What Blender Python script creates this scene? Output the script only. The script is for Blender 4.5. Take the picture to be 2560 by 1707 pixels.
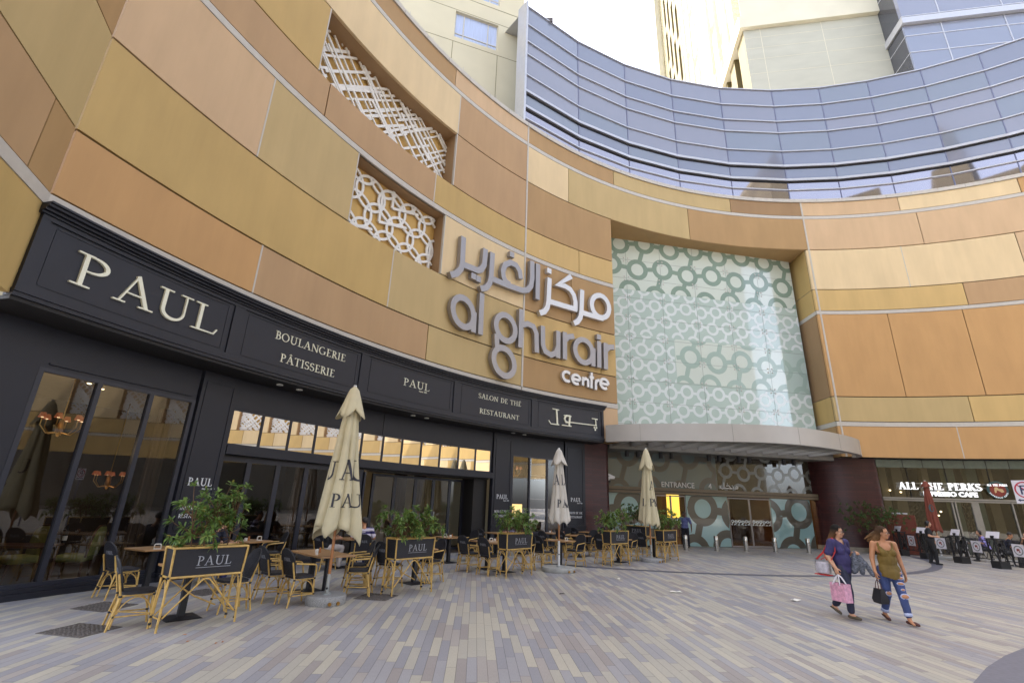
import bpy, bmesh, math, random
from mathutils import Vector, Matrix, noise
for o in list(bpy.data.objects):
    bpy.data.objects.remove(o)
SC = bpy.context.scene
COL = SC.collection
R_ = math.radians
# ------------------------------------------------------------ camera
cam_d = bpy.data.cameras.new('camera')
cam = bpy.data.objects.new('camera', cam_d)
COL.objects.link(cam)
cam_d.sensor_width = 36.0
cam_d.lens = 36.0 * 1205 / 2560
cam_d.clip_start = 0.1
cam_d.clip_end = 2000
RM = Matrix(((0.999418, -0.034114, 0.0), (-0.010813, -0.316785, -0.948436), (0.032355, 0.947884, -0.31697)))
cam.matrix_world = Matrix.Translation((0, 0, 1.8)) @ RM.to_4x4()
SC.camera = cam
# ------------------------------------------------------------ sky and sun
SUN_EL, SUN_AZ = R_(54), R_(143)          # direction towards the sun: left of and behind the building
W = bpy.data.worlds.new('World')
SC.world = W
W.use_nodes = True
nt = W.node_tree
sky = nt.nodes.new('ShaderNodeTexSky')
sky.sky_type = 'NISHITA'
sky.sun_disc = False
sky.sun_elevation = SUN_EL
sky.sun_rotation = R_(90) - SUN_AZ
sky.air_density = 0.6
sky.dust_density = 3.0
sky.ozone_density = 0.0
hs = nt.nodes.new('ShaderNodeHueSaturation')       # hazy, washed out desert sky
hs.inputs['Saturation'].default_value = .5
nt.links.new(sky.outputs[0], hs.inputs['Color'])
nt.links.new(hs.outputs[0], nt.nodes['Background'].inputs[0])
nt.nodes['Background'].inputs[1].default_value = 0.15
sd = bpy.data.lights.new('sun', 'SUN')
sd.energy = 2.0
sd.angle = R_(0.5)
sd.color = (1.0, 0.93, 0.80)
sun = bpy.data.objects.new('sun', sd)
COL.objects.link(sun)
sv = Vector((math.cos(SUN_EL) * math.cos(SUN_AZ), math.cos(SUN_EL) * math.sin(SUN_AZ), math.sin(SUN_EL)))
sun.rotation_euler = sv.to_track_quat('Z', 'Y').to_euler()
SC.view_settings.view_transform = 'Standard'
SC.view_settings.look = 'None'
SC.view_settings.gamma = 1.0
SC.view_settings.exposure = 2.7
SC.cycles.max_bounces = 8
SC.cycles.diffuse_bounces = 4
SC.cycles.glossy_bounces = 4
SC.cycles.transparent_max_bounces = 24
SC.cycles.transmission_bounces = 4
SC.cycles.sample_clamp_indirect = 4.0
SC.cycles.use_denoising = True
SC.cycles.caustics_reflective = False
SC.cycles.caustics_refractive = False

# ------------------------------------------------------------ helpers
def s2l(c):
    return tuple(((v / 255) / 12.92 if v / 255 <= .04045 else ((v / 255 + .055) / 1.055) ** 2.4) for v in c)

def link_obj(name, me, parent=None):
    o = bpy.data.objects.new(name, me)
    COL.objects.link(o)
    if parent is not None:
        o.parent = parent
    return o

def tag(o, label=None, cat=None, group=None, kind=None):
    if label: o['label'] = label
    if cat: o['category'] = cat
    if group: o['group'] = group
    if kind: o['kind'] = kind
    return o

def thing(name, label, cat, loc=(0, 0, 0), rz=0.0, group=None):
    o = bpy.data.objects.new(name, None)
    COL.objects.link(o)
    o.location = loc
    o.rotation_euler = (0, 0, rz)
    o.empty_display_size = .2
    return tag(o, label, cat, group)

def kids(o):
    return [c for c in bpy.data.objects if c.parent == o]

def copy_tree(o, parent=None):
    ch = KID.get(o.name)
    if ch is None:
        ch = KID[o.name] = kids(o)
    c = o.copy()
    COL.objects.link(c)
    c.parent = parent
    for k in ch:
        copy_tree(k, c)
    return c
KID = {}

class MB:
    """collects faces for ONE mesh object"""
    def __init__(s):
        s.v, s.f, s.m = [], [], []
    def add(s, vs, fs, mi=0, M=None):
        b = len(s.v)
        s.v += [tuple(M @ Vector(p)) for p in vs] if M is not None else [tuple(p) for p in vs]
        s.f += [tuple(b + i for i in f) for f in fs]
        s.m += [mi] * len(fs)
        return s
    def box(s, x0, y0, z0, x1, y1, z1, mi=0, M=None):
        v = [(x, y, z) for z in (z0, z1) for y in (y0, y1) for x in (x0, x1)]
        return s.add(v, [(0, 2, 3, 1), (4, 5, 7, 6), (0, 1, 5, 4), (2, 6, 7, 3), (0, 4, 6, 2), (1, 3, 7, 5)], mi, M)
    def bbox(s, x0, y0, z0, x1, y1, z1, b=.01, mi=0, M=None):
        """box with chamfered edges"""
        bm = bmesh.new()
        bmesh.ops.create_cube(bm, size=1)
        for vv in bm.verts:
            vv.co = Vector(((x0 + x1) / 2 + vv.co.x * (x1 - x0), (y0 + y1) / 2 + vv.co.y * (y1 - y0), (z0 + z1) / 2 + vv.co.z * (z1 - z0)))
        bmesh.ops.bevel(bm, geom=bm.edges[:], offset=b, segments=2, affect='EDGES', profile=.6)
        s.addbm(bm, mi, M)
        return s
    def addbm(s, bm, mi=0, M=None):
        bm.verts.index_update()
        s.add([v.co.copy() for v in bm.verts], [[v.index for v in f.verts] for f in bm.faces], mi, M)
        bm.free()
        return s
    def tube(s, pts, r, n=8, mi=0, M=None, closed=False, cap=True, flat=1.0):
        P = [Vector(p) for p in pts]
        k = len(P)
        rr = list(r) if isinstance(r, (list, tuple)) else [r] * k
        up = None
        vs = []
        for i in range(k):
            if closed:
                t = P[(i + 1) % k] - P[i - 1]
            else:
                t = P[min(i + 1, k - 1)] - P[max(i - 1, 0)]
            if t.length < 1e-9: t = Vector((0, 0, 1))
            t.normalize()
            if up is None:
                up = Vector((0, 0, 1)) if abs(t.z) < .9 else Vector((0, 1, 0))
            a = t.cross(up)
            if a.length < 1e-6: a = t.orthogonal()
            a.normalize()
            b = a.cross(t).normalized()
            up = b
            for j in range(n):
                q = 2 * math.pi * j / n
                vs.append(P[i] + a * math.cos(q) * rr[i] + b * math.sin(q) * rr[i] * flat)
        fs = []
        for i in range(k if closed else k - 1):
            i2 = (i + 1) % k
            for j in range(n):
                j2 = (j + 1) % n
                fs.append((i * n + j, i * n + j2, i2 * n + j2, i2 * n + j))
        if cap and not closed:
            fs.append(tuple(range(n - 1, -1, -1)))
            fs.append(tuple((k - 1) * n + j for j in range(n)))
        return s.add(vs, fs, mi, M)
    def lathe(s, prof, n=20, c=(0, 0, 0), mi=0, M=None, cap=True):
        vs, fs = [], []
        for (r, z) in prof:
            for j in range(n):
                q = 2 * math.pi * j / n
                vs.append((c[0] + r * math.cos(q), c[1] + r * math.sin(q), c[2] + z))
        for i in range(len(prof) - 1):
            for j in range(n):
                j2 = (j + 1) % n
                fs.append((i * n + j, i * n + j2, (i + 1) * n + j2, (i + 1) * n + j))
        if cap:
            fs.append(tuple(range(n - 1, -1, -1)))
            fs.append(tuple((len(prof) - 1) * n + j for j in range(n)))
        return s.add(vs, fs, mi, M)
    def prism(s, poly, h0, h1, fn=None, mi=0, M=None):
        """polygon (x,y) list extruded from h0 to h1 along the third axis; fn maps (x,y,h) to a point"""
        fn = fn or (lambda x, y, h: (x, y, h))
        k = len(poly)
        vs = [fn(x, y, h0) for x, y in poly] + [fn(x, y, h1) for x, y in poly]
        fs = [tuple(range(k - 1, -1, -1)), tuple(range(k, 2 * k))]
        fs += [(i, (i + 1) % k, k + (i + 1) % k, k + i) for i in range(k)]
        return s.add(vs, fs, mi, M)
    def ribbon(s, pts, w, h0, h1, fn=None, closed=False, mi=0, M=None):
        """stroke of width w (number or list) along (x,y) points, thick from h0 to h1"""
        fn = fn or (lambda x, y, h: (x, y, h))
        P = [Vector((p[0], p[1])) for p in pts]
        if closed and (P[0] - P[-1]).length < 1e-6: P = P[:-1]
        k = len(P)
        ws = list(w) if isinstance(w, (list, tuple)) else [w] * k
        L, Rr = [], []
        for i in range(k):
            a = P[i] - P[i - 1] if (i > 0 or closed) else P[1] - P[0]
            b = P[(i + 1) % k] - P[i] if (i < k - 1 or closed) else P[-1] - P[-2]
            a.normalize(); b.normalize()
            t = a + b
            if t.length < 1e-6: t = a.copy()
            t.normalize()
            nn = Vector((-t.y, t.x))
            c = max(.55, t.dot(a))
            L.append(P[i] + nn * ws[i] / 2 / c)
            Rr.append(P[i] - nn * ws[i] / 2 / c)
        vs = []
        for i in range(k):
            vs += [fn(L[i].x, L[i].y, h0), fn(Rr[i].x, Rr[i].y, h0), fn(L[i].x, L[i].y, h1), fn(Rr[i].x, Rr[i].y, h1)]
        fs = []
        for i in range(k if closed else k - 1):
            p, q = 4 * i, 4 * ((i + 1) % k)
            fs += [(p + 2, p + 3, q + 3, q + 2), (p, q, q + 1, p + 1), (p, p + 2, q + 2, q), (p + 1, q + 1, q + 3, p + 3)]
        if not closed:
            fs += [(0, 1, 3, 2), (4 * k - 4, 4 * k - 2, 4 * k - 1, 4 * k - 3)]
        return s.add(vs, fs, mi, M)
    def build(s, name, mats, parent=None, smooth=0, fix=True):
        me = bpy.data.meshes.new(name)
        me.from_pydata(s.v, [], s.f)
        mats = mats if isinstance(mats, (list, tuple)) else [mats]
        for m in mats: me.materials.append(m)
        if len(mats) > 1: me.polygons.foreach_set('material_index', s.m)
        if fix:
            bm = bmesh.new(); bm.from_mesh(me)
            bmesh.ops.recalc_face_normals(bm, faces=bm.faces)
            bm.to_mesh(me); bm.free()
        if smooth:
            me.shade_smooth()
            if smooth < 180: me.set_sharp_from_angle(angle=R_(smooth))
        me.update()
        return link_obj(name, me, parent)

# ------------------------------------------------------------ materials
def mat(name, col, rough=.6, metal=0.0, var=.08, scale=6.0, bump=0.0, bscale=40.0, spec=.5, stretch=None, coat=0.0, emis=None, estr=0.0, detail=4.0, obj=True):
    m = bpy.data.materials.new(name)
    m.use_nodes = True
    t = m.node_tree
    b = t.nodes['Principled BSDF']
    b.inputs['Roughness'].default_value = rough
    b.inputs['Metallic'].default_value = metal
    b.inputs['Specular IOR Level'].default_value = spec
    b.inputs['Coat Weight'].default_value = coat
    tc = t.nodes.new('ShaderNodeTexCoord')
    src = tc.outputs['Object']
    if stretch:
        mp = t.nodes.new('ShaderNodeMapping')
        mp.inputs['Scale'].default_value = stretch
        t.links.new(src, mp.inputs[0]); src = mp.outputs[0]
    nz = t.nodes.new('ShaderNodeTexNoise')
    nz.inputs['Scale'].default_value = scale
    nz.inputs['Detail'].default_value = detail
    t.links.new(src, nz.inputs['Vector'])
    rp = t.nodes.new('ShaderNodeValToRGB')
    rp.color_ramp.elements[0].position = .3
    rp.color_ramp.elements[1].position = .7
    rp.color_ramp.elements[0].color = (*[max(0, c * (1 - var)) for c in col[:3]], 1)
    rp.color_ramp.elements[1].color = (*[min(1, c * (1 + var)) for c in col[:3]], 1)
    t.links.new(nz.outputs['Fac'], rp.inputs[0])
    t.links.new(rp.outputs[0], b.inputs['Base Color'])
    if bump:
        n2 = t.nodes.new('ShaderNodeTexNoise')
        n2.inputs['Scale'].default_value = bscale
        n2.inputs['Detail'].default_value = 3
        t.links.new(src, n2.inputs['Vector'])
        bp = t.nodes.new('ShaderNodeBump')
        bp.inputs['Strength'].default_value = bump
        bp.inputs['Distance'].default_value = .01
        t.links.new(n2.outputs['Fac'], bp.inputs['Height'])
        t.links.new(bp.outputs[0], b.inputs['Normal'])
    if emis:
        b.inputs['Emission Color'].default_value = (*emis, 1)
        b.inputs['Emission Strength'].default_value = estr
    return m

def glass_mat(name, tint, ior=1.5, refl=1.0, base=0.0, rough=0.0):
    """thin architectural glass: straight-through transmission plus Fresnel reflection"""
    m = bpy.data.materials.new(name)
    m.use_nodes = True
    t = m.node_tree
    t.nodes.remove(t.nodes['Principled BSDF'])
    out = t.nodes['Material Output']
    tr = t.nodes.new('ShaderNodeBsdfTransparent'); tr.inputs[0].default_value = (*tint, 1)
    gl = t.nodes.new('ShaderNodeBsdfGlossy'); gl.inputs['Roughness'].default_value = rough
    fr = t.nodes.new('ShaderNodeFresnel'); fr.inputs[0].default_value = ior
    ma = t.nodes.new('ShaderNodeMath'); ma.operation = 'MULTIPLY_ADD'
    ma.inputs[1].default_value = refl; ma.inputs[2].default_value = base; ma.use_clamp = True
    mx = t.nodes.new('ShaderNodeMixShader')
    t.links.new(fr.outputs[0], ma.inputs[0]); t.links.new(ma.outputs[0], mx.inputs[0])
    t.links.new(tr.outputs[0], mx.inputs[1]); t.links.new(gl.outputs[0], mx.inputs[2])
    t.links.new(mx.outputs[0], out.inputs[0])
    return m

# ------------------------------------------------------------ lettering
def arcpts(cx, cy, rx, ry, a0, a1, n=14):
    return [(cx + rx * math.cos(R_(a0 + (a1 - a0) * i / n)), cy + ry * math.sin(R_(a0 + (a1 - a0) * i / n))) for i in range(n + 1)]
TK, TN = .125, .05
def L_(x0, y0, x1, y1, w): return ([(x0, y0), (x1, y1)], w)
def A_(cx, cy, rx, ry, a0, a1, k=1.0):
    n = 16
    ws = [TN + (TK * k - TN) * abs(math.cos(R_(a0 + (a1 - a0) * i / n))) ** 1.3 for i in range(n + 1)]
    return (arcpts(cx, cy, rx, ry, a0, a1, n), ws)
def sf(x0, x1, y): return L_(x0, y, x1, y, .045)
STEM = [L_(.2, .02, .2, .98, TK), sf(.04, .37, .022), sf(.04, .32, .978)]
GL = {
 'P': (.68, STEM + [A_(.3, .725, .27, .24, 90, -90), sf(.2, .31, .965), sf(.2, .31, .485)]),
 'A': (.9, [L_(.14, .03, .44, 1.0, TN * 1.1), L_(.42, 1.0, .76, .02, TK), sf(.27, .62, .35), sf(0, .28, .022), sf(.58, .92, .022)]),
 'U': (.92, [L_(.2, .98, .2, .33, TK), (arcpts(.47, .33, .27, .3, 180, 360), [TK + (TN * 1.2 - TK) * i / 16 for i in range(17)][:15]), L_(.74, .33, .74, .98, TN * 1.2), sf(.04, .38, .978), sf(.58, .9, .978)]),
 'L': (.68, STEM + [sf(.2, .62, .03), L_(.6, .03, .67, .22, TN)]),
 'B': (.68, STEM + [A_(.3, .745, .22, .22, 90, -90), A_(.31, .28, .28, .25, 90, -90), sf(.2, .32, .965), sf(.2, .32, .525), sf(.2, .32, .03)]),
 'O': (.92, [A_(.45, .5, .39, .48, 0, 360)]),
 'N': (.95, [L_(.16, .02, .16, .98, TN * 1.2), L_(.14, .98, .8, .02, TK), L_(.8, .02, .8, .98, TN * 1.2), sf(.02, .3, .022), sf(.66, .94, .978)]),
 'G': (.92, [A_(.46, .5, .4, .48, 55, 320), L_(.78, .08, .78, .42, TK), sf(.62, .92, .42)]),
 'C': (.85, [A_(.46, .5, .4, .48, 50, 312), L_(.76, .76, .76, .95, TN)]),
 'E': (.66, STEM + [sf(.2, .58, .97), sf(.2, .47, .52), sf(.2, .6, .03), L_(.57, .97, .57, .8, TN), L_(.6, .03, .62, .2, TN)]),
 'R': (.76, STEM + [A_(.3, .74, .25, .23, 90, -90), sf(.2, .31, .965), sf(.2, .31, .51), L_(.36, .5, .72, .02, TK), sf(.62, .82, .022)]),
 'I': (.4, STEM),
 'T': (.76, [L_(.37, .02, .37, .97, TK), sf(.02, .72, .965), L_(.03, .96, .05, .8, TN), L_(.71, .96, .69, .8, TN), sf(.2, .54, .022)]),
 'S': (.6, [A_(.3, .74, .21, .22, 20, 250, .9), A_(.3, .27, .24, .24, 100, -160, .9), L_(.25, .55, .36, .49, TK)]),
 'D': (.88, STEM + [A_(.3, .5, .47, .465, 90, -90), sf(.2, .31, .965), sf(.2, .31, .035)]),
 'H': (.95, [L_(.2, .02, .2, .98, TK), L_(.74, .02, .74, .98, TK), sf(.2, .74, .5), sf(.04, .36, .022), sf(.04, .36, .978), sf(.58, .9, .022), sf(.58, .9, .978)]),
 'K': (.84, STEM + [L_(.24, .46, .68, .97, TN), L_(.36, .62, .74, .02, TK), sf(.56, .8, .978), sf(.6, .86, .022)]),
 'Y': (.8, [L_(.14, .97, .4, .45, TK), L_(.66, .97, .4, .45, TN), L_(.4, .45, .4, .02, TK), sf(.0, .3, .978), sf(.54, .8, .978), sf(.24, .56, .022)]),
 'J': (.5, [L_(.26, .98, .26, .1, TK), (arcpts(.12, .1, .14, .14, 0, -120, 8), TK * .7), sf(.1, .42, .978)]),
 ' ': (.42, []),
}
GL['É'] = (GL['E'][0], GL['E'][1] + [L_(.3, 1.06, .45, 1.22, .06)])
GL['Â'] = (GL['A'][0], GL['A'][1] + [L_(.3, 1.08, .43, 1.22, .05), L_(.43, 1.22, .56, 1.08, .05)])

def word_width(txt, track=.06):
    return sum(GL[c][0] + track for c in txt) - track

def serif(mb, txt, x, y, h, fn, d0, d1, track=.06, bold=1.0, mi=0, under=False, squash=1.0):
    """text with cap height h from (x,y); fn maps (x,y,depth)"""
    k = 0
    x0 = x
    for c in txt:
        w, st = GL[c]
        for pts, ws in st:
            p = [(x + a * h * squash, y + b * h) for a, b in pts]
            ww = [q * h * bold for q in ws] if isinstance(ws, list) else ws * h * bold
            cl = isinstance(ws, list) and abs(pts[0][0] - pts[-1][0]) < 1e-4 and abs(pts[0][1] - pts[-1][1]) < 1e-4
            if cl and isinstance(ww, list): ww = ww[:-1]
            e = (k % 7) * max(.0004, (d1 - d0) * .012)
            mb.ribbon(p, ww, d0, d1 + e, fn, closed=cl, mi=mi)
            k += 1
        x += (w + track) * h * squash
    if under:
        mb.ribbon([(x0, y - .22 * h), (x - track * h, y - .22 * h)], .05 * h, d0, d1, fn, mi=mi)
    return x

def sans(mb, txt, x, y, h, fn, d, mi=0, squash=1.0, space=1.0, center=False, bold=0.0):
    """built-in sans face, flat extruded letters; h = cap height"""
    cu = bpy.data.curves.new('t', 'FONT')
    cu.body = txt; cu.size = h / .72; cu.extrude = d / 2; cu.space_character = space; cu.offset = bold
    cu.resolution_u = 3
    if center: cu.align_x = 'CENTER'
    o = bpy.data.objects.new('t', cu)
    COL.objects.link(o)
    me = o.to_mesh()
    mb.add([fn(x + v.co.x * squash, y + v.co.y, v.co.z + d / 2) for v in me.vertices], [tuple(p.vertices) for p in me.polygons], mi)
    o.to_mesh_clear()
    bpy.data.objects.remove(o)
    bpy.data.curves.remove(cu)

def on_plane(o, xd, yd=(0, 0, 1)):
    """maps (x, y, depth) onto a plane at o: x along xd, y along yd, depth along xd x yd"""
    o, xd, yd = Vector(o), Vector(xd).normalized(), Vector(yd).normalized()
    n = xd.cross(yd)
    return lambda x, y, h: o + xd * x + yd * y + n * h
# ------------------------------------------------------------ the curved front: cylinder about (CX, CY)
CX, CY, RR = 16.305, .67, 25.0
def AP(phi, off=0.0, z=0.0):
    a = R_(phi)
    return (CX - (RR + off) * math.cos(a), CY + (RR + off) * math.sin(a), z)
def on_arc(off=0.0):
    """maps (arc length at R=25, z, depth towards the plaza) onto the curved front"""
    def f(s, z, h):
        a = s / 25.0
        r = RR + off - h
        return (CX - r * math.cos(a), CY + r * math.sin(a), z)
    return f
def S(phi): return R_(phi) * 25.0
def arc_slab(mb, p0, p1, o0, o1, z0, z1, mi=0, step=1.5):
    n = max(1, int(math.ceil((p1 - p0) / step)))
    vs, fs = [], []
    for i in range(n + 1):
        p = p0 + (p1 - p0) * i / n
        vs += [AP(p, o0, z0), AP(p, o0, z1), AP(p, o1, z1), AP(p, o1, z0)]
    for i in range(n):
        a, b = 4 * i, 4 * i + 4
        for j in range(4):
            fs.append((a + j, a + (j + 1) % 4, b + (j + 1) % 4, b + j))
    fs += [(0, 1, 2, 3), (4 * n + 3, 4 * n + 2, 4 * n + 1, 4 * n)]
    mb.add(vs, fs, mi)

# ------------------------------------------------------------ ground
def ground_mat():
    m = bpy.data.materials.new('plank_paving')
    m.use_nodes = True
    t = m.node_tree
    N = lambda k: t.nodes.new(k)
    b = t.nodes['Principled BSDF']
    tc = N('ShaderNodeTexCoord')
    mp = N('ShaderNodeMapping'); mp.inputs['Rotation'].default_value = (0, 0, R_(-3.5))
    t.links.new(tc.outputs['Object'], mp.inputs[0])
    sp = N('ShaderNodeSeparateXYZ'); t.links.new(mp.outputs[0], sp.inputs[0])
    def M(op, a, bb=None, c=None):
        n = N('ShaderNodeMath'); n.operation = op
        for i, x in enumerate((a, bb, c)):
            if x is None: continue
            if isinstance(x, (int, float)): n.inputs[i].default_value = x
            else: t.links.new(x, n.inputs[i])
        return n.outputs[0]
    xr = M('DIVIDE', sp.outputs[0], .118)
    row = M('FLOOR', xr)
    fx = M('FRACT', xr)
    wn = N('ShaderNodeTexWhiteNoise'); wn.noise_dimensions = '1D'; t.links.new(row, wn.inputs['W'])
    yr = M('ADD', M('DIVIDE', sp.outputs[1], .86), M('MULTIPLY', wn.outputs['Value'], 7.0))
    colr = M('FLOOR', yr)
    fy = M('FRACT', yr)
    cb = N('ShaderNodeCombineXYZ'); t.links.new(row, cb.inputs[0]); t.links.new(colr, cb.inputs[1])
    w2 = N('ShaderNodeTexWhiteNoise'); w2.noise_dimensions = '2D'; t.links.new(cb.outputs[0], w2.inputs['Vector'])
    rp = N('ShaderNodeValToRGB'); rp.color_ramp.interpolation = 'CONSTANT'
    cols = [(0, (172, 167, 156)), (.24, (156, 154, 157)), (.44, (163, 156, 151)), (.60, (146, 145, 150)), (.76, (180, 174, 160)), (.9, (152, 145, 142))]
    e = rp.color_ramp.elements
    while len(e) < len(cols): e.new(.5)
    for i, (p, c) in enumerate(cols):
        e[i].position = p; e[i].color = (*s2l(c), 1)
    t.links.new(w2.outputs['Value'], rp.inputs[0])
    nz = N('ShaderNodeTexNoise'); nz.inputs['Scale'].default_value = .35; nz.inputs['Detail'].default_value = 8; nz.inputs['Roughness'].default_value = .7
    t.links.new(mp.outputs[0], nz.inputs['Vector'])
    mpf = N('ShaderNodeMapping'); mpf.inputs['Scale'].default_value = (40, 5, 1); t.links.new(mp.outputs[0], mpf.inputs[0])
    nf = N('ShaderNodeTexNoise'); nf.inputs['Scale'].default_value = 3; nf.inputs['Detail'].default_value = 5; t.links.new(mpf.outputs[0], nf.inputs['Vector'])
    v1 = M('MULTIPLY_ADD', nz.outputs['Fac'], .5, .75)
    v2 = M('MULTIPLY_ADD', nf.outputs['Fac'], .35, .82)
    vv = M('MULTIPLY', v1, v2)
    # spots of dirt and gum
    vo = N('ShaderNodeTexVoronoi'); vo.inputs['Scale'].default_value = 2.6; t.links.new(mp.outputs[0], vo.inputs['Vector'])
    spot = M('MULTIPLY_ADD', M('LESS_THAN', vo.outputs['Distance'], .045), -.32, 1.0)
    vv = M('MULTIPLY', vv, spot)
    # joints
    j = M('MAXIMUM', M('LESS_THAN', M('MINIMUM', fx, M('SUBTRACT', 1.0, fx)), .035), M('LESS_THAN', M('MINIMUM', fy, M('SUBTRACT', 1.0, fy)), .006))
    vv = M('MULTIPLY', vv, M('MULTIPLY_ADD', j, -.38, 1.0))
    hv = N('ShaderNodeMix'); hv.data_type = 'RGBA'; hv.blend_type = 'MULTIPLY'; hv.inputs[0].default_value = 1
    t.links.new(rp.outputs[0], hv.inputs[6])
    cg = N('ShaderNodeCombineColor')
    for i in range(3): t.links.new(vv, cg.inputs[i])
    t.links.new(cg.outputs[0], hv.inputs[7])
    t.links.new(hv.outputs[2], b.inputs['Base Color'])
    rg = M('MULTIPLY_ADD', w2.outputs['Color'], .0, .5)
    t.links.new(M('MULTIPLY_ADD', nz.outputs['Fac'], .3, .38), b.inputs['Roughness'])
    bp = N('ShaderNodeBump'); bp.inputs['Strength'].default_value = .35; bp.inputs['Distance'].default_value = .006
    t.links.new(M('ADD', M('MULTIPLY', j, -1.0), M('MULTIPLY', nf.outputs['Fac'], .25)), bp.inputs['Height'])
    t.links.new(bp.outputs[0], b.inputs['Normal'])
    return m
g = MB().add([(-90, -120, 0), (160, -120, 0), (160, 200, 0), (-90, 200, 0)], [(0, 1, 2, 3)]).build('plaza_paving', ground_mat())
tag(g, 'plaza paved with long narrow beige and grey planks', 'paving', kind='structure')
M_strip = mat('dark_granite_strip', s2l((96, 97, 108)), .5, var=.12, scale=30, bump=.1)
M_disc = mat('grey_stone_paving', s2l((112, 112, 122)), .55, var=.10, scale=14, bump=.12)
# curved inlay strip, circle through three measured ground points
def circ3(a, b, c):
    ax, ay = a; bx, by = b; cx, cy = c
    d = 2 * (ax * (by - cy) + bx * (cy - ay) + cx * (ay - by))
    ux = ((ax * ax + ay * ay) * (by - cy) + (bx * bx + by * by) * (cy - ay) + (cx * cx + cy * cy) * (ay - by)) / d
    uy = ((ax * ax + ay * ay) * (cx - bx) + (bx * bx + by * by) * (ax - cx) + (cx * cx + cy * cy) * (bx - ax)) / d
    return ux, uy, math.hypot(ax - ux, ay - uy)
ux, uy, ur = circ3((2.35, 16.4), (8.0, 15.75), (19.0, 23.9))
mb = MB()
a0, a1 = math.atan2(16.4 - uy, 1.0 - ux), math.atan2(24.6 - uy, 20.5 - ux)
if a1 < a0: a1 += 2 * math.pi
P = []
for i in range(41):
    a = a0 + (a1 - a0) * i / 40
    P.append((ux + ur * math.cos(a), uy + ur * math.sin(a)))
for i in range(40):
    pa, pb = P[i], P[i + 1]
    na = Vector((pa[0] - ux, pa[1] - uy)).normalized() * .17
    nb = Vector((pb[0] - ux, pb[1] - uy)).normalized() * .17
    mb.add([(pa[0] - na.x, pa[1] - na.y, .004), (pa[0] + na.x, pa[1] + na.y, .004), (pb[0] + nb.x, pb[1] + nb.y, .004), (pb[0] - nb.x, pb[1] - nb.y, .004)], [(0, 1, 2, 3)])
tag(mb.build('paving_inlay', M_strip), 'dark grey curved stone strip set into the plank paving', 'paving', kind='structure')
dx, dy, dr = 15.2, -4.4, 14.6
mb = MB().add([(dx + dr * math.cos(2 * math.pi * i / 90), dy + dr * math.sin(2 * math.pi * i / 90), .004) for i in range(90)], [tuple(range(90))])
tag(mb.build('stone_paving', M_disc), 'dark grey round paved area in the near right corner', 'paving', kind='structure')

# ------------------------------------------------------------ shopping centre: cladding
def clad(name, rgb, var=.055):
    m = mat(name, s2l(rgb), .55, var=var, scale=1.3, bump=.04, bscale=90, stretch=(1, 1, .35), spec=.22, detail=6)
    t = m.node_tree; bs = t.nodes['Principled BSDF']; src = bs.inputs['Base Color'].links[0].from_socket
    # faint vertical run-off streaks and dust in the brushed face
    tc = t.nodes.new('ShaderNodeTexCoord'); mp = t.nodes.new('ShaderNodeMapping'); mp.inputs['Scale'].default_value = (2.2, 2.2, .14)
    nz = t.nodes.new('ShaderNodeTexNoise'); nz.inputs['Scale'].default_value = 2.0; nz.inputs['Detail'].default_value = 9; nz.inputs['Roughness'].default_value = .65
    t.links.new(tc.outputs['Object'], mp.inputs[0]); t.links.new(mp.outputs[0], nz.inputs['Vector'])
    rp = t.nodes.new('ShaderNodeValToRGB'); rp.color_ramp.elements[0].position = .32; rp.color_ramp.elements[0].color = (.84, .83, .82, 1); rp.color_ramp.elements[1].position = .6
    t.links.new(nz.outputs['Fac'], rp.inputs[0])
    mx = t.nodes.new('ShaderNodeMix'); mx.data_type = 'RGBA'; mx.blend_type = 'MULTIPLY'; mx.inputs[0].default_value = .22
    t.links.new(src, mx.inputs[6]); t.links.new(rp.outputs[0], mx.inputs[7]); t.links.new(mx.outputs[2], bs.inputs['Base Color'])
    return m
CL = {'g': clad('gold_cladding', (196, 166, 108)), 't': clad('tan_cladding', (194, 170, 122)), 'y': clad('ochre_cladding', (206, 175, 118)),
      'c': clad('cream_cladding', (224, 200, 158)), 'b': clad('brown_cladding', (178, 145, 102)), 'p': clad('pink_brown_cladding', (186, 153, 115)),
      'k': clad('rose_cladding', (208, 177, 140)), 'o': clad('orange_brown_cladding', (198, 156, 106)), 'd': clad('umber_cladding', (160, 130, 96))}
M_trim = mat('pale_metal_trim', s2l((196, 190, 180)), .5, .0, var=.04)
M_gap = mat('dark_joint', (.035, .03, .025), .8)
M_white = mat('white_lattice', s2l((232, 230, 225)), .45, var=.03)
M_screenback = clad('screen_backing', (206, 170, 104))
mall = thing('shopping_centre', 'curved shopping centre front clad in gold, brown and pink panels', 'building')
ROWS = {0: (4.66, 6.245), 1: (6.525, 7.825), 2: (7.875, 10.015), 3: (10.065, 12.64), 4: (12.90, 14.185), 5: (14.235, 16.80), 6: (16.855, 18.945), 7: (19.20, 20.115), 23: (7.875, 12.64)}
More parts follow.
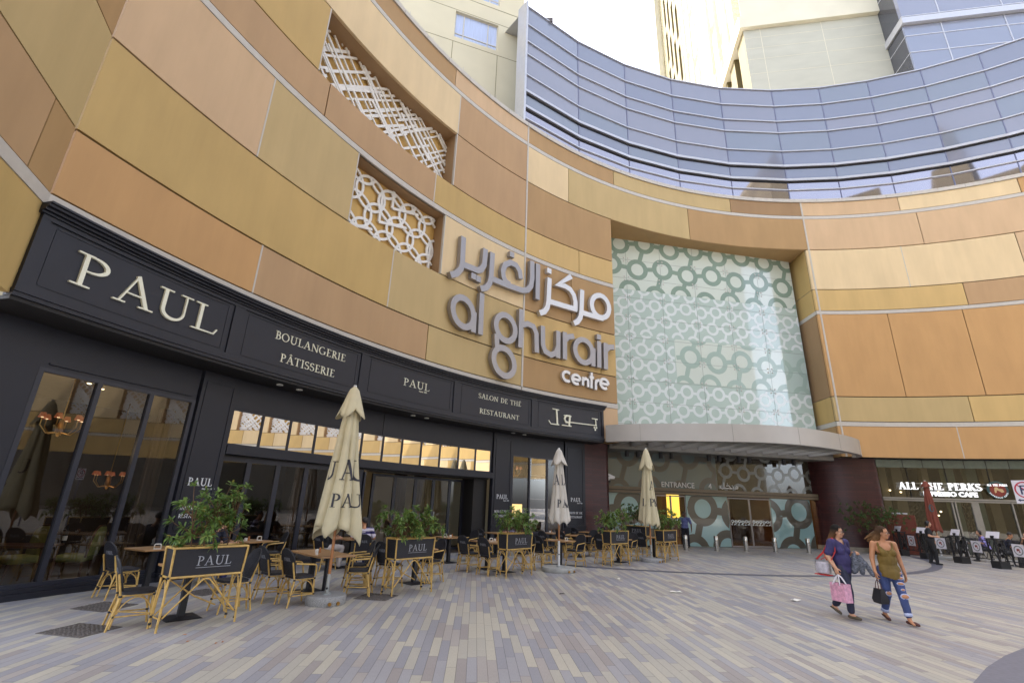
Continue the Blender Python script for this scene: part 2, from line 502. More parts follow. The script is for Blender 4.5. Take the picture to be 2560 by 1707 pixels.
PAN = [
 (0, 61.4, 63.7, 'k'), (1, 14.7, 24.4, 'o'), (1, 24.4, 39.25, 'p'), (1, 39.25, 50.7, 't'), (1, 50.7, 63.7, 'b'),
 (2, 14.7, 34.85, 'g'), (2, 34.85, 50.7, 't'), (2, 50.7, 61.5, 'y'), (2, 61.5, 63.7, 'y'),
 (3, 14.7, 22.8, 'k'), (3, 22.8, 30.3, 't'), (3, 40.0, 50.7, 'c'), (3, 50.7, 57.4, 'b'), (3, 57.4, 63.7, 'b'),
 (4, 14.7, 26.8, 'p'), (4, 26.8, 38.5, 'p'), (4, 38.5, 50.7, 'g'), (4, 50.7, 58.6, 'y'), (4, 58.6, 63.7, 'y'),
 (5, 14.7, 25.7, 'g'), (5, 40.6, 50.7, 'p'), (5, 50.7, 63.7, 'b'),
 (6, 14.7, 40.7, 'c'), (6, 40.7, 50.7, 'p'), (6, 50.7, 57.1, 'c'), (6, 57.1, 76.1, 't'), (6, 76.1, 93.2, 'b'),
 (7, 14.7, 39.8, 'b'), (7, 39.8, 50.7, 'k'), (7, 50.7, 64.4, 'b'), (7, 64.4, 82.9, 't'), (7, 82.9, 93.2, 'd'),
 (0, 92.75, 105.7, 'o'), (0, 105.7, 119.5, 'o'), (1, 92.75, 107.6, 't'), (1, 107.6, 121, 'y'),
 (23, 92.75, 101.3, 'o'), (23, 101.3, 109.4, 'o'), (23, 109.4, 119, 'o'), (4, 92.75, 110.2, 'y'), (4, 110.2, 123, 'p'),
 (5, 92.75, 104.65, 'c'), (5, 104.65, 116.6, 'c'), (5, 116.6, 126, 'k'), (6, 93.2, 107.4, 'k'), (6, 107.4, 122, 'k'), (7, 93.2, 105.7, 'k'), (7, 105.7, 118.5, 'c'), (7, 118.5, 133, 'o')]
# the front goes on round to the right, beyond the picture, with more panels and two more screens
random.seed(5)
PAN += [(0, 119.5, 131, 'c'), (0, 131, 145, 'y'), (0, 145, 158, 'c'), (1, 121, 137, 'c'), (1, 137, 158, 'y'), (23, 119, 124.5, 'c'), (4, 123, 137, 'y'), (4, 137, 158, 'c'),
        (5, 126, 138, 'y'), (5, 138, 158, 'c'), (6, 122, 140, 'c'), (6, 140, 158, 'y'), (7, 133, 158, 'k'), (23, 139, 145, 'c'), (23, 155.5, 158, 'y')]
JT = .045   # half joint, degrees
for row, a, b, c in PAN:
    z0, z1 = ROWS[row]
    mb = MB()
    arc_slab(mb, a + JT, b - JT, 0, .14, z0, z1)
    mb.build('cladding_panel', CL[c], mall, smooth=30)
# dark wall behind the joints, in the stretches that have no screen or glass
def back(a, b, z0, z1):
    mb = MB()
    arc_slab(mb, a, b, .06, .3, z0, z1)
    mb.build('backing_wall', M_gap, mall, smooth=30)
back(14.8, 63.65, 6.2, 10.05); back(14.8, 25.64, 10.05, 16.83); back(25.64, 30.24, 10.05, 14.22); back(30.24, 40.06, 12.66, 14.22); back(40.06, 40.66, 10.05, 14.22); back(40.66, 63.65, 10.05, 16.83)
back(14.8, 158, 16.87, 20.1); back(92.8, 124.4, 4.7, 16.83); back(124.4, 158, 4.7, 7.85); back(124.4, 158, 12.66, 16.83); back(139.1, 144.9, 7.85, 12.66); back(155.6, 158, 7.85, 12.66); back(61.4, 63.65, 4.7, 6.2)
def strip(a, b, z0, z1, o0=-.012, o1=.12, name='trim_band'):
    mb = MB()
    arc_slab(mb, a, b, o0, o1, z0, z1)
    return mb.build(name, M_trim, mall, smooth=30)
for a, b in ((14.7, 50.66), (50.74, 63.7), (92.75, 158)):
    strip(a, b, 6.26, 6.485); strip(a, b, 12.66, 12.86)
strip(14.7, 50.66, 18.96, 19.165); strip(50.74, 93.15, 18.96, 19.165); strip(93.25, 158, 18.96, 19.165)
for i in range(48):   # coping stones of the parapet
    a = 14.7 + i * 2.99
    mb = MB(); arc_slab(mb, a + .02, a + 2.97, -.06, .5, 20.14, 20.36)
    mb.build('coping', M_trim, mall, smooth=30)
for p, z0 in ((50.7, 6.49), (93.2, 4.66)):
    mb = MB(); arc_slab(mb, p - .1, p + .1, -.03, .1, z0, 20.13, step=1)
    mb.build('expansion_joint', M_trim, mall)
# thin metal edges beside the screens and some joints
for p, z0, z1 in ((24.4, 6.51, 7.84), (34.85, 7.87, 10.03), (38.5, 12.88, 14.2), (25.66, 14.23, 16.81), (40.66, 14.23, 16.81), (30.26, 10.06, 12.64), (40.06, 10.06, 12.64), (40.7, 16.85, 18.94), (22.8, 10.06, 12.64), (105.7, 4.66, 6.25), (104.65, 14.23, 16.81)):
    mb = MB(); arc_slab(mb, p - .05, p + .05, -.008, .1, z0, z1, step=1)
    mb.build('edge_strip', M_trim, mall)
# left return wall, running from the corner towards the viewer's left
K0 = Vector(AP(14.7))
ld = Vector((.565, -1.5, 0)).normalized()
lw = 14.0
ln = Vector((ld.y, -ld.x, 0))
if ln.x > 0: ln = -ln        # away from the plaza
def ret(x0, x1, z0, z1, m, name='cladding_panel', o0=0.0, o1=.14):
    mb = MB()
    f = lambda x, z, h: K0 + ld * x + ln * h + Vector((0, 0, z))
    mb.prism([(x0, z0), (x1, z0), (x1, z1), (x0, z1)], o0, o1, f)
    return mb.build(name, m, mall)
for z0, z1, segs in ((4.66, 6.25, [(0, lw, 'g')]), (6.51, 7.84, [(0, .72, 'b'), (.74, lw, 'p')]), (7.87, 10.03, [(0, lw, 't')]), (10.06, 12.64, [(0, lw, 'b')]),
                     (12.88, 14.2, [(0, lw, 'p')]), (14.23, 16.81, [(0, lw, 'g')]), (16.85, 18.94, [(0, lw, 'c')]), (19.19, 20.12, [(0, lw, 'b')])):
    for a, b, c in segs: ret(a + .012, b, z0, z1, CL[c])
for z0, z1 in ((6.26, 6.485), (12.66, 12.86), (18.96, 19.165), (20.14, 20.36)):
    ret(0, lw, z0, z1, M_trim, 'trim_band', -.012, .12)
ret(.03, lw, 4.7, 20.1, M_gap, 'backing_wall', .05, .3)
# roof behind the parapet
mb = MB()
vs = [AP(14.7 + i * 2, .2, 20.0) for i in range(72)] + [AP(14.7 + i * 2, 12, 20.0) for i in range(72)]
mb.add(vs, [(i, i + 1, 73 + i, 72 + i) for i in range(71)])
mb.build('roof', mat('roof_grey', (.3, .29, .27), .8), mall)

mb = MB()
arc_slab(mb, 8, 164, 14, 14.3, 0, 29.9, step=4)  # unseen shell added behind the building to block sun and sky light
mb.build('light_block_shell', bpy.data.materials['roof_grey'], mall, smooth=30)
mb = MB()
mb.add([AP(60 + i * 2, .3, 4.95) for i in range(20)] + [AP(60 + i * 2, 14, 4.95) for i in range(20)], [(i, i + 1, 21 + i, 20 + i) for i in range(19)])
mb.build('floor_slab', bpy.data.materials['roof_grey'], mall)
# ------------------------------------------------------------ lattice screens
def recess(a, b, z0, z1, dep, cols, nm):
    """reveal box and coloured backing of a sunk field between angles a..b"""
    mb = MB()
    arc_slab(mb, a, b, dep, dep + .1, z0, z1)
    mb.build('screen_backing', M_screenback, mall, smooth=30)
    for nm2, (p0, p1, y0, y1) in (('soffit', (a, b, z1, z1 + .012)), ('sill', (a, b, z0 - .012, z0))):
        mb = MB(); arc_slab(mb, p0, p1, .1, dep + .02, y0, y1)
        mb.build(nm2, cols, mall, smooth=30)
    for p in (a, b):
        mb = MB(); arc_slab(mb, p - .015, p + .015, .1, dep + .02, z0, z1, step=1)
        mb.build('reveal', cols, mall)
def clip_seg(p, q, x0, y0, x1, y1):
    t0, t1 = 0.0, 1.0
    dx, dy = q[0] - p[0], q[1] - p[1]
    for pp, qq in ((-dx, p[0] - x0), (dx, x1 - p[0]), (-dy, p[1] - y0), (dy, y1 - p[1])):
        if abs(pp) < 1e-9:
            if qq < 0: return None
        else:
            r = qq / pp
            if pp < 0: t0 = max(t0, r)
            else: t1 = min(t1, r)
    if t0 >= t1: return None
    return (p[0] + dx * t0, p[1] + dy * t0), (p[0] + dx * t1, p[1] + dy * t1)
def lattice_bars(a, b, z0, z1, off, seed, w=.08):
    """two crossing families of slanting bars, set out irregularly and broken into steps"""
    rnd = random.Random(seed)
    mb = MB()
    x0, x1 = S(a), S(b)
    fn = on_arc(off)
    k = 0
    for fam, ang in ((0, 43), (1, -43)):
        d = Vector((math.cos(R_(ang)), math.sin(R_(ang))))
        n = Vector((-d.y, d.x))
        u = -4.5
        ctr = Vector(((x0 + x1) / 2, (z0 + z1) / 2))
        while u < 4.5:
            t = -5.0
            while t < 5.0:
                ln_ = rnd.uniform(1.2, 3.0)
                sh = rnd.choice((0, 0, .09, -.09, .15))
                an = R_(ang + rnd.uniform(-3.5, 3.5))
                dd = Vector((math.cos(an), math.sin(an)))
                p = ctr + n * (u + sh) + d * (t - .12)
                q = p + dd * (ln_ + .24)
                c = clip_seg(p, q, x0, z0, x1, z1)
                if c:
                    m_ = 3
                    pts = [(c[0][0] + (c[1][0] - c[0][0]) * i / m_, c[0][1] + (c[1][1] - c[0][1]) * i / m_) for i in range(m_ + 1)]
                    e = .0015 * (k % 23) + .02 * fam
                    mb.ribbon(pts, w * rnd.uniform(.8, 1.25), -.05 + e, e, fn)
                    k += 1
                t += ln_
            u += rnd.choice((.15, .2, .36, .42))
    return mb.build('lattice', M_white, mall)
def lattice_rings(a, b, z0, z1, off):
    mb = MB()
    fn = on_arc(off)
    x0, x1 = S(a), S(b)
    k = 0
    r, st = .63, .98
    for i in range(-2, 8):
        for j in range(-1, 6):
            cx = x0 + .1 + i * st + (.5 * st if j % 2 else 0)
            cy = z0 + .15 + j * st * .86
            run = []
            e = .0016 * (k % 11); k += 1
            for q in range(37):
                p = (cx + r * math.cos(R_(q * 10)), cy + r * math.sin(R_(q * 10)))
                ok = x0 <= p[0] <= x1 and z0 <= p[1] <= z1
                if ok: run.append(p)
                if (not ok or q == 36) and len(run) > 1:
                    mb.ribbon(run, .095, -.05 + e, e, fn)
                if not ok: run = []
            if (i * 3 + j * 5) % 4 == 0:
                for an in (90, 18):
                    c = clip_seg((cx, cy), (cx + 1.3 * math.cos(R_(an)), cy + 1.3 * math.sin(R_(an))), x0, z0, x1, z1)
                    if c: mb.ribbon([c[0], c[1]], .1, -.05 - .001 * k % .01, .018, fn)
    return mb.build('lattice', M_white, mall)
recess(25.7, 40.6, 14.23, 16.82, .75, CL['d'], 'upper')
lattice_bars(25.72, 40.58, 14.25, 16.8, .62, 3)
recess(30.3, 40.0, 10.06, 12.65, .6, CL['d'], 'lower')
lattice_rings(30.32, 39.98, 10.08, 12.63, .5)
for a, b, sd_ in ((124.5, 139, 8), (145, 155.5, 9)):
    recess(a, b, 7.87, 12.64, .6, CL['d'], 'far')
    lattice_bars(a + .02, b - .02, 7.9, 12.6, .5, sd_, .1)
# deep surround of the glazed opening over the entrance
for z, h in ((16.82, .013),):
    mb = MB(); arc_slab(mb, 63.7, 92.75, .0, 4.5, z, z + h); mb.build('soffit', CL['b'], mall, smooth=30)
for z0, z1, c in ((14.23, 16.81, 'g'), (12.88, 14.2, 'g'), (7.87, 12.64, 'd'), (6.51, 7.84, 'g'), (4.66, 6.25, 'b')):
    mb = MB(); arc_slab(mb, 92.73, 92.76, .145, 2.6, z0, z1, step=1); mb.build('reveal', CL[c], mall)
    mb = MB(); arc_slab(mb, 63.69, 63.72, .145, 2.6, z0, z1, step=1); mb.build('reveal', CL[c], mall)
for z0, z1 in ((6.26, 6.5), (12.65, 12.87)):
    mb = MB(); arc_slab(mb, 92.72, 92.76, .13, 2.6, z0, z1, step=1); mb.build('trim_band', M_trim, mall)
# lightning rods on the parapet
for p in (33.5, 36.6, 40.9, 45.8, 48.8):
    MB().tube([AP(p, .1, 20.3), AP(p, .1, 20.75)], .012, 6).build('lightning_rod', M_trim, mall)
SIGN_AR = [[(18.32,11.96),(18.35,10.77),(18.31,10.53),(18.1,10.23),(17.79,10.05)],[(18.44,10.75),(19.19,10.8),(19.4,10.91),(19.55,11.2),(19.58,11.95)],[(19.98,11.94),(19.97,10.78),(19.91,10.48),(19.74,10.21),(19.42,10.05)],[(20.08,10.72),(20.94,10.73),(21.8,10.77),(22.14,10.9),(22.33,11.16),(22.39,11.57),(22.37,12.43)],[(21.7,11.3),(21.62,11.65),(21.39,11.87),(21.05,11.88),(20.74,11.65),(20.63,11.32),(20.67,11.06),(20.8,10.87),(21.07,10.8)],[(22.73,12.41),(22.73,10.61)],[(23.47,11.93),(23.42,10.7),(23.35,10.39),(23.18,10.14),(22.89,9.99)],[(23.52,10.73),(24.35,10.75),(25.2,10.76)],[(24.86,12.44),(24.01,11.74),(24.43,11.8),(24.78,11.72),(25.01,11.48),(25.11,11.15),(25.1,10.71)],[(25.55,11.9),(25.48,10.71),(25.41,10.4),(25.23,10.14),(25.0,10.01)],[(25.55,10.68),(26.34,10.67),(26.87,10.66)]]
SIGN_ARC = [[(27.28,11.28),(27.26,11.47),(27.18,11.64),(27.06,11.78),(26.91,11.87),(26.73,11.9),(26.56,11.86),(26.4,11.78),(26.27,11.64),(26.19,11.48),(26.15,11.29),(26.18,11.11),(26.25,10.95),(26.37,10.82),(26.52,10.73),(26.7,10.7),(26.87,10.72),(27.03,10.8),(27.16,10.93),(27.24,11.1),(27.28,11.28)]]
SIGN_LA = [[(19.16,8.95),(19.17,8.09)],[(19.52,9.88),(19.55,8.1)],[(20.43,8.37),(20.49,7.77)],[(21.79,9.86),(21.79,8.1)],[(21.83,9.14),(22.19,9.29),(22.52,9.24),(22.7,8.97),(22.75,8.08)],[(23.08,9.41),(23.1,8.53),(23.24,8.25),(23.58,8.15),(23.88,8.3),(24.0,8.62)],[(24.02,9.39),(24.01,8.09)],[(24.42,9.43),(24.42,8.11)],[(24.46,9.05),(24.63,9.24),(24.98,9.35)],[(26.2,9.01),(26.17,8.09)],[(26.57,9.42),(26.54,8.08)],[(26.97,9.41),(26.95,8.07)],[(27.0,9.04),(27.2,9.24),(27.52,9.29)]]
SIGN_LAC = [[(19.13,8.74),(19.09,8.93),(19.0,9.1),(18.86,9.23),(18.7,9.31),(18.52,9.34),(18.36,9.31),(18.21,9.22),(18.1,9.09),(18.04,8.93),(18.03,8.75),(18.08,8.58),(18.17,8.42),(18.3,8.29),(18.46,8.21),(18.63,8.17),(18.8,8.2),(18.94,8.27),(19.06,8.4),(19.12,8.56),(19.13,8.74)],[(21.47,8.75),(21.44,8.93),(21.35,9.09),(21.22,9.22),(21.06,9.3),(20.89,9.33),(20.72,9.3),(20.57,9.21),(20.46,9.09),(20.39,8.93),(20.37,8.76),(20.41,8.59),(20.5,8.44),(20.62,8.31),(20.78,8.23),(20.95,8.2),(21.11,8.22),(21.26,8.3),(21.38,8.42),(21.45,8.58),(21.47,8.75)],[(21.48,7.22),(21.44,7.4),(21.35,7.57),(21.22,7.71),(21.05,7.81),(20.86,7.85),(20.69,7.83),(20.53,7.76),(20.41,7.64),(20.34,7.49),(20.32,7.31),(20.36,7.14),(20.45,6.98),(20.58,6.84),(20.75,6.75),(20.92,6.7),(21.1,6.71),(21.26,6.78),(21.38,6.89),(21.46,7.04),(21.48,7.22)],[(26.13,8.71),(26.11,8.89),(26.04,9.05),(25.92,9.18),(25.77,9.27),(25.6,9.3),(25.43,9.28),(25.28,9.2),(25.16,9.08),(25.08,8.92),(25.05,8.75),(25.08,8.58),(25.15,8.42),(25.27,8.29),(25.42,8.2),(25.58,8.17),(25.75,8.19),(25.9,8.26),(26.02,8.38),(26.1,8.53),(26.13,8.71)]]
SIGN_CE = [[(24.79,7.51),(24.7,7.55),(24.61,7.57),(24.51,7.55),(24.44,7.51),(24.38,7.44),(24.37,7.36),(24.38,7.28),(24.43,7.21),(24.51,7.15),(24.6,7.13),(24.7,7.13),(24.78,7.17)],[(25.4,7.28),(25.39,7.37),(25.34,7.44),(25.26,7.49),(25.17,7.51),(25.08,7.5),(25.0,7.46),(24.94,7.4),(24.92,7.32),(24.93,7.24),(24.98,7.17),(25.05,7.11),(25.14,7.09),(25.23,7.09),(25.31,7.12)],[(24.93,7.3),(25.39,7.28)],[(25.59,7.48),(25.56,7.07)],[(25.59,7.34),(25.74,7.43),(25.87,7.36),(25.88,7.04)],[(26.1,7.78),(26.07,7.01)],[(25.97,7.54),(26.23,7.53)],[(26.36,7.46),(26.33,6.98)],[(26.36,7.37),(26.46,7.45),(26.56,7.47)],[(27.13,7.33),(27.11,7.42),(27.06,7.5),(26.99,7.55),(26.89,7.58),(26.8,7.57),(26.72,7.53),(26.66,7.46),(26.63,7.38),(26.64,7.29),(26.69,7.21),(26.76,7.15),(26.85,7.12),(26.95,7.12),(27.03,7.16)],[(26.65,7.35),(27.11,7.33)]]
SIGN_DOT = [(19.0,10.46),(19.28,10.44),(21.13,12.31),(23.45,12.3)]
SIGN_LDOT = [(26.57,9.64)]
CAFE_AR = [[(23.83,5.77),(24.2,5.76)],[(24.06,5.76),(24.11,5.11)],[(24.2,5.11),(23.73,5.1),(23.6,5.24)],[(24.48,5.56),(24.91,5.56)],[(24.83,5.56),(24.79,5.12)],[(24.85,5.57),(24.61,5.56),(24.52,5.42),(24.59,5.28),(24.83,5.27)],[(24.91,5.12),(24.38,5.12)],[(24.81,5.29),(26.4,5.31)],[(26.13,5.61),(26.46,5.6)],[(26.34,5.59),(26.36,5.3)]]
CAFE_DOT = [(26.27,5.21),(26.39,5.21),(26.32,5.11)]
# ------------------------------------------------------------ big wall sign
M_steel = mat('brushed_steel', s2l((158, 154, 154)), .45, .55, var=.08, scale=9, stretch=(1, 1, 30))
M_steel_l = mat('pale_brushed_steel', s2l((206, 204, 202)), .42, .5, var=.05, scale=9, stretch=(1, 1, 30))
M_stand = mat('letter_side', s2l((96, 88, 84)), .5, .4)
FA = on_arc()
sign = thing('wall_sign', 'large brushed steel bilingual shopping centre lettering on the curved cladding', 'sign')
def strokes(name, arr, w, closed=False, m=M_steel, d0=.05, d1=.24):
    for i, p in enumerate(arr):
        mb = MB()
        if len(p) == 2:
            p = [tuple(p[0][j] + (p[1][j] - p[0][j]) * q / 4 for j in (0, 1)) for q in range(5)]
        mb.ribbon(p, w, d0, d1 + .0025 * (i % 9) + (.004 if closed else 0), FA, closed=closed)
        mb.build(name, m, sign, smooth=40)
strokes('letter', SIGN_AR[:6], .26); strokes('letter', SIGN_AR[6:], .26, m=M_steel_l)
strokes('letter', SIGN_ARC, .26, True, m=M_steel_l)
strokes('letter', SIGN_LA, .255); strokes('letter', SIGN_LAC, .255, True)
strokes('letter', SIGN_CE, .135, m=M_steel_l, d0=.05, d1=.18)
for i, (x, y) in enumerate(SIGN_DOT + SIGN_LDOT):
    r = .13
    MB().prism([(x - r, y - r), (x + r, y - r), (x + r, y + r), (x - r, y + r)], .05, .24, FA).build('letter_dot', M_steel_l if i == 3 else M_steel, sign)

# ------------------------------------------------------------ bluish glass wall above and behind the parapet
random.seed(11)
BLUE = [(116, 124, 146), (122, 130, 151), (126, 131, 150), (118, 128, 146), (129, 133, 151)]
def blue_mat(i, c):
    m = mat('blue_glass', s2l(c), .07, .0, var=.02, scale=.4, spec=.9)
    b = m.node_tree.nodes['Principled BSDF']
    b.inputs['Coat Weight'].default_value = .8; b.inputs['Coat Roughness'].default_value = .02
    return m
BM = [blue_mat(i, c) for i, c in enumerate(BLUE)]
M_vision = mat('reflective_glass', s2l((168, 166, 176)), .03, .9, var=.03, scale=.3)
M_rail = mat('silver_rail', s2l((196, 196, 200)), .35, .6, var=.04)
M_mull = mat('blue_grey_joint', s2l((120, 124, 152)), .5, .2)
M_black = mat('black_gap', (.012, .012, .016), .6)
cw = thing('glass_wall', 'concave wall of lavender blue glass panels above the parapet', 'building')
JO = [51.75, 60.7, 68.9, 76.95, 85.05, 93.25, 100.2, 106.8, 113.45, 120.0, 126.6, 133.2, 139.8]
HZ = [20.0, 21.75, 22.45, 23.55, 24.83, 26.36, 27.33, 28.65, 30.08]
def chord(p0, p1, off, z0, z1, t, name, m, parent):
    a, b = Vector(AP(p0, off)), Vector(AP(p1, off))
    d = (b - a).normalized(); n = Vector((-d.y, d.x, 0))
    if n.dot(Vector((CX, CY, 0)) - a) > 0: n = -n
    a2, b2 = a + n * t, b + n * t
    vs = [(p.x, p.y, z) for z in (z0, z1) for p in (a, b, b2, a2)]
    return MB().add(vs, [(0, 1, 2, 3), (4, 5, 6, 7), (0, 1, 5, 4), (1, 2, 6, 5), (2, 3, 7, 6), (3, 0, 4, 7)]).build(name, m, parent)
for i in range(len(JO) - 1):
    for j in range(len(HZ) - 1):
        chord(JO[i] + .03, JO[i + 1] - .03, 1.0 + random.uniform(0, .006), HZ[j] + .01, HZ[j + 1] - .01, .06, 'glass_panel', random.choice(BM) if j > 1 else M_vision, cw)
for j, z in enumerate(HZ[1:]):
    mb = MB()
    dbl = j in (1, 2)
    for i in range(len(JO) - 1):
        for (za, zb, oa) in (((z - .035, z + .035, .92),) if not dbl else ((z - .03, z + .06, .86), (z + .075, z + .15, .88))):
            a, b = Vector(AP(JO[i], oa)), Vector(AP(JO[i + 1], oa))
            a2, b2 = Vector(AP(JO[i], 1.02)), Vector(AP(JO[i + 1], 1.02))
            vs = [(p.x, p.y, zz) for zz in (za, zb) for p in (a, b, b2, a2)]
            mb.add(vs, [(0, 1, 2, 3), (4, 5, 6, 7), (0, 1, 5, 4), (1, 2, 6, 5), (2, 3, 7, 6), (3, 0, 4, 7)])
    mb.build('rail', M_rail, cw)
    if dbl:
        mb = MB()
        for i in range(len(JO) - 1):
            a, b = Vector(AP(JO[i], .97)), Vector(AP(JO[i + 1], .97))
            a2, b2 = Vector(AP(JO[i], 1.0)), Vector(AP(JO[i + 1], 1.0))
            vs = [(p.x, p.y, zz) for zz in (z - .14, z - .03) for p in (a, b, b2, a2)]
            mb.add(vs, [(0, 1, 2, 3), (4, 5, 6, 7), (0, 1, 5, 4), (1, 2, 6, 5), (2, 3, 7, 6), (3, 0, 4, 7)])
        mb.build('vent_slot', M_black, cw)
for i, p in enumerate(JO):
    mb = MB(); arc_slab(mb, p - .05, p + .05, .975, 1.05, 20, 30.1, step=1)
    mb.build('mullion', M_mull if i else M_rail, cw)
mb = MB(); arc_slab(mb, 51.4, 51.7, .8, 1.6, 20, 30.25, step=1); mb.build('end_fin', M_rail, cw)
mb = MB()
for i in range(len(JO) - 1):
    chord_pts = [AP(JO[i], 1.1), AP(JO[i + 1], 1.1), AP(JO[i + 1], 9), AP(JO[i], 9)]
    mb.add([(x, y, 30.0) for x, y, z in chord_pts], [(0, 1, 2, 3)])
mb.build('roof', M_rail, cw)
mb = MB().box(-.25, -.1, 30.05, .25, .2, 30.35, M=Matrix.Translation(Vector(AP(55.5, .95))))
mb.build('camera_box', M_stand, cw)

# domed brown building across the square, behind the viewer; only its mirror image shows in the glass
M_far = mat('brown_stone_building', s2l((96, 86, 62)), .8, var=.2, scale=.2)
fb = thing('domed_building', 'brown building with pointed towers mirrored in the lower right of the blue glass', 'building', (36, -46, 0))
MB().prism([(-24, 0), (-24, 44), (-21, 46), (-17, 49), (-14.5, 51), (-14, 58), (-12.5, 60), (-11, 57), (-10.5, 48), (-3, 47.4), (-3, 52), (3, 53), (3.4, 47), (7, 50), (13, 56), (18, 60), (18.6, 70), (20, 73), (21.5, 69), (22, 61), (30, 64), (40, 65), (40, 0)], -8, 8, lambda x, y, h: (x * 1.3, h, y * 1.12)).build('wall', M_far, fb)
# ------------------------------------------------------------ beige tower on the left
M_beige = mat('beige_render', s2l((214, 206, 178)), .75, var=.05, scale=.5, bump=.08, bscale=30)
M_groove = mat('groove', s2l((150, 142, 112)), .8)
M_wglass = mat('window_glass', s2l((176, 190, 222)), .05, .0, var=.12, scale=3, stretch=(9, 9, .3), spec=1.0, coat=.6)
M_wframe = mat('window_frame', s2l((206, 200, 186)), .5, .2)
def tower(name, label, k, t, width, depth, h):
    e = thing(name, label, 'building', (k[0], k[1], 0), math.atan2(t[1], t[0]))
    return e
bt = tower('beige_tower', 'tall beige rendered tower with banded joints behind the parapet on the left', (.056, 23.2), (.945, .326), 30, 18, 70)
# local frame: x along the face (0 at its right corner, negative to the left), y into the building
WINX = [(-4.43, -1.69), (-14.0, -11.3), (-23.5, -20.8)]
flo = [28.31 + 3.78 * i for i in range(0, 9)]
mb = MB()
def wall_with_windows(mb, x0, x1, z0, z1, cols, rows, dep):
    """front face at y=0 with sunk openings"""
    xs = sorted({x0, x1} | {v for c in cols for v in c})
    zs = sorted({z0, z1} | {v for r in rows for v in r})
    for i in range(len(xs) - 1):
        for j in range(len(zs) - 1):
            a, b, c, d = xs[i], xs[i + 1], zs[j], zs[j + 1]
            if (a, b) in cols and (c, d) in rows:
                mb.add([(a, 0, c), (b, 0, c), (b, 0, d), (a, 0, d), (a, dep, c), (b, dep, c), (b, dep, d), (a, dep, d)],
                       [(0, 1, 5, 4), (1, 2, 6, 5), (2, 3, 7, 6), (3, 0, 4, 7)])
            else:
                mb.add([(a, 0, c), (b, 0, c), (b, 0, d), (a, 0, d)], [(0, 1, 2, 3)])
rows = [(round(z, 2), round(z + 2.1, 2)) for z in flo]
wall_with_windows(mb, -32, 0, 0, 66, [tuple(w) for w in WINX], rows, .22)
mb.add([(0, 0, 0), (0, 16, 0), (0, 16, 66), (0, 0, 66), (-32, 0, 0), (-32, 16, 0), (-32, 16, 66), (-32, 0, 66)], [(0, 1, 2, 3), (4, 7, 6, 5), (3, 2, 6, 7), (1, 5, 6, 2)])
mb.build('wall', M_beige, bt, fix=False)
for z in flo:
    for off in (-.38, .06 - .02, 2.2, 3.4):
        if abs(off - .04) < .01: continue
        MB().box(-32, -.004, z + off - .025, 0, .02, z + off + .025).build('groove', M_groove, bt)
for x in (-4.46, -1.66):
    MB().box(x - .022, -.005, 18, x + .022, .02, 27.9).build('groove', M_groove, bt)
for wi, (a, b) in enumerate(WINX[:2]):
    for z in flo[:4]:
        f = MB()
        for x in (a, a + .54, a + 2.09, b - .05): f.box(x, .13, z, x + .06, .2, z + 2.1)
        for zz in (z, z + .42, z + 2.05): f.box(a, .135, zz, b, .195, zz + .05)
        fo = f.build('window', M_wframe, bt)
        MB().box(a, .17, z, b, .18, z + 2.1).build('pane', M_wglass, fo)

# ------------------------------------------------------------ sunlit tower far behind on the right
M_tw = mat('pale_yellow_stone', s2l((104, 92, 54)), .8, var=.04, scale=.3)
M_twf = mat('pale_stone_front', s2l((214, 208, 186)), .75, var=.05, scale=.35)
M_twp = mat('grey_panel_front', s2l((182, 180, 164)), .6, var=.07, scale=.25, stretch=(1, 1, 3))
M_dkglass = mat('dark_glass', s2l((60, 62, 70)), .05, spec=.9)
K = (28.27, 45.75)
tt = thing('pale_tower', 'tall pale yellow stone tower with slanting window recesses catching the sun', 'building', (K[0], K[1], 0), math.atan2(-.174, .985))
# local: x right along the shaded front, y away; the left flank is the plane x = -0.0 running back along y
mb = MB()
mb.add([(0, 0, 0), (34, 0, 0), (34, 0, 60.1), (0, 0, 60.1)], [(0, 1, 2, 3)])
mb.build('lower_front', M_twp, tt, fix=False)
MB().box(-.5, -.5, 60.15, 34, 30, 62.0).build('cornice', M_twf, tt)
MB().box(0, -.02, 62.0, 34, 30, 140).build('upper_front', M_twf, tt)
for x in (2.0, 9.1, 16.2):
    MB().box(x - .03, -.012, 30, x + .03, .02, 60.1).build('panel_joint', M_twf, tt)
for z in (41.0, 44.2, 47.4, 50.1, 52.9, 55.2, 57.0, 58.7):
    MB().box(.02, -.012, z - .02, 15.7, .02, z + .02).build('panel_joint', M_twf, tt)
# flank with tall staggered recesses: built in cells so each recess has real depth
mb = MB()
cols_y = [(2.6 + 3.72 * i, 2.6 + 3.72 * i + 1.75) for i in range(12)]
ys = [0.0] + [v for c in cols_y for v in c] + [50.0]
for i in range(len(ys) - 1):
    a, b = ys[i], ys[i + 1]
    if i % 2 == 0:
        mb.add([(0, a, 0), (0, b, 0), (0, b, 140), (0, a, 140)], [(0, 1, 2, 3)])
    else:
        z = 40.0 - (5.9 if (i // 2) % 2 else 0)
        last = 0.0
        while z < 135:
            mb.add([(0, a, last), (0, b, last), (0, b, z), (0, a, z)], [(0, 1, 2, 3)])
            z2 = z + 9.4
            d = 1.15
            mb.add([(0, a, z), (0, b, z), (0, b, z2), (0, a, z2), (d, a, z), (d, b, z), (d, b, z2), (d, a, z2)], [(0, 1, 5, 4), (1, 2, 6, 5), (2, 3, 7, 6), (3, 0, 4, 7), (4, 5, 6, 7)])
            last = z2
            z += 11.8
        mb.add([(0, a, last), (0, b, last), (0, b, 140), (0, a, 140)], [(0, 1, 2, 3)])
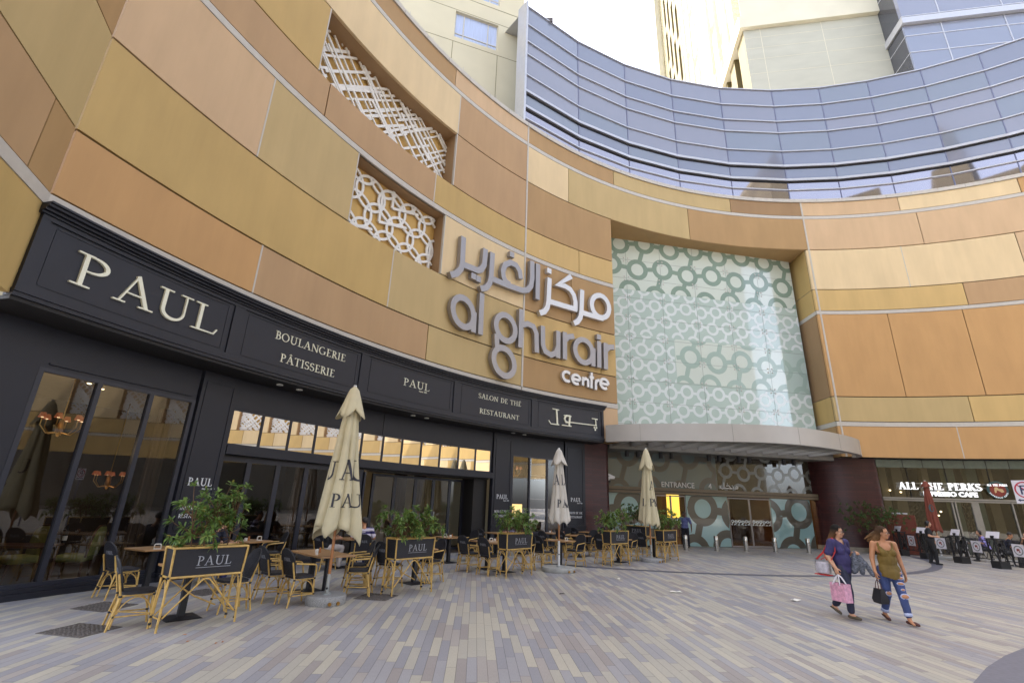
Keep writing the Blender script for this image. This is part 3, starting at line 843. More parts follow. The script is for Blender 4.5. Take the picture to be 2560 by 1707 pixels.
mb.add([(0, 50, 0), (34, 50, 0), (34, 50, 140), (0, 50, 140)], [(0, 1, 2, 3)])
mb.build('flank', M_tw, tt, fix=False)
MB().box(-1.4, 50, 0, 1, 54, 140).build('end_pier', M_twf, tt)
for y in (45.6, 48.2):
    f = MB()
    f.box(-.5, y, 30, -.42, y + .1, 138); f.box(-.5, y + .9, 30, -.42, y + 1.0, 138)
    for q in range(34): f.box(-.52, y - .2, 34 + q * 3, -.4, y + 1.2, 34.14 + q * 3)
    f.build('ladder', M_groove, tt)
for i, c in enumerate(cols_y):
    z = 40.0 - (5.9 if i % 2 else 0)
    while z < 100:
        MB().box(1.1, c[0] + .25, z + .8, 1.14, c[1] - .1, z + 8.6).build('window', M_dkglass, tt)
        z += 11.8
# blue glass tower at the right edge
Bc = (43.085, 40.082)
bg = thing('blue_tower', 'lavender blue glass tower with silver rails at the top right', 'building', (Bc[0], Bc[1], 0), math.atan2(-.174, .985))
MB().box(0, 0, 0, 26, .2, 54.4).build('lower_front', BM[1], bg)
MB().box(-.02, -.25, 55.3, 26, .2, 110).build('upper_front', BM[2], bg)
MB().box(-.2, -.45, 54.45, 26, 3.3, 55.25).build('ledge', M_rail, bg)
MB().box(0, .2, 0, .15, 3.4, 54.4).build('flank', M_dkglass, bg)
MB().box(-.02, .2, 55.3, .15, 3.4, 110).build('flank', M_dkglass, bg)
for z in (43.8, 46.9, 50.5, 52.9):
    MB().box(-.03, -.05, z - .05, 26, 3.2, z + .05).build('rail', M_rail, bg)
for z in (55.55, 61.2, 66.8):
    MB().box(-.05, -.3, z - .05, 26, 3.2, z + .05).build('rail', M_rail, bg)
for x in (3.75, 9.9, 16.0, 22.1):
    MB().box(x - .05, -.06, 0, x + .05, .1, 54.4).build('mullion', M_rail, bg)
    MB().box(x - .05, -.31, 55.3, x + .05, .1, 110).build('mullion', M_rail, bg)
# ------------------------------------------------------------ cafe front under the curve
M_navy = mat('blue_black_paint', s2l((29, 30, 40)), .45, var=.10, scale=2.2, bump=.05, bscale=25, spec=.45)
M_navyd = mat('dark_soffit', s2l((30, 27, 26)), .6, var=.1)
M_frame = mat('black_window_frame', s2l((38, 40, 52)), .4, var=.08)
M_cream = mat('cream_letters', s2l((238, 236, 214)), .45, var=.03)
M_white_l = mat('white_print', s2l((226, 228, 232)), .5, var=.03)
M_glass = glass_mat('shop_glass', (.66, .66, .64), 1.5, 1.2, .04)
M_mirror = glass_mat('coated_glass', (.12, .11, .09), 1.5, 1.0, .82)
M_lampdisc = mat('downlight_face', (.7, .7, .66), .4, var=.01)
cafe = thing('cafe_front', 'blue-black bakery cafe shopfront with cream lettering under a long curved fascia', 'shopfront')
def cs(name, p0, p1, o0, o1, z0, z1, m=M_navy, step=1.5, par=None):
    mb = MB(); arc_slab(mb, p0, p1, o0, o1, z0, z1, step=step)
    return mb.build(name, m, par or cafe, smooth=30)
fas = cs('fascia', 14.62, 61.5, -.065, .1, 4.74, 6.08)
DV = [14.62, 23.8, 33.3, 42.75, 52.2, 61.5]
cs('fascia_rail', 14.62, 61.5, -.105, -.06, 6.0, 6.075, par=fas); cs('fascia_rail', 14.62, 61.5, -.105, -.06, 4.745, 4.845, par=fas)
for i, d in enumerate(DV):
    a, b = (d, d + .3) if i == 0 else ((d - .3, d) if i == 5 else (d - .32, d + .32))
    cs('fascia_stile', a, b, -.104, -.06, 4.847, 5.998, par=fas)
for i in range(5):   # thin inner bead of each sign field
    a, b = DV[i] + .62, DV[i + 1] - .62
    for z in (4.9, 5.93): cs('bead', a, b, -.078, -.06, z, z + .025, par=fas)
    for p in (a, b): cs('bead', p - .03, p + .03, -.0775, -.06, 4.926, 5.929, par=fas)
mb = MB()
for o, z0, z1 in ((-.14, 6.078, 6.12), (-.2, 6.122, 6.17), (-.27, 6.172, 6.215), (-.31, 6.217, 6.252)):
    arc_slab(mb, 14.5, 61.62, o, .1, z0, z1)
mb.build('cornice', M_navy, cafe, smooth=30)
mb = MB(); arc_slab(mb, 14.58, 61.55, -.14, .1, 4.69, 4.742); arc_slab(mb, 14.6, 61.52, -.11, .1, 4.62, 4.688)
mb.build('fascia_lip', M_navy, cafe, smooth=30)
cs('soffit', 14.62, 61.5, -.06, 1.0, 4.555, 4.618, M_navyd)
for p in (27.8, 29.2, 39.1, 40.5, 50.4, 51.8):
    x, y, z = AP(p, .3)
    MB().lathe([(.085, 4.53), (.085, 4.554)], 16, (x, y, 0)).build('downlight', M_lampdisc, cafe)
F1 = on_arc(-.065)
def sign_word(txt, p0, p1, z, h, d=.02, track=.06, under=False, bold=1.0, per=False, sq=None, f=F1, m=M_cream, name='lettering', par=None):
    w = word_width(txt, track) * h
    sq = sq or (S(p1) - S(p0)) / w
    mb = MB()
    serif(mb, txt, S(p0), z, h, f, .002, d, track, bold, squash=sq, under=under)
    return mb.build(name, m, par or cafe, smooth=30)
# the large word, one part per letter
x = S(16.02)
hh = .60
for c, (pa, pb) in zip('PAUL', ((16.02, 17.55), (17.75, 19.45), (19.5, 21.25), (21.3, 22.75))):
    sign_word(c, pa, pb, 5.14, hh, .05, name='letter', sq=(S(pb) - S(pa)) / (GL[c][0] * hh))
sign_word('BOULANGERIE', 26.25, 31.65, 5.58, .215, .02); sign_word('PÂTISSERIE', 26.85, 30.95, 5.04, .215, .02)
sign_word('PAUL', 37.1, 39.8, 5.40, .25, .02)
sign_word('SALON DE THÉ', 45.3, 50.55, 5.61, .19, .02); sign_word('RESTAURANT', 45.5, 50.35, 5.03, .19, .02)
def small(txt, p, z, h, f=F1, m=M_cream, par=None):
    mb = MB(); sans(mb, txt, S(p), z, h, f, .006); return mb.build('lettering', m, par or cafe)
small('depuis 1889', 38.75, 5.31, .055)
for i, p in enumerate(CAFE_AR):
    w = .075 if i in (1, 4, 5, 10) else .04
    MB().ribbon(p, w, .002, .04 + .002 * i, F1).build('letter', M_cream, cafe)
for x, y in CAFE_DOT:
    MB().prism(arcpts(x, y, .045, .045, 0, 330, 11), .002, .04, F1).build('letter_dot', M_cream, cafe)
# wall panels, pilasters and openings (wall face at off = OW)
OW = .85
cs('wall', 14.65, 17.3, OW, OW + .15, 0, 4.56)
cs('wall', 17.32, 24.0, OW + .03, OW + .15, 3.83, 4.56); cs('panel_bead', 17.6, 23.7, OW - .01, OW + .03, 3.9, 3.93)
cs('plinth', 14.65, 24.05, OW - .1, OW + .1, 0.0, .1); cs('sill', 17.3, 24.0, OW - .06, OW + .15, .102, .17)
def pil(p0, p1):
    w = cs('pilaster', p0, p1, OW - .05, OW + .15, 0, 4.55)
    q = (p1 - p0) * .12
    for a, b, z0, z1 in ((p0 + q, p1 - q, .18, .24), (p0 + q, p1 - q, .74, .8), (p0, p1, .86, .94), (p0 + q, p1 - q, 1.0, 1.02), (p0 + q, p1 - q, 4.3, 4.32)):
        cs('moulding', a, b, OW - .09 if z0 == .86 else OW - .07, OW - .045, z0, z1, par=w)
    for a in (p0 + q, p1 - q):
        cs('moulding', a - .05, a + .05, OW - .069, OW - .046, 1.021, 4.299, par=w)
    cs('plinth', p0 - .1, p1 + .1, OW - .12, OW + .1, .001, .16, par=w)
    return w
pa, pb_ = pil(24.06, 26.1), pil(49.1, 51.4)
def windows(p0, p1, z0, z1, mulls, off, gm, fw=.085, dep=.1, name='window', par=None):
    """one window: frame as the part, each pane a sub-part"""
    par = par or cafe
    dg = math.degrees(fw / 25.8)
    f = MB()
    ed = [p0] + list(mulls) + [p1]
    for i, p in enumerate(ed):
        a, b = (p, p + dg) if i == 0 else ((p - dg, p) if i == len(ed) - 1 else (p - dg / 2, p + dg / 2))
        arc_slab(f, a, b, off - dep / 2, off + dep / 2, z0, z1, step=1)
    arc_slab(f, p0, p1, off - dep / 2 + .003, off + dep / 2 - .003, z0, z0 + fw * .8); arc_slab(f, p0, p1, off - dep / 2 + .003, off + dep / 2 - .003, z1 - fw * .8, z1)
    fo = f.build(name, M_frame, par)
    for a, b in zip(ed[:-1], ed[1:]):
        A, B = Vector(AP(a, off)), Vector(AP(b, off))
        MB().add([(A.x, A.y, z0 + .02), (B.x, B.y, z0 + .02), (B.x, B.y, z1 - .02), (A.x, A.y, z1 - .02)], [(0, 1, 2, 3)]).build('pane', gm, fo)
    return fo
windows(17.32, 24.0, .17, 3.83, (19.6, 21.85), OW + .06, M_glass)
cs('wall', 26.14, 37.4, OW + .02, OW + .15, 3.82, 4.56); cs('wall', 37.44, 49.06, OW + .02, OW + .15, 3.82, 4.56)
windows(26.14, 49.06, 2.93, 3.82, (28.15, 30.05, 31.95, 33.85, 35.75, 37.65, 39.45, 41.35, 43.3, 45.3, 47.2), OW + .07, M_mirror, .05, .06, 'transom')
cs('lintel', 26.12, 49.08, OW - .07, OW + .2, 2.71, 2.93)
cs('door_head', 26.12, 49.08, OW + .2, 2.0, 2.66, 2.72, M_navyd)
windows(26.14, 36.4, .02, 2.66, (28.0, 29.9, 31.9, 33.9), OW + .2, M_glass, .13, .07, 'folding_door')
windows(38.5, 47.6, .02, 2.62, (40.6, 42.6, 44.4, 46.1), OW + .95, M_glass, .11, .07, 'folding_door')
cs('wall', 47.6, 49.08, OW + .3, 1.9, 0, 2.66, M_navyd)
mb = MB()
for (o0, o1, z0, z1) in ((.95, 1.8, .04, .12), (.95, 1.8, 2.5, 2.6), (.95, 1.03, .121, 2.499), (1.72, 1.8, .121, 2.499)):
    arc_slab(mb, 36.42, 36.56, o0, o1, z0, z1, step=1)
lf = mb.build('door_leaf', M_frame, cafe)
MB().add([AP(36.49, 1.02, .1), AP(36.49, 1.74, .1), AP(36.49, 1.74, 2.52), AP(36.49, 1.02, 2.52)], [(0, 1, 2, 3)]).build('pane', M_glass, lf)
cs('wall', 51.42, 57.9, OW + .02, OW + .15, 3.74, 4.56); cs('wall', 51.42, 57.9, OW + .0, OW + .15, 0, .62); cs('panel_bead', 51.7, 57.6, OW - .02, OW, .2, .5)
windows(51.42, 57.9, .62, 3.74, (53.6, 55.8), OW + .06, M_glass, .075)
pc = pil(57.95, 60.5)
# lettering on the pilasters
FP = on_arc(OW - .05)
def pword(par, txt, p, z, h, wd, under=False, m=M_white_l):
    w = word_width(txt, .06) * h
    mb = MB(); serif(mb, txt, S(p) - wd / 2, z, h, FP, .001, .006, squash=wd / w, bold=1.15)
    mb.build('lettering', m, par)
for par, p in ((pa, 25.1), (pb_, 50.25), (pc, 59.25)):
    pword(par, 'PAUL', p, 1.94, .17, .56); small('depuis 1889', p + .15, 1.86, .045, FP, M_white_l, par)
pword(pa, 'SALON DE THÉ', 25.1, 1.42, .085, .66); pword(pa, 'RESTAURANT', 25.1, 1.25, .085, .62)
pword(pb_, 'BOULANGERIE', 50.25, 1.42, .085, .7); pword(pb_, 'PÂTISSERIE', 50.25, 1.25, .085, .58)
pword(pc, 'SALON DE THÉ', 59.25, 1.42, .09, .72); pword(pc, 'RESTAURANT', 59.25, 1.25, .09, .68)
# notice board behind the right window
nb = cs('notice_board', 53.75, 55.6, OW + .1, OW + .12, 2.0, 2.95, M_navyd)
pf = on_arc(OW + .1)
mb = MB(); serif(mb, 'PAUL', S(54.35), 2.76, .1, pf, .001, .006); mb.build('lettering', M_white_l, nb)
cs('board_edge', 53.7, 55.65, OW + .09, OW + .13, 1.97, 2.0, M_trim, par=nb); cs('board_edge', 53.7, 55.65, OW + .09, OW + .13, 2.95, 2.97, M_trim, par=nb)
# room behind the glass
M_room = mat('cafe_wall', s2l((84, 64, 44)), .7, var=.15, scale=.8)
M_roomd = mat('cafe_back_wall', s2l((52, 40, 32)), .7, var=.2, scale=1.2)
M_ceil = mat('cafe_ceiling', s2l((150, 134, 108)), .8, var=.05)
M_floor = mat('cafe_floor', s2l((72, 58, 48)), .4, var=.2, scale=4)
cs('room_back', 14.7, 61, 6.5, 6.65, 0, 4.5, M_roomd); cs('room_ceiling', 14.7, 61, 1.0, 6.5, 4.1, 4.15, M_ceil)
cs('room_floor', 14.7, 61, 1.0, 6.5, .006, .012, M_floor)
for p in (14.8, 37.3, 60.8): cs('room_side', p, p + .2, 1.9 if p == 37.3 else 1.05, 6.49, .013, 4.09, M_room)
cs('panelling', 24.5, 26, 1.02, 1.1, 0, 4.1, M_room)
# pale curtains beside the doors, lit counter at the back of the right room
M_curt = mat('brown_curtain', s2l((104, 84, 66)), .9, var=.2, scale=20, stretch=(1, 1, .05))
def curtain(p, off, z0, z1, wd=.55, m=M_curt):
    mb = MB(); vs, fs = [], []
    for i in range(25):
        o = off + .05 * math.sin(i * 1.9)
        a = p + math.degrees(wd / 25) * i / 24
        vs += [AP(a, o, z0), AP(a, o, z1)]
    for i in range(24): fs.append((2 * i, 2 * i + 2, 2 * i + 3, 2 * i + 1))
    return mb.add(vs, fs).build('curtain', m, cafe, smooth=60)
curtain(41.3, 2.3, .02, 2.9); curtain(43.2, 2.3, .02, 2.9); curtain(32.0, 1.6, .02, 2.7, .5); curtain(23.2, 1.5, .1, 3.6, .35)
M_glow = mat('lit_display', (.9, .62, .22), .5, emis=(1.0, .66, .25), estr=.35, var=.3, scale=5)
ct = cs('counter', 51.5, 58.5, 3.6, 4.4, .013, 1.1, M_room)
cs('display_case', 51.6, 58.4, 4.6, 4.7, 1.12, 1.75, M_glow, par=ct)
M_bulb = mat('lit_bulb', (1, .85, .6), .4, emis=(1.0, .78, .45), estr=.8, var=.01)
lamps = [(18.3, 2.0), (19.3, 2.6), (20.9, 2.2), (21.6, 3.0), (22.6, 3.4), (52.2, 2.0), (53.0, 2.6), (54.0, 2.2), (54.6, 2.9), (55.2, 2.4), (53.4, 3.4), (56.3, 3.0), (29, 2.5), (34, 3), (44, 3.2), (40.5, 3.4)]
for p, o in lamps:
    x, y, z = AP(p, o)
    MB().lathe([(.03, 4.08), (.045, 4.09), (.045, 4.1)], 10, (x, y, 0)).build('ceiling_spot', M_bulb, cafe)
# chandelier with red shades
M_brass = mat('brass', s2l((170, 130, 70)), .3, .9)
M_shade = mat('red_shade', (.30, .09, .04), .7, emis=(1.0, .25, .08), estr=.03)
CHP = (20.4, 3.05, 25.6, 2.05)
def chandelier(p, o, z, lab, sc=1.0, lamp=True):
    x, y, _ = AP(p, o)
    e = thing('chandelier', lab, 'chandelier', (x, y, z), 0, 'lit chandeliers inside the cafe')
    m = MB(); m.tube([(0, 0, 4.1 - z), (0, 0, 0)], .012, 6); m.lathe([(.02, -.25), (.07, -.1), (.03, .1)], 10)
    for i in range(6):
        a = i * math.pi / 3
        m.tube([(0, 0, -.15), (.2 * math.cos(a), .2 * math.sin(a), -.2), (.33 * math.cos(a), .33 * math.sin(a), -.05), (.33 * math.cos(a), .33 * math.sin(a), .1)], .012, 5)
    m.build('arms', M_brass, e)
    for i in range(6):
        a = i * math.pi / 3
        c = (.33 * math.cos(a), .33 * math.sin(a), 0)
        s = MB().lathe([(.075, .1), (.045, .2)], 12, c, cap=False).build('lamp_shade', M_shade, e)
        MB().lathe([(.02, .1), (.03, .15), (.015, .2)], 8, c).build('bulb', M_bulb, s)
    if lamp:
        l = bpy.data.lights.new('chandelier_light', 'POINT'); l.energy = 1.6; l.color = (1, .72, .42); l.shadow_soft_size = .25
        lo = bpy.data.objects.new('chandelier_light', l); COL.objects.link(lo); lo.parent = e; lo.location = (0, 0, -.35)
    return e
chandelier(CHP[0], 2.4, CHP[1], 'brass chandelier with red shades seen through the big left window')
chandelier(CHP[2], 5.0, CHP[3], 'distant brass chandelier with red shades deep in the left room')
chandelier(39.4, 3.2, 2.9, 'brass chandelier hanging behind the open folding doors')
chandelier(54.5, 2.6, 3.2, 'brass chandelier above the counter behind the right window')

# ------------------------------------------------------------ glazed entrance
EA = (5.12, 25.43); ET = Vector((.9829, .1841, 0)); EANG = math.atan2(.1841, .9829)
ent = thing('mall_entrance', 'tall glazed mall entrance with ring patterned glass and lit doors', 'entrance', (EA[0], EA[1], 0), EANG)
def glazing(name, c, rough=.06, coat=1.0):
    m = mat(name, s2l(c), rough, var=.05, scale=.35, spec=.6)
    b = m.node_tree.nodes['Principled BSDF']; b.inputs['Coat Weight'].default_value = coat; b.inputs['Coat Roughness'].default_value = .01
    return m
M_mint = glazing('mint_glass', (184, 205, 199)); M_mintl = glazing('pale_mint_glass', (212, 224, 216)); M_mintd = glazing('green_glass', (150, 174, 166))
M_fritw = glazing('white_frit', (220, 230, 230), .25, .7); M_fritg = glazing('green_frit', (134, 160, 148), .2, .8); M_fritm = glazing('mid_frit', (166, 190, 182), .2, .8)
M_lowglass = glazing('pale_blue_glass', (150, 184, 186)); M_fritb = glazing('brown_frit', (84, 80, 70), .3, .5); M_dkgl = glazing('dark_brown_glass', (58, 52, 42)); M_gryfr = glazing('grey_frit', (112, 116, 114), .3, .5)
M_gryup = glazing('grey_blue_glass', (104, 116, 116))
UP0, UP1 = -.7, 12.36
yG = -.5
mb = MB().box(UP0, yG, 5.0, UP1, yG + .06, 16.83)
mb.build('glass_wall_lower', M_mint, ent)
def rings(mb, x0, x1, z0, z1, pitch, ro, ri, seed, y=yG, bw=None, holes=None, jit=0.0):
    """honeycomb of joined rings, clipped to a rectangle; face just proud of the glass"""
    rnd = random.Random(seed)
    fn = lambda a, b, h: (min(x1, max(x0, a)), y - h, min(z1, max(z0, b)))
    k = 0
    C = {}
    rows = int((z1 - z0) / pitch) + 3
    colsn = int((x1 - x0) / pitch * 1.45) + 6
    for j in range(rows):
        sh = (.33 * j * pitch) % pitch
        for i in range(colsn):
            C[(i - int(.33 * j), j)] = (x0 - pitch * (.45 + .1 * seed % .5) + i * pitch + sh - pitch, z0 - pitch * .15 + j * pitch * .98 + .12 * pitch * ((i + j) % 2))
    for (i, j), (cx, cy) in C.items():
        run = []
        h = .002 + .0003 * (k % 5); k += 1
        r, w = (ro + ri) / 2, ro - ri
        for q in range(33):
            a = 2 * math.pi * q / 32
            p = (cx + r * math.cos(a), cy + r * math.sin(a))
            ok = x0 - w / 2 <= p[0] <= x1 + w / 2 and z0 - w / 2 <= p[1] <= z1 + w / 2
            if ok: run.append(p)
            if (not ok or q == 32) and len(run) > 1: mb.ribbon(run, w, .0, h, fn, closed=(len(run) == 33))
            if not ok: run = []
        for di, dj in ((1, 0), (0, 1)):
            if dj and (i + 2 * j) % 3 == 0: continue
            o = C.get((i + di, j + dj))
            if o:
                d = Vector((o[0] - cx, o[1] - cy)); L = d.length; d /= L
                c = clip_seg((cx + d.x * (ro - .02), cy + d.y * (ro - .02)), (cx + d.x * (L - ro + .02), cy + d.y * (L - ro + .02)), x0 + .05, z0 + .05, x1 - .05, z1 - .05)
                if c: mb.ribbon([c[0], c[1]], bw or (ro - ri) * .95, .0, .0012, fn)
zz = 13.6
MB().box(UP0, yG - .004, zz, UP1, yG - .001, 16.82).build('glass_wall_upper', M_mintl, ent)
def ring_part(name, m, *a, **k):
    mb = MB(); rings(mb, *a, **k); return mb.build(name, m, ent)
ring_part('ring_pattern', M_fritg, UP0, UP1, zz, 16.81, 1.6, .66, .38, 2, y=yG - .005)
ring_part('ring_pattern', M_fritw, UP0, UP1, 10.9, zz - .01, .96, .395, .24, 4)
MB().box(4.0, yG - .004, 8.35, 10.9, yG - .001, 10.85).build('glass_panel_field', M_mintl, ent)
ring_part('ring_pattern', M_fritm, 4.0, 10.9, 8.35, 10.85, 1.6, .66, .38, 3, y=yG - .005)
ring_part('ring_pattern', M_fritw, UP0, 3.95, 8.3, 10.88, .96, .395, .24, 4)
ring_part('ring_pattern', M_fritm, 10.95, UP1, 8.3, 10.88, 1.6, .66, .38, 5)
ring_part('ring_pattern', M_fritw, UP0, UP1, 5.05, 8.3, .96, .395, .24, 6)
# joints and point fixings
M_joint = mat('glass_joint', s2l((120, 136, 132)), .5)
jx = [1.3, 3.45, 5.6, 7.75, 9.9]; jz = [5.9, 7.1, 8.3, 9.5, 10.7, 11.9, 13.1, 14.3, 15.5]
for x in jx: MB().box(x - .008, yG - .008, 5.0, x + .008, yG + .01, 16.82).build('glass_joint', M_joint, ent)
for z in jz: MB().box(UP0, yG - .0085, z - .007, UP1, yG + .01, z + .007).build('glass_joint', M_joint, ent)
fix = MB()
for a in (-.13, .13):
    for b in (-.11, .11):
        fix.lathe([(.045, 0), (.04, .025), (.015, .035)], 10, M=Matrix.Translation((a, yG - .009, b)) @ Matrix.Rotation(R_(90), 4, 'X'))
fx0 = None
for x in jx:
    for z in jz:
        if fx0 is None:
            fx0 = fix.build('point_fixing', M_steel_l, ent); fx0.location = (x, 0, z)
        else:
            o = fx0.copy(); COL.objects.link(o); o.parent = ent; o.location = (x, 0, z)
# lower storey
M_doorgl = glass_mat('door_glass', (.85, .84, .8), 1.45, .8, .0)
M_lint = mat('bronze_lintel', s2l((112, 100, 82)), .45, .3, var=.06)
MB().bbox(-.1, -.3, 2.47, 12.1, .12, 2.78, .02).build('lintel', M_lint, ent)
MB().box(-.1, -.33, 2.6, 12.12, -.301, 2.63).build('lintel_line', M_gap, ent)
MB().box(-.05, 0, 2.78, 6.15, .05, 4.9).build('fanlight', M_gryup, ent)
MB().box(6.15, 0, 2.78, 11.95, .05, 4.9).build('fanlight', M_dkgl, ent)
ring_part('ring_pattern', M_fritb, -.05, 6.12, 2.8, 4.6, 1.72, .66, .38, 2, y=0)
ring_part('ring_pattern', M_gryfr, 6.2, 11.9, 2.8, 4.6, 1.06, .41, .25, 4, y=0)
for i, (a, b) in enumerate(((0.0, 2.52), (4.24, 6.62), (9.18, 11.62))):
    MB().box(a, 0, .02, b, .05, 2.47).build('side_glass', M_lowglass, ent)
    ring_part('ring_pattern', M_fritb, a + .01, b - .01, .03, 2.46, 1.9, .86, .47, 3 + i, y=0)
for a, b in ((2.56, 4.2), (6.66, 9.14)):
    m = (a + b) / 2
    for c, d in ((a, m - .01), (m + .01, b)):
        f = MB()
        for x in (c, d - .03): f.box(x, -.01, .02, x + .03, .04, 2.44)
        f.box(c, -.009, .02, d, .039, .09); f.box(c, -.009, 2.38, d, .039, 2.44)
        do = f.build('sliding_door', M_steel, ent)
        MB().box(c + .03, .01, .09, d - .03, .018, 2.38).build('pane', M_doorgl, do)
        st = MB(); rings(st, c + .06, d - .06, 1.08, 1.36, .2, .075, .045, 4, y=.0)
        st.build('ring_strip', M_fritw, do)
# hall behind the doors
M_hall = mat('hall_wall', s2l((96, 66, 42)), .5, var=.25, scale=.7)
M_hallf = mat('hall_floor', s2l((120, 100, 78)), .2, var=.15)
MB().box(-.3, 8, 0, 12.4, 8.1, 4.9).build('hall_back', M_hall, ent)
MB().box(-.3, .1, .005, 12.4, 8, .012).build('hall_floor', M_hallf, ent)
MB().box(-.3, .1, 4.0, 12.4, 8, 4.05).build('hall_ceiling', M_hall, ent)
for x in (-.3, 12.3): MB().box(x, .06, .013, x + .1, 8, 3.99).build('hall_side', M_hall, ent)
M_amber = mat('amber_light_panel', (.8, .5, .08), .5, emis=(1.0, .62, .1), estr=.38, var=.1, scale=.8)
MB().box(4.35, 2.2, 1.3, 5.1, 2.25, 3.6).build('light_panel', M_amber, ent)
MB().box(3.6, 2.6, .02, 4.25, 2.7, 3.9).build('column', M_roomd, ent); MB().box(5.2, 2.4, .02, 5.9, 2.5, 3.9).build('column', M_room, ent)
MB().box(7.0, 4.2, .02, 8.1, 4.3, 3.9).build('column', M_roomd, ent)
for x, y in ((2.9, 1.6), (7.2, 1.6), (8.2, 1.6), (7.5, 3.6), (8.5, 3.6)):
    MB().lathe([(.05, 3.97), (.05, 3.995)], 10, (x, y, 0)).build('ceiling_spot', M_bulb, ent)
l = bpy.data.lights.new('hall_light', 'POINT'); l.energy = 60; l.color = (1, .66, .3); l.shadow_soft_size = .4
lo = bpy.data.objects.new('hall_light', l); COL.objects.link(lo); lo.parent = ent; lo.location = (5.5, 3.2, 3.4)
# lettering over the doors
M_ltr = mat('silver_lettering', s2l((196, 196, 196)), .4, .5)
fe = lambda x, z, h: (x, -h - .004, z)
mb = MB(); sans(mb, 'ENTRANCE', 2.9, 2.84, .27, fe, .03, squash=.98); sans(mb, '4', 5.6, 2.84, .27, fe, .03)
mb.build('lettering', M_ltr, ent)
mb = MB()
ex = 6.28
for i, (pts, cl) in enumerate((([(ex, 3.0), (ex + .02, 2.9), (ex + .12, 2.86), (ex + .22, 2.9), (ex + .23, 3.2)], 0), ([(ex + .24, 2.9), (ex + .62, 2.9)], 0), ([(ex + .36, 3.03), (ex + .5, 3.04), (ex + .58, 2.96), (ex + .6, 2.9)], 0),
        ([(ex + .7, 3.06), (ex + .78, 2.96), (ex + .76, 2.9), (ex + .62, 2.9)], 0), ([(ex + .82, 2.9), (ex + .92, 2.9)], 0), (arcpts(ex + .98, 2.96, .06, .06, 0, 330, 11), 1))):
    mb.ribbon(pts, .035, 0, .03 + .001 * i, fe, closed=bool(cl))
mb.prism(arcpts(ex + .44, 3.14, .022, .022, 0, 300, 6), 0, .03, fe)
mb.build('lettering', M_ltr, ent)
# canopy
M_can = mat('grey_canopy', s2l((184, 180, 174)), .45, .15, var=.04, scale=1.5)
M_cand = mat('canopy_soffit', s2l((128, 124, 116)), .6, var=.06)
can = thing('entrance_canopy', 'curved grey metal canopy with finned underside over the entrance', 'canopy')
CP = [(4.55, 22.55), (5.2, 22.15), (6.2, 21.75), (7.4, 21.42), (8.7, 21.16), (10.0, 21.0), (11.2, 21.02), (12.4, 21.25), (13.5, 21.68), (14.6, 22.25), (15.6, 22.9), (16.5, 23.55), (17.2, 24.15), (17.7, 24.7), (18.0, 25.2), (18.1, 25.6)]
def spl(P, n):
    out = []
    for i in range(len(P) - 1):
        p0, p1, p2, p3 = [Vector(P[max(0, min(len(P) - 1, j))]) for j in (i - 1, i, i + 1, i + 2)]
        for k in range(n):
            t = k / n
            out.append(.5 * ((2 * p1) + (-p0 + p2) * t + (2 * p0 - 5 * p1 + 4 * p2 - p3) * t * t + (-p0 + 3 * p1 - 3 * p2 + p3) * t ** 3))
    return out + [Vector(P[-1])]
CS = spl(CP, 4)
MB().ribbon([(p.x, p.y) for p in CS], .26, 4.6, 5.36).build('edge_band', M_can, can, smooth=40)
for i in (7, 19, 29, 39, 49):
    p = CS[i]; d = (CS[i + 1] - CS[i - 1]).normalized(); n = Vector((d.y, -d.x))
    a = p + n * .13
    MB().tube([(a.x, a.y, 4.6), (a.x, a.y, 5.36)], .006, 5).build('joint', M_cand, can)
top = [(p.x, p.y) for p in CS] + [(17.3, 27.0), (5.0, 24.7)]
_q = Vector((-.1841, .9829))
_sl = lambda x, y: (EA[0] + ET.x * x + _q.x * y, EA[1] + ET.y * x + _q.y * y)
top = [(p.x, p.y) for p in CS] + [_sl(11.6, -3.3), _sl(-.2, -3.0)]
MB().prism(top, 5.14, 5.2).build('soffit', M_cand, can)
MB().prism(top, 5.22, 5.3).build('roof', M_can, can)
E3 = lambda x, y, z: Vector((EA[0], EA[1], 0)) + ET * x + Vector((-.1841, .9829, 0)) * y + Vector((0, 0, z))
def front_y(x):    # local distance from the door plane to the canopy edge at local x
    best = None
    for p in CS:
        r = Vector((p.x - EA[0], p.y - EA[1], 0)); lx, ly = r.dot(ET), r.dot(Vector((-.1841, .9829, 0)))
        if best is None or abs(lx - x) < best[0]: best = (abs(lx - x), ly)
    return best[1]
for i in range(14):
    x = -.2 + i * .92
    y1 = front_y(x)
    if x > 11.4 or y1 > -1.6: continue
    mb = MB()
    f = lambda a, b, c: E3(a, b, c)
    vs = [E3(x + dx_, yy, z) for dx_ in (0, .1) for yy, z in ((-1.2, 4.63), (y1 + .1, 4.63), (y1 + .1, 5.135), (-1.2, 5.135))]
    mb.add(vs, [(0, 1, 2, 3), (4, 7, 6, 5), (0, 4, 5, 1), (1, 5, 6, 2), (2, 6, 7, 3), (3, 7, 4, 0)])
    mb.build('fin', M_can, can)
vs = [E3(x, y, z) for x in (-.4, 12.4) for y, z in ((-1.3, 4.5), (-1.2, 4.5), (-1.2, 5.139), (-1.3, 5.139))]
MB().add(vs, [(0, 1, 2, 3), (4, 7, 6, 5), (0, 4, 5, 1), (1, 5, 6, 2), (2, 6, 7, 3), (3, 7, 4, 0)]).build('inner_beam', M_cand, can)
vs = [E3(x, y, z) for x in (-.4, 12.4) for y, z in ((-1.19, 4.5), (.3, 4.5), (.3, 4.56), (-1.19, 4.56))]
MB().add(vs, [(0, 1, 2, 3), (4, 7, 6, 5), (0, 4, 5, 1), (1, 5, 6, 2), (2, 6, 7, 3), (3, 7, 4, 0)]).build('inner_soffit', M_cand, can)
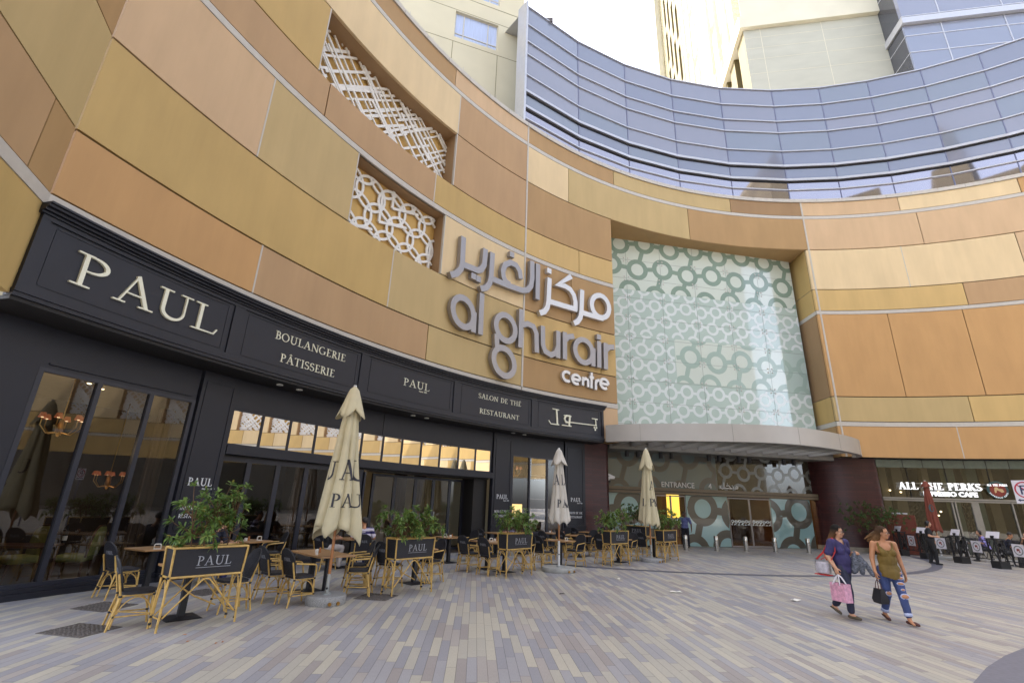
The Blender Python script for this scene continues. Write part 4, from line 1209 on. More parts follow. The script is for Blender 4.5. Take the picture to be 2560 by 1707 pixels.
M_spot = mat('black_spotlight', (.02, .02, .024), .4)
for x in (.75, 1.35, 2.6, 3.2, 5.3, 5.9, 7.05, 7.65, 9.75, 10.35):
    p = E3(x, -.75, 0)
    MB().lathe([(.1, 4.2), (.105, 4.22), (.105, 4.49)], 14, (p.x, p.y, 0)).build('can_light', M_spot, can)

# ------------------------------------------------------------ brick clad walls beside the entrance
def brick_mat():
    m = bpy.data.materials.new('dark_red_brick'); m.use_nodes = True
    t = m.node_tree; b = t.nodes['Principled BSDF']
    tc = t.nodes.new('ShaderNodeTexCoord'); mp = t.nodes.new('ShaderNodeMapping')
    br = t.nodes.new('ShaderNodeTexBrick')
    br.inputs['Color1'].default_value = (*s2l((78, 38, 36)), 1); br.inputs['Color2'].default_value = (*s2l((62, 30, 30)), 1); br.inputs['Mortar'].default_value = (*s2l((48, 26, 26)), 1)
    br.inputs['Scale'].default_value = 1.0; br.inputs['Brick Width'].default_value = .9; br.inputs['Row Height'].default_value = .12; br.inputs['Mortar Size'].default_value = .008
    t.links.new(tc.outputs['UV'], br.inputs['Vector']); t.links.new(br.outputs[0], b.inputs['Base Color'])
    bp = t.nodes.new('ShaderNodeBump'); bp.inputs['Strength'].default_value = .5; bp.inputs['Distance'].default_value = .01
    t.links.new(br.outputs['Fac'], bp.inputs['Height']); bp.invert = True
    t.links.new(bp.outputs[0], b.inputs['Normal'])
    b.inputs['Roughness'].default_value = .42
    return m
M_brick = brick_mat()
M_plinth = mat('stone_plinth', s2l((150, 140, 124)), .6, var=.12)
def curve_wall(name, P, z0, z1, m, parent):
    me = bpy.data.meshes.new(name)
    vs = [(p[0], p[1], z) for p in P for z in (z0, z1)]
    fs = [(2 * i, 2 * i + 2, 2 * i + 3, 2 * i + 1) for i in range(len(P) - 1)]
    me.from_pydata(vs, [], fs)
    uv = me.uv_layers.new(name='UVMap')
    L = [0]
    for i in range(1, len(P)): L.append(L[-1] + math.hypot(P[i][0] - P[i - 1][0], P[i][1] - P[i - 1][1]))
    for f in me.polygons:
        for li in f.loop_indices:
            vi = me.loops[li].vertex_index
            uv.data[li].uv = (L[vi // 2], me.vertices[vi].co.z)
    me.materials.append(m); me.shade_smooth()
    return link_obj(name, me, parent)
drum = thing('brick_drum', 'rounded dark red brick wall to the right of the mall entrance', 'wall')
DPT = spl([(16.75, 27.75), (16.95, 27.3), (17.3, 26.85), (17.8, 26.5), (18.4, 26.28), (19.05, 26.16), (19.52, 26.12), (19.55, 26.9)], 4)
curve_wall('brickwork', DPT, .22, 4.66, M_brick, drum)
MB().ribbon([(p.x, p.y) for p in DPT], .06, 0, .22).build('plinth', M_plinth, drum, smooth=40)
bp_ = thing('brick_pier', 'dark red brick pier between the cafe front and the mall entrance', 'wall')
P = [AP(60.55 + i * .31, .86) for i in range(11)] + [AP(63.66, o, 0) for o in (1.2, 1.9, 2.6)]
curve_wall('brickwork', [(p[0], p[1]) for p in P], 0, 4.66, M_brick, bp_)
# ------------------------------------------------------------ camera on the pier
M_cctv = mat('white_plastic', s2l((214, 214, 214)), .4)
cc = thing('security_camera', 'white security camera pair on a bracket beside the entrance', 'camera', tuple(Vector(AP(63.6, .95, 3.1))), R_(-10))
MB().bbox(.0, -.05, -.06, .36, .05, .04, .02).build('lower_body', M_cctv, cc)
MB().bbox(-.04, -.06, .1, .34, .06, .2, .02, M=Matrix.Rotation(R_(24), 4, 'Y')).build('upper_body', M_cctv, cc)
MB().tube([(-.06, 0, -.14), (.05, 0, -.14), (.12, 0, -.05)], .022, 8).build('bracket', M_cctv, cc)
MB().lathe([(.0, -.24), (.05, -.21), (.06, -.17), (.055, -.14)], 12, (.12, 0, 0)).build('dome', M_spot, cc)
# ------------------------------------------------------------ second cafe, right
OP = .62
perk = thing('espresso_cafe_front', 'glazed espresso cafe front with white sign letters at the right', 'shopfront')
M_alu = mat('grey_aluminium', s2l((150, 146, 138)), .45, .4, var=.05)
M_hdr = mat('grey_green_header_glass', s2l((104, 116, 108)), .2, spec=.7, var=.08)
def ps(name, p0, p1, o0, o1, z0, z1, m, par=None, step=1.5):
    mb = MB(); arc_slab(mb, p0, p1, o0, o1, z0, z1, step=step); return mb.build(name, m, par or perk, smooth=30)
ps('soffit', 95.5, 130, .14, 1.6, 4.64, 4.7, M_navyd)
ps('header', 97.2, 127, OP, OP + .05, 4.22, 4.62, M_hdr)
for i in range(14): ps('header_joint', 100 + i * 2.05, 100.06 + i * 2.05, OP - .01, OP + .02, 4.22, 4.62, M_gap, step=1)
ps('transom', 97.15, 127, OP - .08, OP + .1, 2.56, 2.73, M_alu); ps('transom_line', 97.15, 127, OP - .09, OP - .08, 2.63, 2.65, M_gap)
ps('sill', 97.15, 127, OP - .05, OP + .1, .0, .12, M_alu)
ed = [97.2, 100.3, 104.05, 104.5, 106.2, 109.6, 113, 117, 121, 125, 127]
for i, (a, b) in enumerate(zip(ed[:-1], ed[1:])):
    for z0, z1 in ((.12, 2.56), (2.73, 4.22)):
        A, B = Vector(AP(a, OP + .02)), Vector(AP(b, OP + .02))
        MB().add([(A.x, A.y, z0), (B.x, B.y, z0), (B.x, B.y, z1), (A.x, A.y, z1)], [(0, 1, 2, 3)]).build('window_pane', M_glass, perk)
for p, w in ((104.1, .07), (104.4, .07), (106.25, .3), (109.6, .06), (113, .06), (117, .06)):
    d = math.degrees(w / 25.6); ps('mullion', p - d / 2, p + d / 2, OP - .05, OP + .08, .12, 2.56, M_alu, step=1)
for p in (100.3, 104.2, 108.2, 112.2, 116.2, 120.2):
    ps('mullion', p - .03, p + .03, OP - .02, OP + .05, 2.73, 4.22, M_gap, step=1)
fp = on_arc(OP - .12)
M_pglass = M_glass
M_neon = mat('white_sign_letters', s2l((240, 240, 244)), .4, emis=(1, 1, 1), estr=.15)
mb = MB(); w = word_width('ALL THE PERKS', .05) * .34
serif(mb, 'ALL THE PERKS', S(98.95), 3.13, .34, fp, 0, .06, .05, 1.75, squash=(S(107.1) - S(98.95)) / w)
mb.build('lettering', M_neon, perk)
mb = MB(); sans(mb, 'ESPRESSO CAFE', S(101.35), 2.83, .22, fp, .05, squash=1.08, bold=.012); mb.build('lettering', M_neon, perk)
for z in (3.24, 3.42): ps('sign_rail', 98.8, 108.2, OP - .1, OP - .08, z, z + .025, M_alu)
M_lg = mat('logo_green', s2l((52, 82, 84)), .4); M_lr = mat('logo_red', s2l((132, 52, 44)), .4); M_lc = mat('logo_cream', s2l((206, 178, 130)), .5)
def logo(mb, cx, cz, r, fn, d=.03):
    mb.prism(arcpts(cx, cz, r, r, 0, 348, 29), 0, d, fn, 0)
    mb.prism(arcpts(cx, cz, r * .76, r * .76, 0, 348, 29), d, d * 1.3, fn, 1)
    mb.prism([(cx + a * r, cz + b * r) for a, b in ((-.35, -.1), (-.3, .25), (-.05, .35), (.1, .12), (.42, .1), (.55, -.2), (.3, -.3), (.1, -.12), (-.12, -.02), (-.2, -.3), (-.34, -.36))], d * 1.3, d * 1.5, fn, 2)
mb = MB(); logo(mb, S(108.55), 3.19, .42, fp)
lo = mb.build('logo_disc', [M_lg, M_lr, M_lc], perk)
mb = MB(); serif(mb, 'ALL THE PERKS', S(108.55) - .4, 3.37, .1, fp, .04, .05, .05, 1.6, squash=.8 / (word_width('ALL THE PERKS', .05) * .1)); mb.build('lettering', M_neon, lo)
mb = MB()
for i, c in enumerate('ESPRESSO CAFE'):
    if c == ' ': continue
    a = R_(205 + i * 10.8)
    q = a + math.pi / 2
    f2 = (lambda aa: (lambda x, y, h: fp(S(108.55) + .365 * math.cos(aa) + x * math.cos(aa + math.pi / 2) - y * math.sin(aa + math.pi / 2), 3.19 + .365 * math.sin(aa) + x * math.sin(aa + math.pi / 2) + y * math.cos(aa + math.pi / 2), h + .04)))(a)
    sans(mb, c, -.025, -.03, .06, f2, .006)
mb.build('lettering', M_neon, lo)
# room behind
M_pcream = mat('cream_column', s2l((128, 116, 86)), .6, var=.06); M_pgreen = mat('pale_green_column', s2l((104, 120, 102)), .6, var=.06)
ps('room_back', 96.8, 127, 5.0, 5.1, 0, 4.6, mat('room_dark', s2l((46, 40, 30)), .7, var=.3, scale=.9)); ps('room_floor', 96.8, 127, .72, 5, .005, .011, M_floor); ps('room_ceiling', 96.8, 127, .72, 5, 4.5, 4.55, mat('ceiling_dark', (.06, .06, .05), .8))
ps('room_side', 96.8, 97.0, .75, 5, .012, 4.49, M_roomd)
for p, w, m in ((98.6, .35, M_pcream), (99.9, .5, M_pcream), (103.0, .3, M_pcream), (105.2, .45, M_pgreen), (107.3, .45, M_pgreen), (108.8, .4, M_pcream), (111.5, .5, M_pcream), (115, .5, M_pcream), (119, .5, M_pcream)):
    d = math.degrees(w / 26.5); ps('column', p, p + d, 1.7, 2.1, .012, 4.49, m, step=1)
M_perf = mat('black_screen', (.02, .02, .02), .5)
def perf(p, w):
    mb = MB()
    for i in range(int(w / .1)):
        for j in range(26):
            a = p + math.degrees((i * .1) / 26.5)
            if (i + j) % 2: continue
            arc_slab(mb, a, a + math.degrees(.1 / 26.5), 1.8, 1.84, .4 + j * .1, .5 + j * .1, step=2)
    mb.build('perforated_screen', M_perf, perk)
perf(100.9, .9); perf(106.05, .55); perf(107.0, .3); perf(101.9, .4)
for p, o, z in ((98.0, 1.5, 3.25), (99.3, 1.6, 3.1), (100.5, 1.7, 3.02), (104.6, 2, 3.1), (108.3, 2, 3.6), (109.4, 2.4, 2.9), (107.7, 2.2, 2.9), (101.2, 3, 2.2), (99.4, 3, 2.0), (104.9, 2.5, 2.1), (105.1, 3, 1.9)):
    x, y, _ = AP(p, o)
    MB().lathe([(.0, -.05), (.05, -.02), (.05, .02), (.0, .05)], 10, (x, y, z)).build('pendant_bulb', M_bulb, perk, smooth=180)
l = bpy.data.lights.new('pendant_light', 'POINT'); l.energy = 4; l.color = (1, .75, .45); l.shadow_soft_size = .3
lo_ = bpy.data.objects.new('pendant_light', l); COL.objects.link(lo_); lo_.location = AP(103, 2.8, 3.2); lo_.parent = perk

# ------------------------------------------------------------ bistro furniture
M_bamboo = mat('bamboo', s2l((200, 164, 92)), .42, var=.22, scale=14, stretch=(1, 1, 1), spec=.5, coat=.15)
def weave_mat():
    m = bpy.data.materials.new('black_woven'); m.use_nodes = True
    t = m.node_tree; b = t.nodes['Principled BSDF']
    b.inputs['Roughness'].default_value = .55; b.inputs['Specular IOR Level'].default_value = .4
    tc = t.nodes.new('ShaderNodeTexCoord')
    wv = t.nodes.new('ShaderNodeTexChecker'); wv.inputs['Scale'].default_value = 160
    wv.inputs['Color1'].default_value = (.012, .012, .016, 1); wv.inputs['Color2'].default_value = (.03, .03, .038, 1)
    t.links.new(tc.outputs['Object'], wv.inputs['Vector']); t.links.new(wv.outputs[0], b.inputs['Base Color'])
    bp = t.nodes.new('ShaderNodeBump'); bp.inputs['Strength'].default_value = .25; bp.inputs['Distance'].default_value = .003
    t.links.new(wv.outputs['Fac'], bp.inputs['Height']); t.links.new(bp.outputs[0], b.inputs['Normal'])
    return m
M_weave = weave_mat()
M_edge = mat('black_binding', (.016, .016, .02), .5)
M_greyp = mat('grey_print', s2l((120, 122, 130)), .6, var=.05)
M_greyp2 = mat('light_grey_print', s2l((168, 170, 178)), .6, var=.05)
def fillet(pts, r=.05, n=4):
    """round the corners of a 3D polyline"""
    P = [Vector(p) for p in pts]
    out = [P[0]]
    for i in range(1, len(P) - 1):
        a, b = (P[i - 1] - P[i]), (P[i + 1] - P[i])
        rr = min(r, a.length * .45, b.length * .45)
        p, q = P[i] + a.normalized() * rr, P[i] + b.normalized() * rr
        for k in range(n + 1):
            t = k / n
            out.append(p.lerp(P[i], t).lerp(P[i].lerp(q, t), t))
    return out + [P[-1]]
def make_chair(arms):
    """faces +x; origin on the floor under the seat centre"""
    e = thing('bistro_chair', 'x', 'chair', (0, 0, 0), 0)
    s = MB()
    s.prism([(.2 * math.copysign(abs(math.cos(R_(q))) ** .45, math.cos(R_(q))) + .01, .205 * math.copysign(abs(math.sin(R_(q))) ** .45, math.sin(R_(q)))) for q in range(0, 360, 12)], .435, .47)
    s.build('seat', M_weave, e, smooth=40)
    # backrest: rounded shield, leaning back and gently hollow
    def bk(y, t, h):     # y across, t up the back (0..1)
        zz = .49 + .42 * t
        xx = -.2 - .13 * t + .5 * y * y
        return (xx - h, y, zz)
    b = MB(); vs, fs = [], []
    nr, nc = 14, 10
    prof = []
    for j in range(nr + 1):
        t = j / nr
        hw = .175 + .03 * math.sin(min(1, t * 1.3) * math.pi * .5) if t < .6 else .205 * math.sqrt(max(0, 1 - ((t - .6) / .42) ** 2))
        prof.append((t, max(.02, hw)))
    for sd_ in (0, 1):
        for t, hw in prof:
            for i in range(nc + 1):
                vs.append(bk(hw * (2 * i / nc - 1), t, .009 if sd_ else -.009))
    K_ = (nr + 1) * (nc + 1)
    for j in range(nr):
        for i in range(nc):
            a = j * (nc + 1) + i
            fs.append((a, a + 1, a + nc + 2, a + nc + 1)); fs.append((K_ + a, K_ + a + nc + 1, K_ + a + nc + 2, K_ + a + 1))
    b.add(vs, fs)
    bo = b.build('backrest', M_weave, e, smooth=60)
    rim = [bk(-hw, t, 0) for t, hw in prof] + [bk(hw, t, 0) for t, hw in reversed(prof)]
    MB().tube(rim, .013, 7, closed=True).build('rim', M_edge, bo, smooth=180)
    t_ = MB(); serif(t_, 'PAUL', -.092, .30, .145, lambda x, y, h: bk(-x, y / 1.0 + .22, .0105 + h), 0, .002, squash=.42, bold=1.1)
    t_.build('lettering', M_greyp, bo)
    r = .0145
    for sy in (-1, 1):
        MB().tube(fillet([(.235, sy * .2, 0), (.2, sy * .185, .2), (.185, sy * .18, .44)], .06), [r] * 7, 8).build('leg', M_bamboo, e, smooth=60)
        MB().tube(fillet([(-.265, sy * .21, 0), (-.19, sy * .19, .4), (-.215, sy * .188, .5), (-.268, sy * .19, .7)], .06), r, 8).build('leg', M_bamboo, e, smooth=60)
        MB().tube(fillet([(-.225, sy * .15, .02), (-.16, sy * .12, .42)], .05), r * .8, 7).build('leg_strut', M_bamboo, e, smooth=60)
        # arched braces under the seat
        MB().tube([(.2 - .39 * q / 10, sy * .185, .2 + .2 * math.sin(math.pi * q / 10) ** .6) for q in range(11)], .009, 6).build('brace', M_bamboo, e, smooth=60)
    for x in (.19, -.2):
        MB().tube([(x, -.185 + .37 * q / 10, .2 + .19 * math.sin(math.pi * q / 10) ** .6) for q in range(11)], .009, 6).build('brace', M_bamboo, e, smooth=60)
    for a, b_ in (((.21, -.19, .17), (-.225, -.195, .17)), ((.21, .19, .17), (-.225, .195, .17)), ((.21, -.19, .18), (-.225, .195, .18)), ((.2, -.185, .425), (.2, .185, .425)), ((.2, -.185, .42), (-.2, -.185, .42)), ((.2, .185, .42), (-.2, .185, .42))):
        MB().tube([a, b_], .010, 7).build('stretcher', M_bamboo, e, smooth=60)
    for x, y, z in ((.205, .188, .172), (.205, -.188, .172), (-.228, .197, .172), (-.228, -.197, .172), (.188, .182, .42), (.188, -.182, .42), (-.193, .19, .415), (-.193, -.19, .415)):
        MB().lathe([(.019, -.013), (.021, 0), (.019, .013)], 8, (x, y, z)).build('binding', M_edge, e)
    if arms:
        for sy in (-1, 1):
            MB().tube(fillet([(-.225, sy * .2, .68), (.02, sy * .245, .66), (.17, sy * .235, .65), (.19, sy * .2, .46)], .09), r, 8).build('armrest', M_bamboo, e, smooth=60)
            MB().lathe([(.019, -.013), (.021, 0), (.019, .013)], 8, (-.225, sy * .2, .68)).build('binding', M_edge, e)
    return e
CH = {False: None, True: None}
def chair(x, y, deg, label, arms=True):
    if CH[arms] is None:
        o = CH[arms] = make_chair(arms)
    else:
        o = copy_tree(CH[arms])
    o.location = (x, y, 0); o.rotation_euler = (0, 0, R_(deg)); o['label'] = label; o['group'] = 'bamboo bistro chairs of the bakery terrace'
    return o
def wood_mat(name, c):
    return mat(name, s2l(c), .35, var=.2, scale=5, stretch=(1, 14, 14), spec=.5, detail=6)
M_table = wood_mat('table_wood', (172, 132, 88))
def make_table():
    e = thing('terrace_table', 'x', 'table')
    MB().bbox(-.36, -.36, .705, .36, .36, .735, .006).build('tabletop', M_table, e)
    m = MB().box(-.36, -.3605, .71, .36, -.34, .712)
    MB().box(-.045, -.045, .02, .045, .045, .70).build('pedestal', M_edge, e)
    MB().box(-.2, -.2, .69, .2, .2, .704).build('top_plate', M_edge, e)
    MB().add([(-.24, -.24, .004), (.24, -.24, .004), (.24, .24, .004), (-.24, .24, .004), (-.22, -.22, .014), (.22, -.22, .014), (.22, .22, .014), (-.22, .22, .014), (-.06, -.06, .03), (.06, -.06, .03), (.06, .06, .03), (-.06, .06, .03)],
             [(0, 1, 5, 4), (1, 2, 6, 5), (2, 3, 7, 6), (3, 0, 4, 7), (4, 5, 9, 8), (5, 6, 10, 9), (6, 7, 11, 10), (7, 4, 8, 11), (8, 9, 10, 11), (3, 2, 1, 0)]).build('foot_plate', M_edge, e)
    return e
TB = None
def table(x, y, deg, label):
    global TB
    if TB is None: o = TB = make_table()
    else: o = copy_tree(TB)
    o.location = (x, y, 0); o.rotation_euler = (0, 0, R_(deg)); o['label'] = label; o['group'] = 'wooden terrace tables'
    return o
def make_planter():
    """local x along the lettered board, front towards -y; origin under the front left foot"""
    e = thing('bamboo_planter', 'x', 'planter')
    w, d = .96, .30
    H0, H1 = .66, 1.04
    ins = .035
    r = .016
    def leg(x0, y0, x1, y1): return [(x0, y0, 0), (x1, y1, H1)]
    for (x0, y0) in ((0, 0), (w, 0), (0, d), (w, d)):
        sx = -1 if x0 == 0 else 1; sy = -1 if y0 == 0 else 1
        MB().tube([(x0 + sx * .02, y0 + sy * .02, 0), (x0 + sx * .0, y0 + sy * .0, H0), (x0 + sx * .02, y0 + sy * .02, H1)], r, 8).build('leg', M_bamboo, e, smooth=60)
    for z in (H0, H1):
        f = 0 if z == H0 else .02
        MB().tube([(-f, -f, z), (w + f, -f, z), (w + f, d + f, z), (-f, d + f, z)], r * .95, 8, closed=True).build('rim', M_bamboo, e)
    bd = MB()
    def quadbox(a, b):   # slightly flared panel
        bd.add([(a[0], a[1], H0 + .01), (b[0], b[1], H0 + .01), (b[0] + (b[0] - w / 2) * .03, b[1] + (b[1] - d / 2) * .1, H1 - .01), (a[0] + (a[0] - w / 2) * .03, a[1] + (a[1] - d / 2) * .1, H1 - .01)], [(0, 1, 2, 3)])
    quadbox((.005, .005), (w - .005, .005)); quadbox((w - .005, .005), (w - .005, d - .005)); quadbox((w - .005, d - .005), (.005, d - .005)); quadbox((.005, d - .005), (.005, .005))
    bo = bd.build('panel', M_weave, e, fix=False)
    MB().box(.02, .02, H1 - .1, w - .02, d - .02, H1 - .06).build('soil', mat('soil', (.05, .035, .025), .9) if 'soil' not in bpy.data.materials else bpy.data.materials['soil'], e)
    t_ = MB(); serif(t_, 'PAUL', .3, .80, .125, lambda x, z, h: (x, .001 - (z - H0) / (H1 - H0) * .013 - h - .003, z), 0, .003, under=True, squash=1.12)
    t_.build('lettering', M_greyp2, bo)
    # crossed arch braces
    for y in (0, d):
        MB().tube(fillet([(.02, y, .16), (w * .46, y, .62), (w * .54, y, .62), (w - .02, y, .16)], .12, 6), .012, 7).build('brace', M_bamboo, e, smooth=60)
        MB().tube([(.05, y + .02, H0 - .02), (w * .5, y + .02, .35), (w - .16, y + .02, .2)] if y else [(w * .58, y + .02, H0 - .02), (w * .8, y + .02, .34), (w * .86, y + .02, .15)], .011, 7).build('brace', M_bamboo, e, smooth=60)
    for x in (0, w):
        MB().tube([(x, d * q / 10, .18 + .44 * math.sin(math.pi * q / 10) ** .5) for q in range(11)], .011, 7).build('brace', M_bamboo, e, smooth=60)
        MB().tube([(x, -.01, .15), (x, d + .01, .15)], .011, 7).build('stretcher', M_bamboo, e, smooth=60)
    for x in (0, w):
        for y in (0, d):
            for z in (.06, .15, H0): MB().lathe([(.02, -.014), (.022, 0), (.02, .014)], 8, (x + (-.015 if x == 0 else .015), y, z)).build('binding', M_edge, e)
    return e
PL = None
def planter(x, y, deg, label):
    global PL
    if PL is None: o = PL = make_planter()
    else: o = copy_tree(PL)
    o.location = (x, y, 0); o.rotation_euler = (0, 0, R_(deg)); o['label'] = label; o['group'] = 'bamboo planters with black boards'
    return o
# ------------------------------------------------------------ shrubs: stems with whorls of long leaves
def leaf_mat(name, c1, c2):
    m = bpy.data.materials.new(name); m.use_nodes = True
    t = m.node_tree; b = t.nodes['Principled BSDF']
    oi = t.nodes.new('ShaderNodeNewGeometry'); rp = t.nodes.new('ShaderNodeValToRGB')
    rp.color_ramp.elements[0].color = (*c1, 1); rp.color_ramp.elements[1].color = (*c2, 1)
    e = rp.color_ramp.elements.new(.93); e.color = (*c2, 1); rp.color_ramp.elements[-1].color = (.30, .22, .05, 1)
    t.links.new(oi.outputs['Random Per Island'], rp.inputs[0]); t.links.new(rp.outputs[0], b.inputs['Base Color'])
    b.inputs['Roughness'].default_value = .4; b.inputs['Specular IOR Level'].default_value = .4
    tl = t.nodes.new('ShaderNodeBsdfTranslucent'); t.links.new(rp.outputs[0], tl.inputs[0])
    mx = t.nodes.new('ShaderNodeMixShader'); mx.inputs[0].default_value = .3
    t.links.new(b.outputs[0], mx.inputs[1]); t.links.new(tl.outputs[0], mx.inputs[2]); t.links.new(mx.outputs[0], t.nodes['Material Output'].inputs[0])
    return m
M_leaf = leaf_mat('oleander_leaf', (.06, .13, .03), (.22, .33, .08))
M_leaf2 = leaf_mat('dark_leaf', (.03, .09, .02), (.10, .20, .05))
M_stem = mat('brown_stem', s2l((104, 78, 54)), .8, var=.2, scale=20)
def leaf(mb, p, d, L, w, rnd):
    d = d.normalized(); s_ = d.cross(Vector((0, 0, 1)))
    if s_.length < .01: s_ = Vector((1, 0, 0))
    s_.normalize()
    s_ = Matrix.Rotation(rnd.uniform(-.7, .7), 3, d) @ s_
    dr = Vector((0, 0, -.22 * L))
    a = p + d * L * .35; b = p + d * L * .75 + dr * .4; c = p + d * L + dr
    up = s_.cross(d) * w * .12
    mb.add([p, a + s_ * w * .5 + up, a, a - s_ * w * .5 + up, b + s_ * w * .42 + up, b, b - s_ * w * .42 + up, c],
           [(0, 2, 1), (0, 3, 2), (1, 2, 5, 4), (2, 3, 6, 5), (4, 5, 7), (5, 6, 7)])
def shrub(x, y, z, deg, sx, sy, h, label, seed, nst=3, nwh=55, L=.12, m=M_leaf, lean=(0, 0), group='shrubs growing in the bamboo planters'):
    rnd = random.Random(seed)
    e = thing('shrub', label, 'shrub', (x, y, z), R_(deg), group)
    st, lf = MB(), MB()
    tips = []
    per = max(1, nwh // nst)
    for i in range(nst):
        bx = (i + .5) / nst * sx - sx / 2
        b0 = Vector((bx * .8 + rnd.uniform(-.03, .03), rnd.uniform(-.04, .04), 0))
        top = b0 + Vector((bx * .35 + lean[0] + rnd.uniform(-.08, .08), lean[1] + rnd.uniform(-.06, .06), h * rnd.uniform(.45, .62)))
        mid = b0.lerp(top, .5) + Vector((rnd.uniform(-.04, .04), rnd.uniform(-.04, .04), 0))
        st.tube([b0, mid, top], [.011, .009, .007], 6)
        for k in range(per):
            f = rnd.uniform(.25, 1.0)
            q = b0.lerp(top, f)
            an = rnd.uniform(0, 2 * math.pi); el = rnd.uniform(-.25, 1.35)
            ln_ = rnd.uniform(.35, 1.0) ** .7
            d = Vector((math.cos(an) * math.cos(el) * sx * .45, math.sin(an) * math.cos(el) * sy, math.sin(el) * h * .52))
            tip = q + d * ln_
            st.tube([q, q.lerp(tip, .5) + Vector((0, 0, -.015)), tip], [.006, .005, .003], 5)
            tips.append((tip, (tip - q).normalized()))
    for tip, d in tips:
        n = rnd.randint(13, 19)
        for k in range(n):
            a = k * 2.4 + rnd.uniform(-.3, .3)
            pol = rnd.uniform(.5, 1.5)
            u = d.orthogonal().normalized(); v = d.cross(u)
            dd = d * math.cos(pol) + (u * math.cos(a) + v * math.sin(a)) * math.sin(pol)
            leaf(lf, tip - d * rnd.uniform(0, .07), dd, L * rnd.uniform(.65, 1.15), L * .26, rnd)
    st.build('stem', M_stem, e, smooth=60, fix=False); lf.build('foliage', m, e, fix=False)
    return e
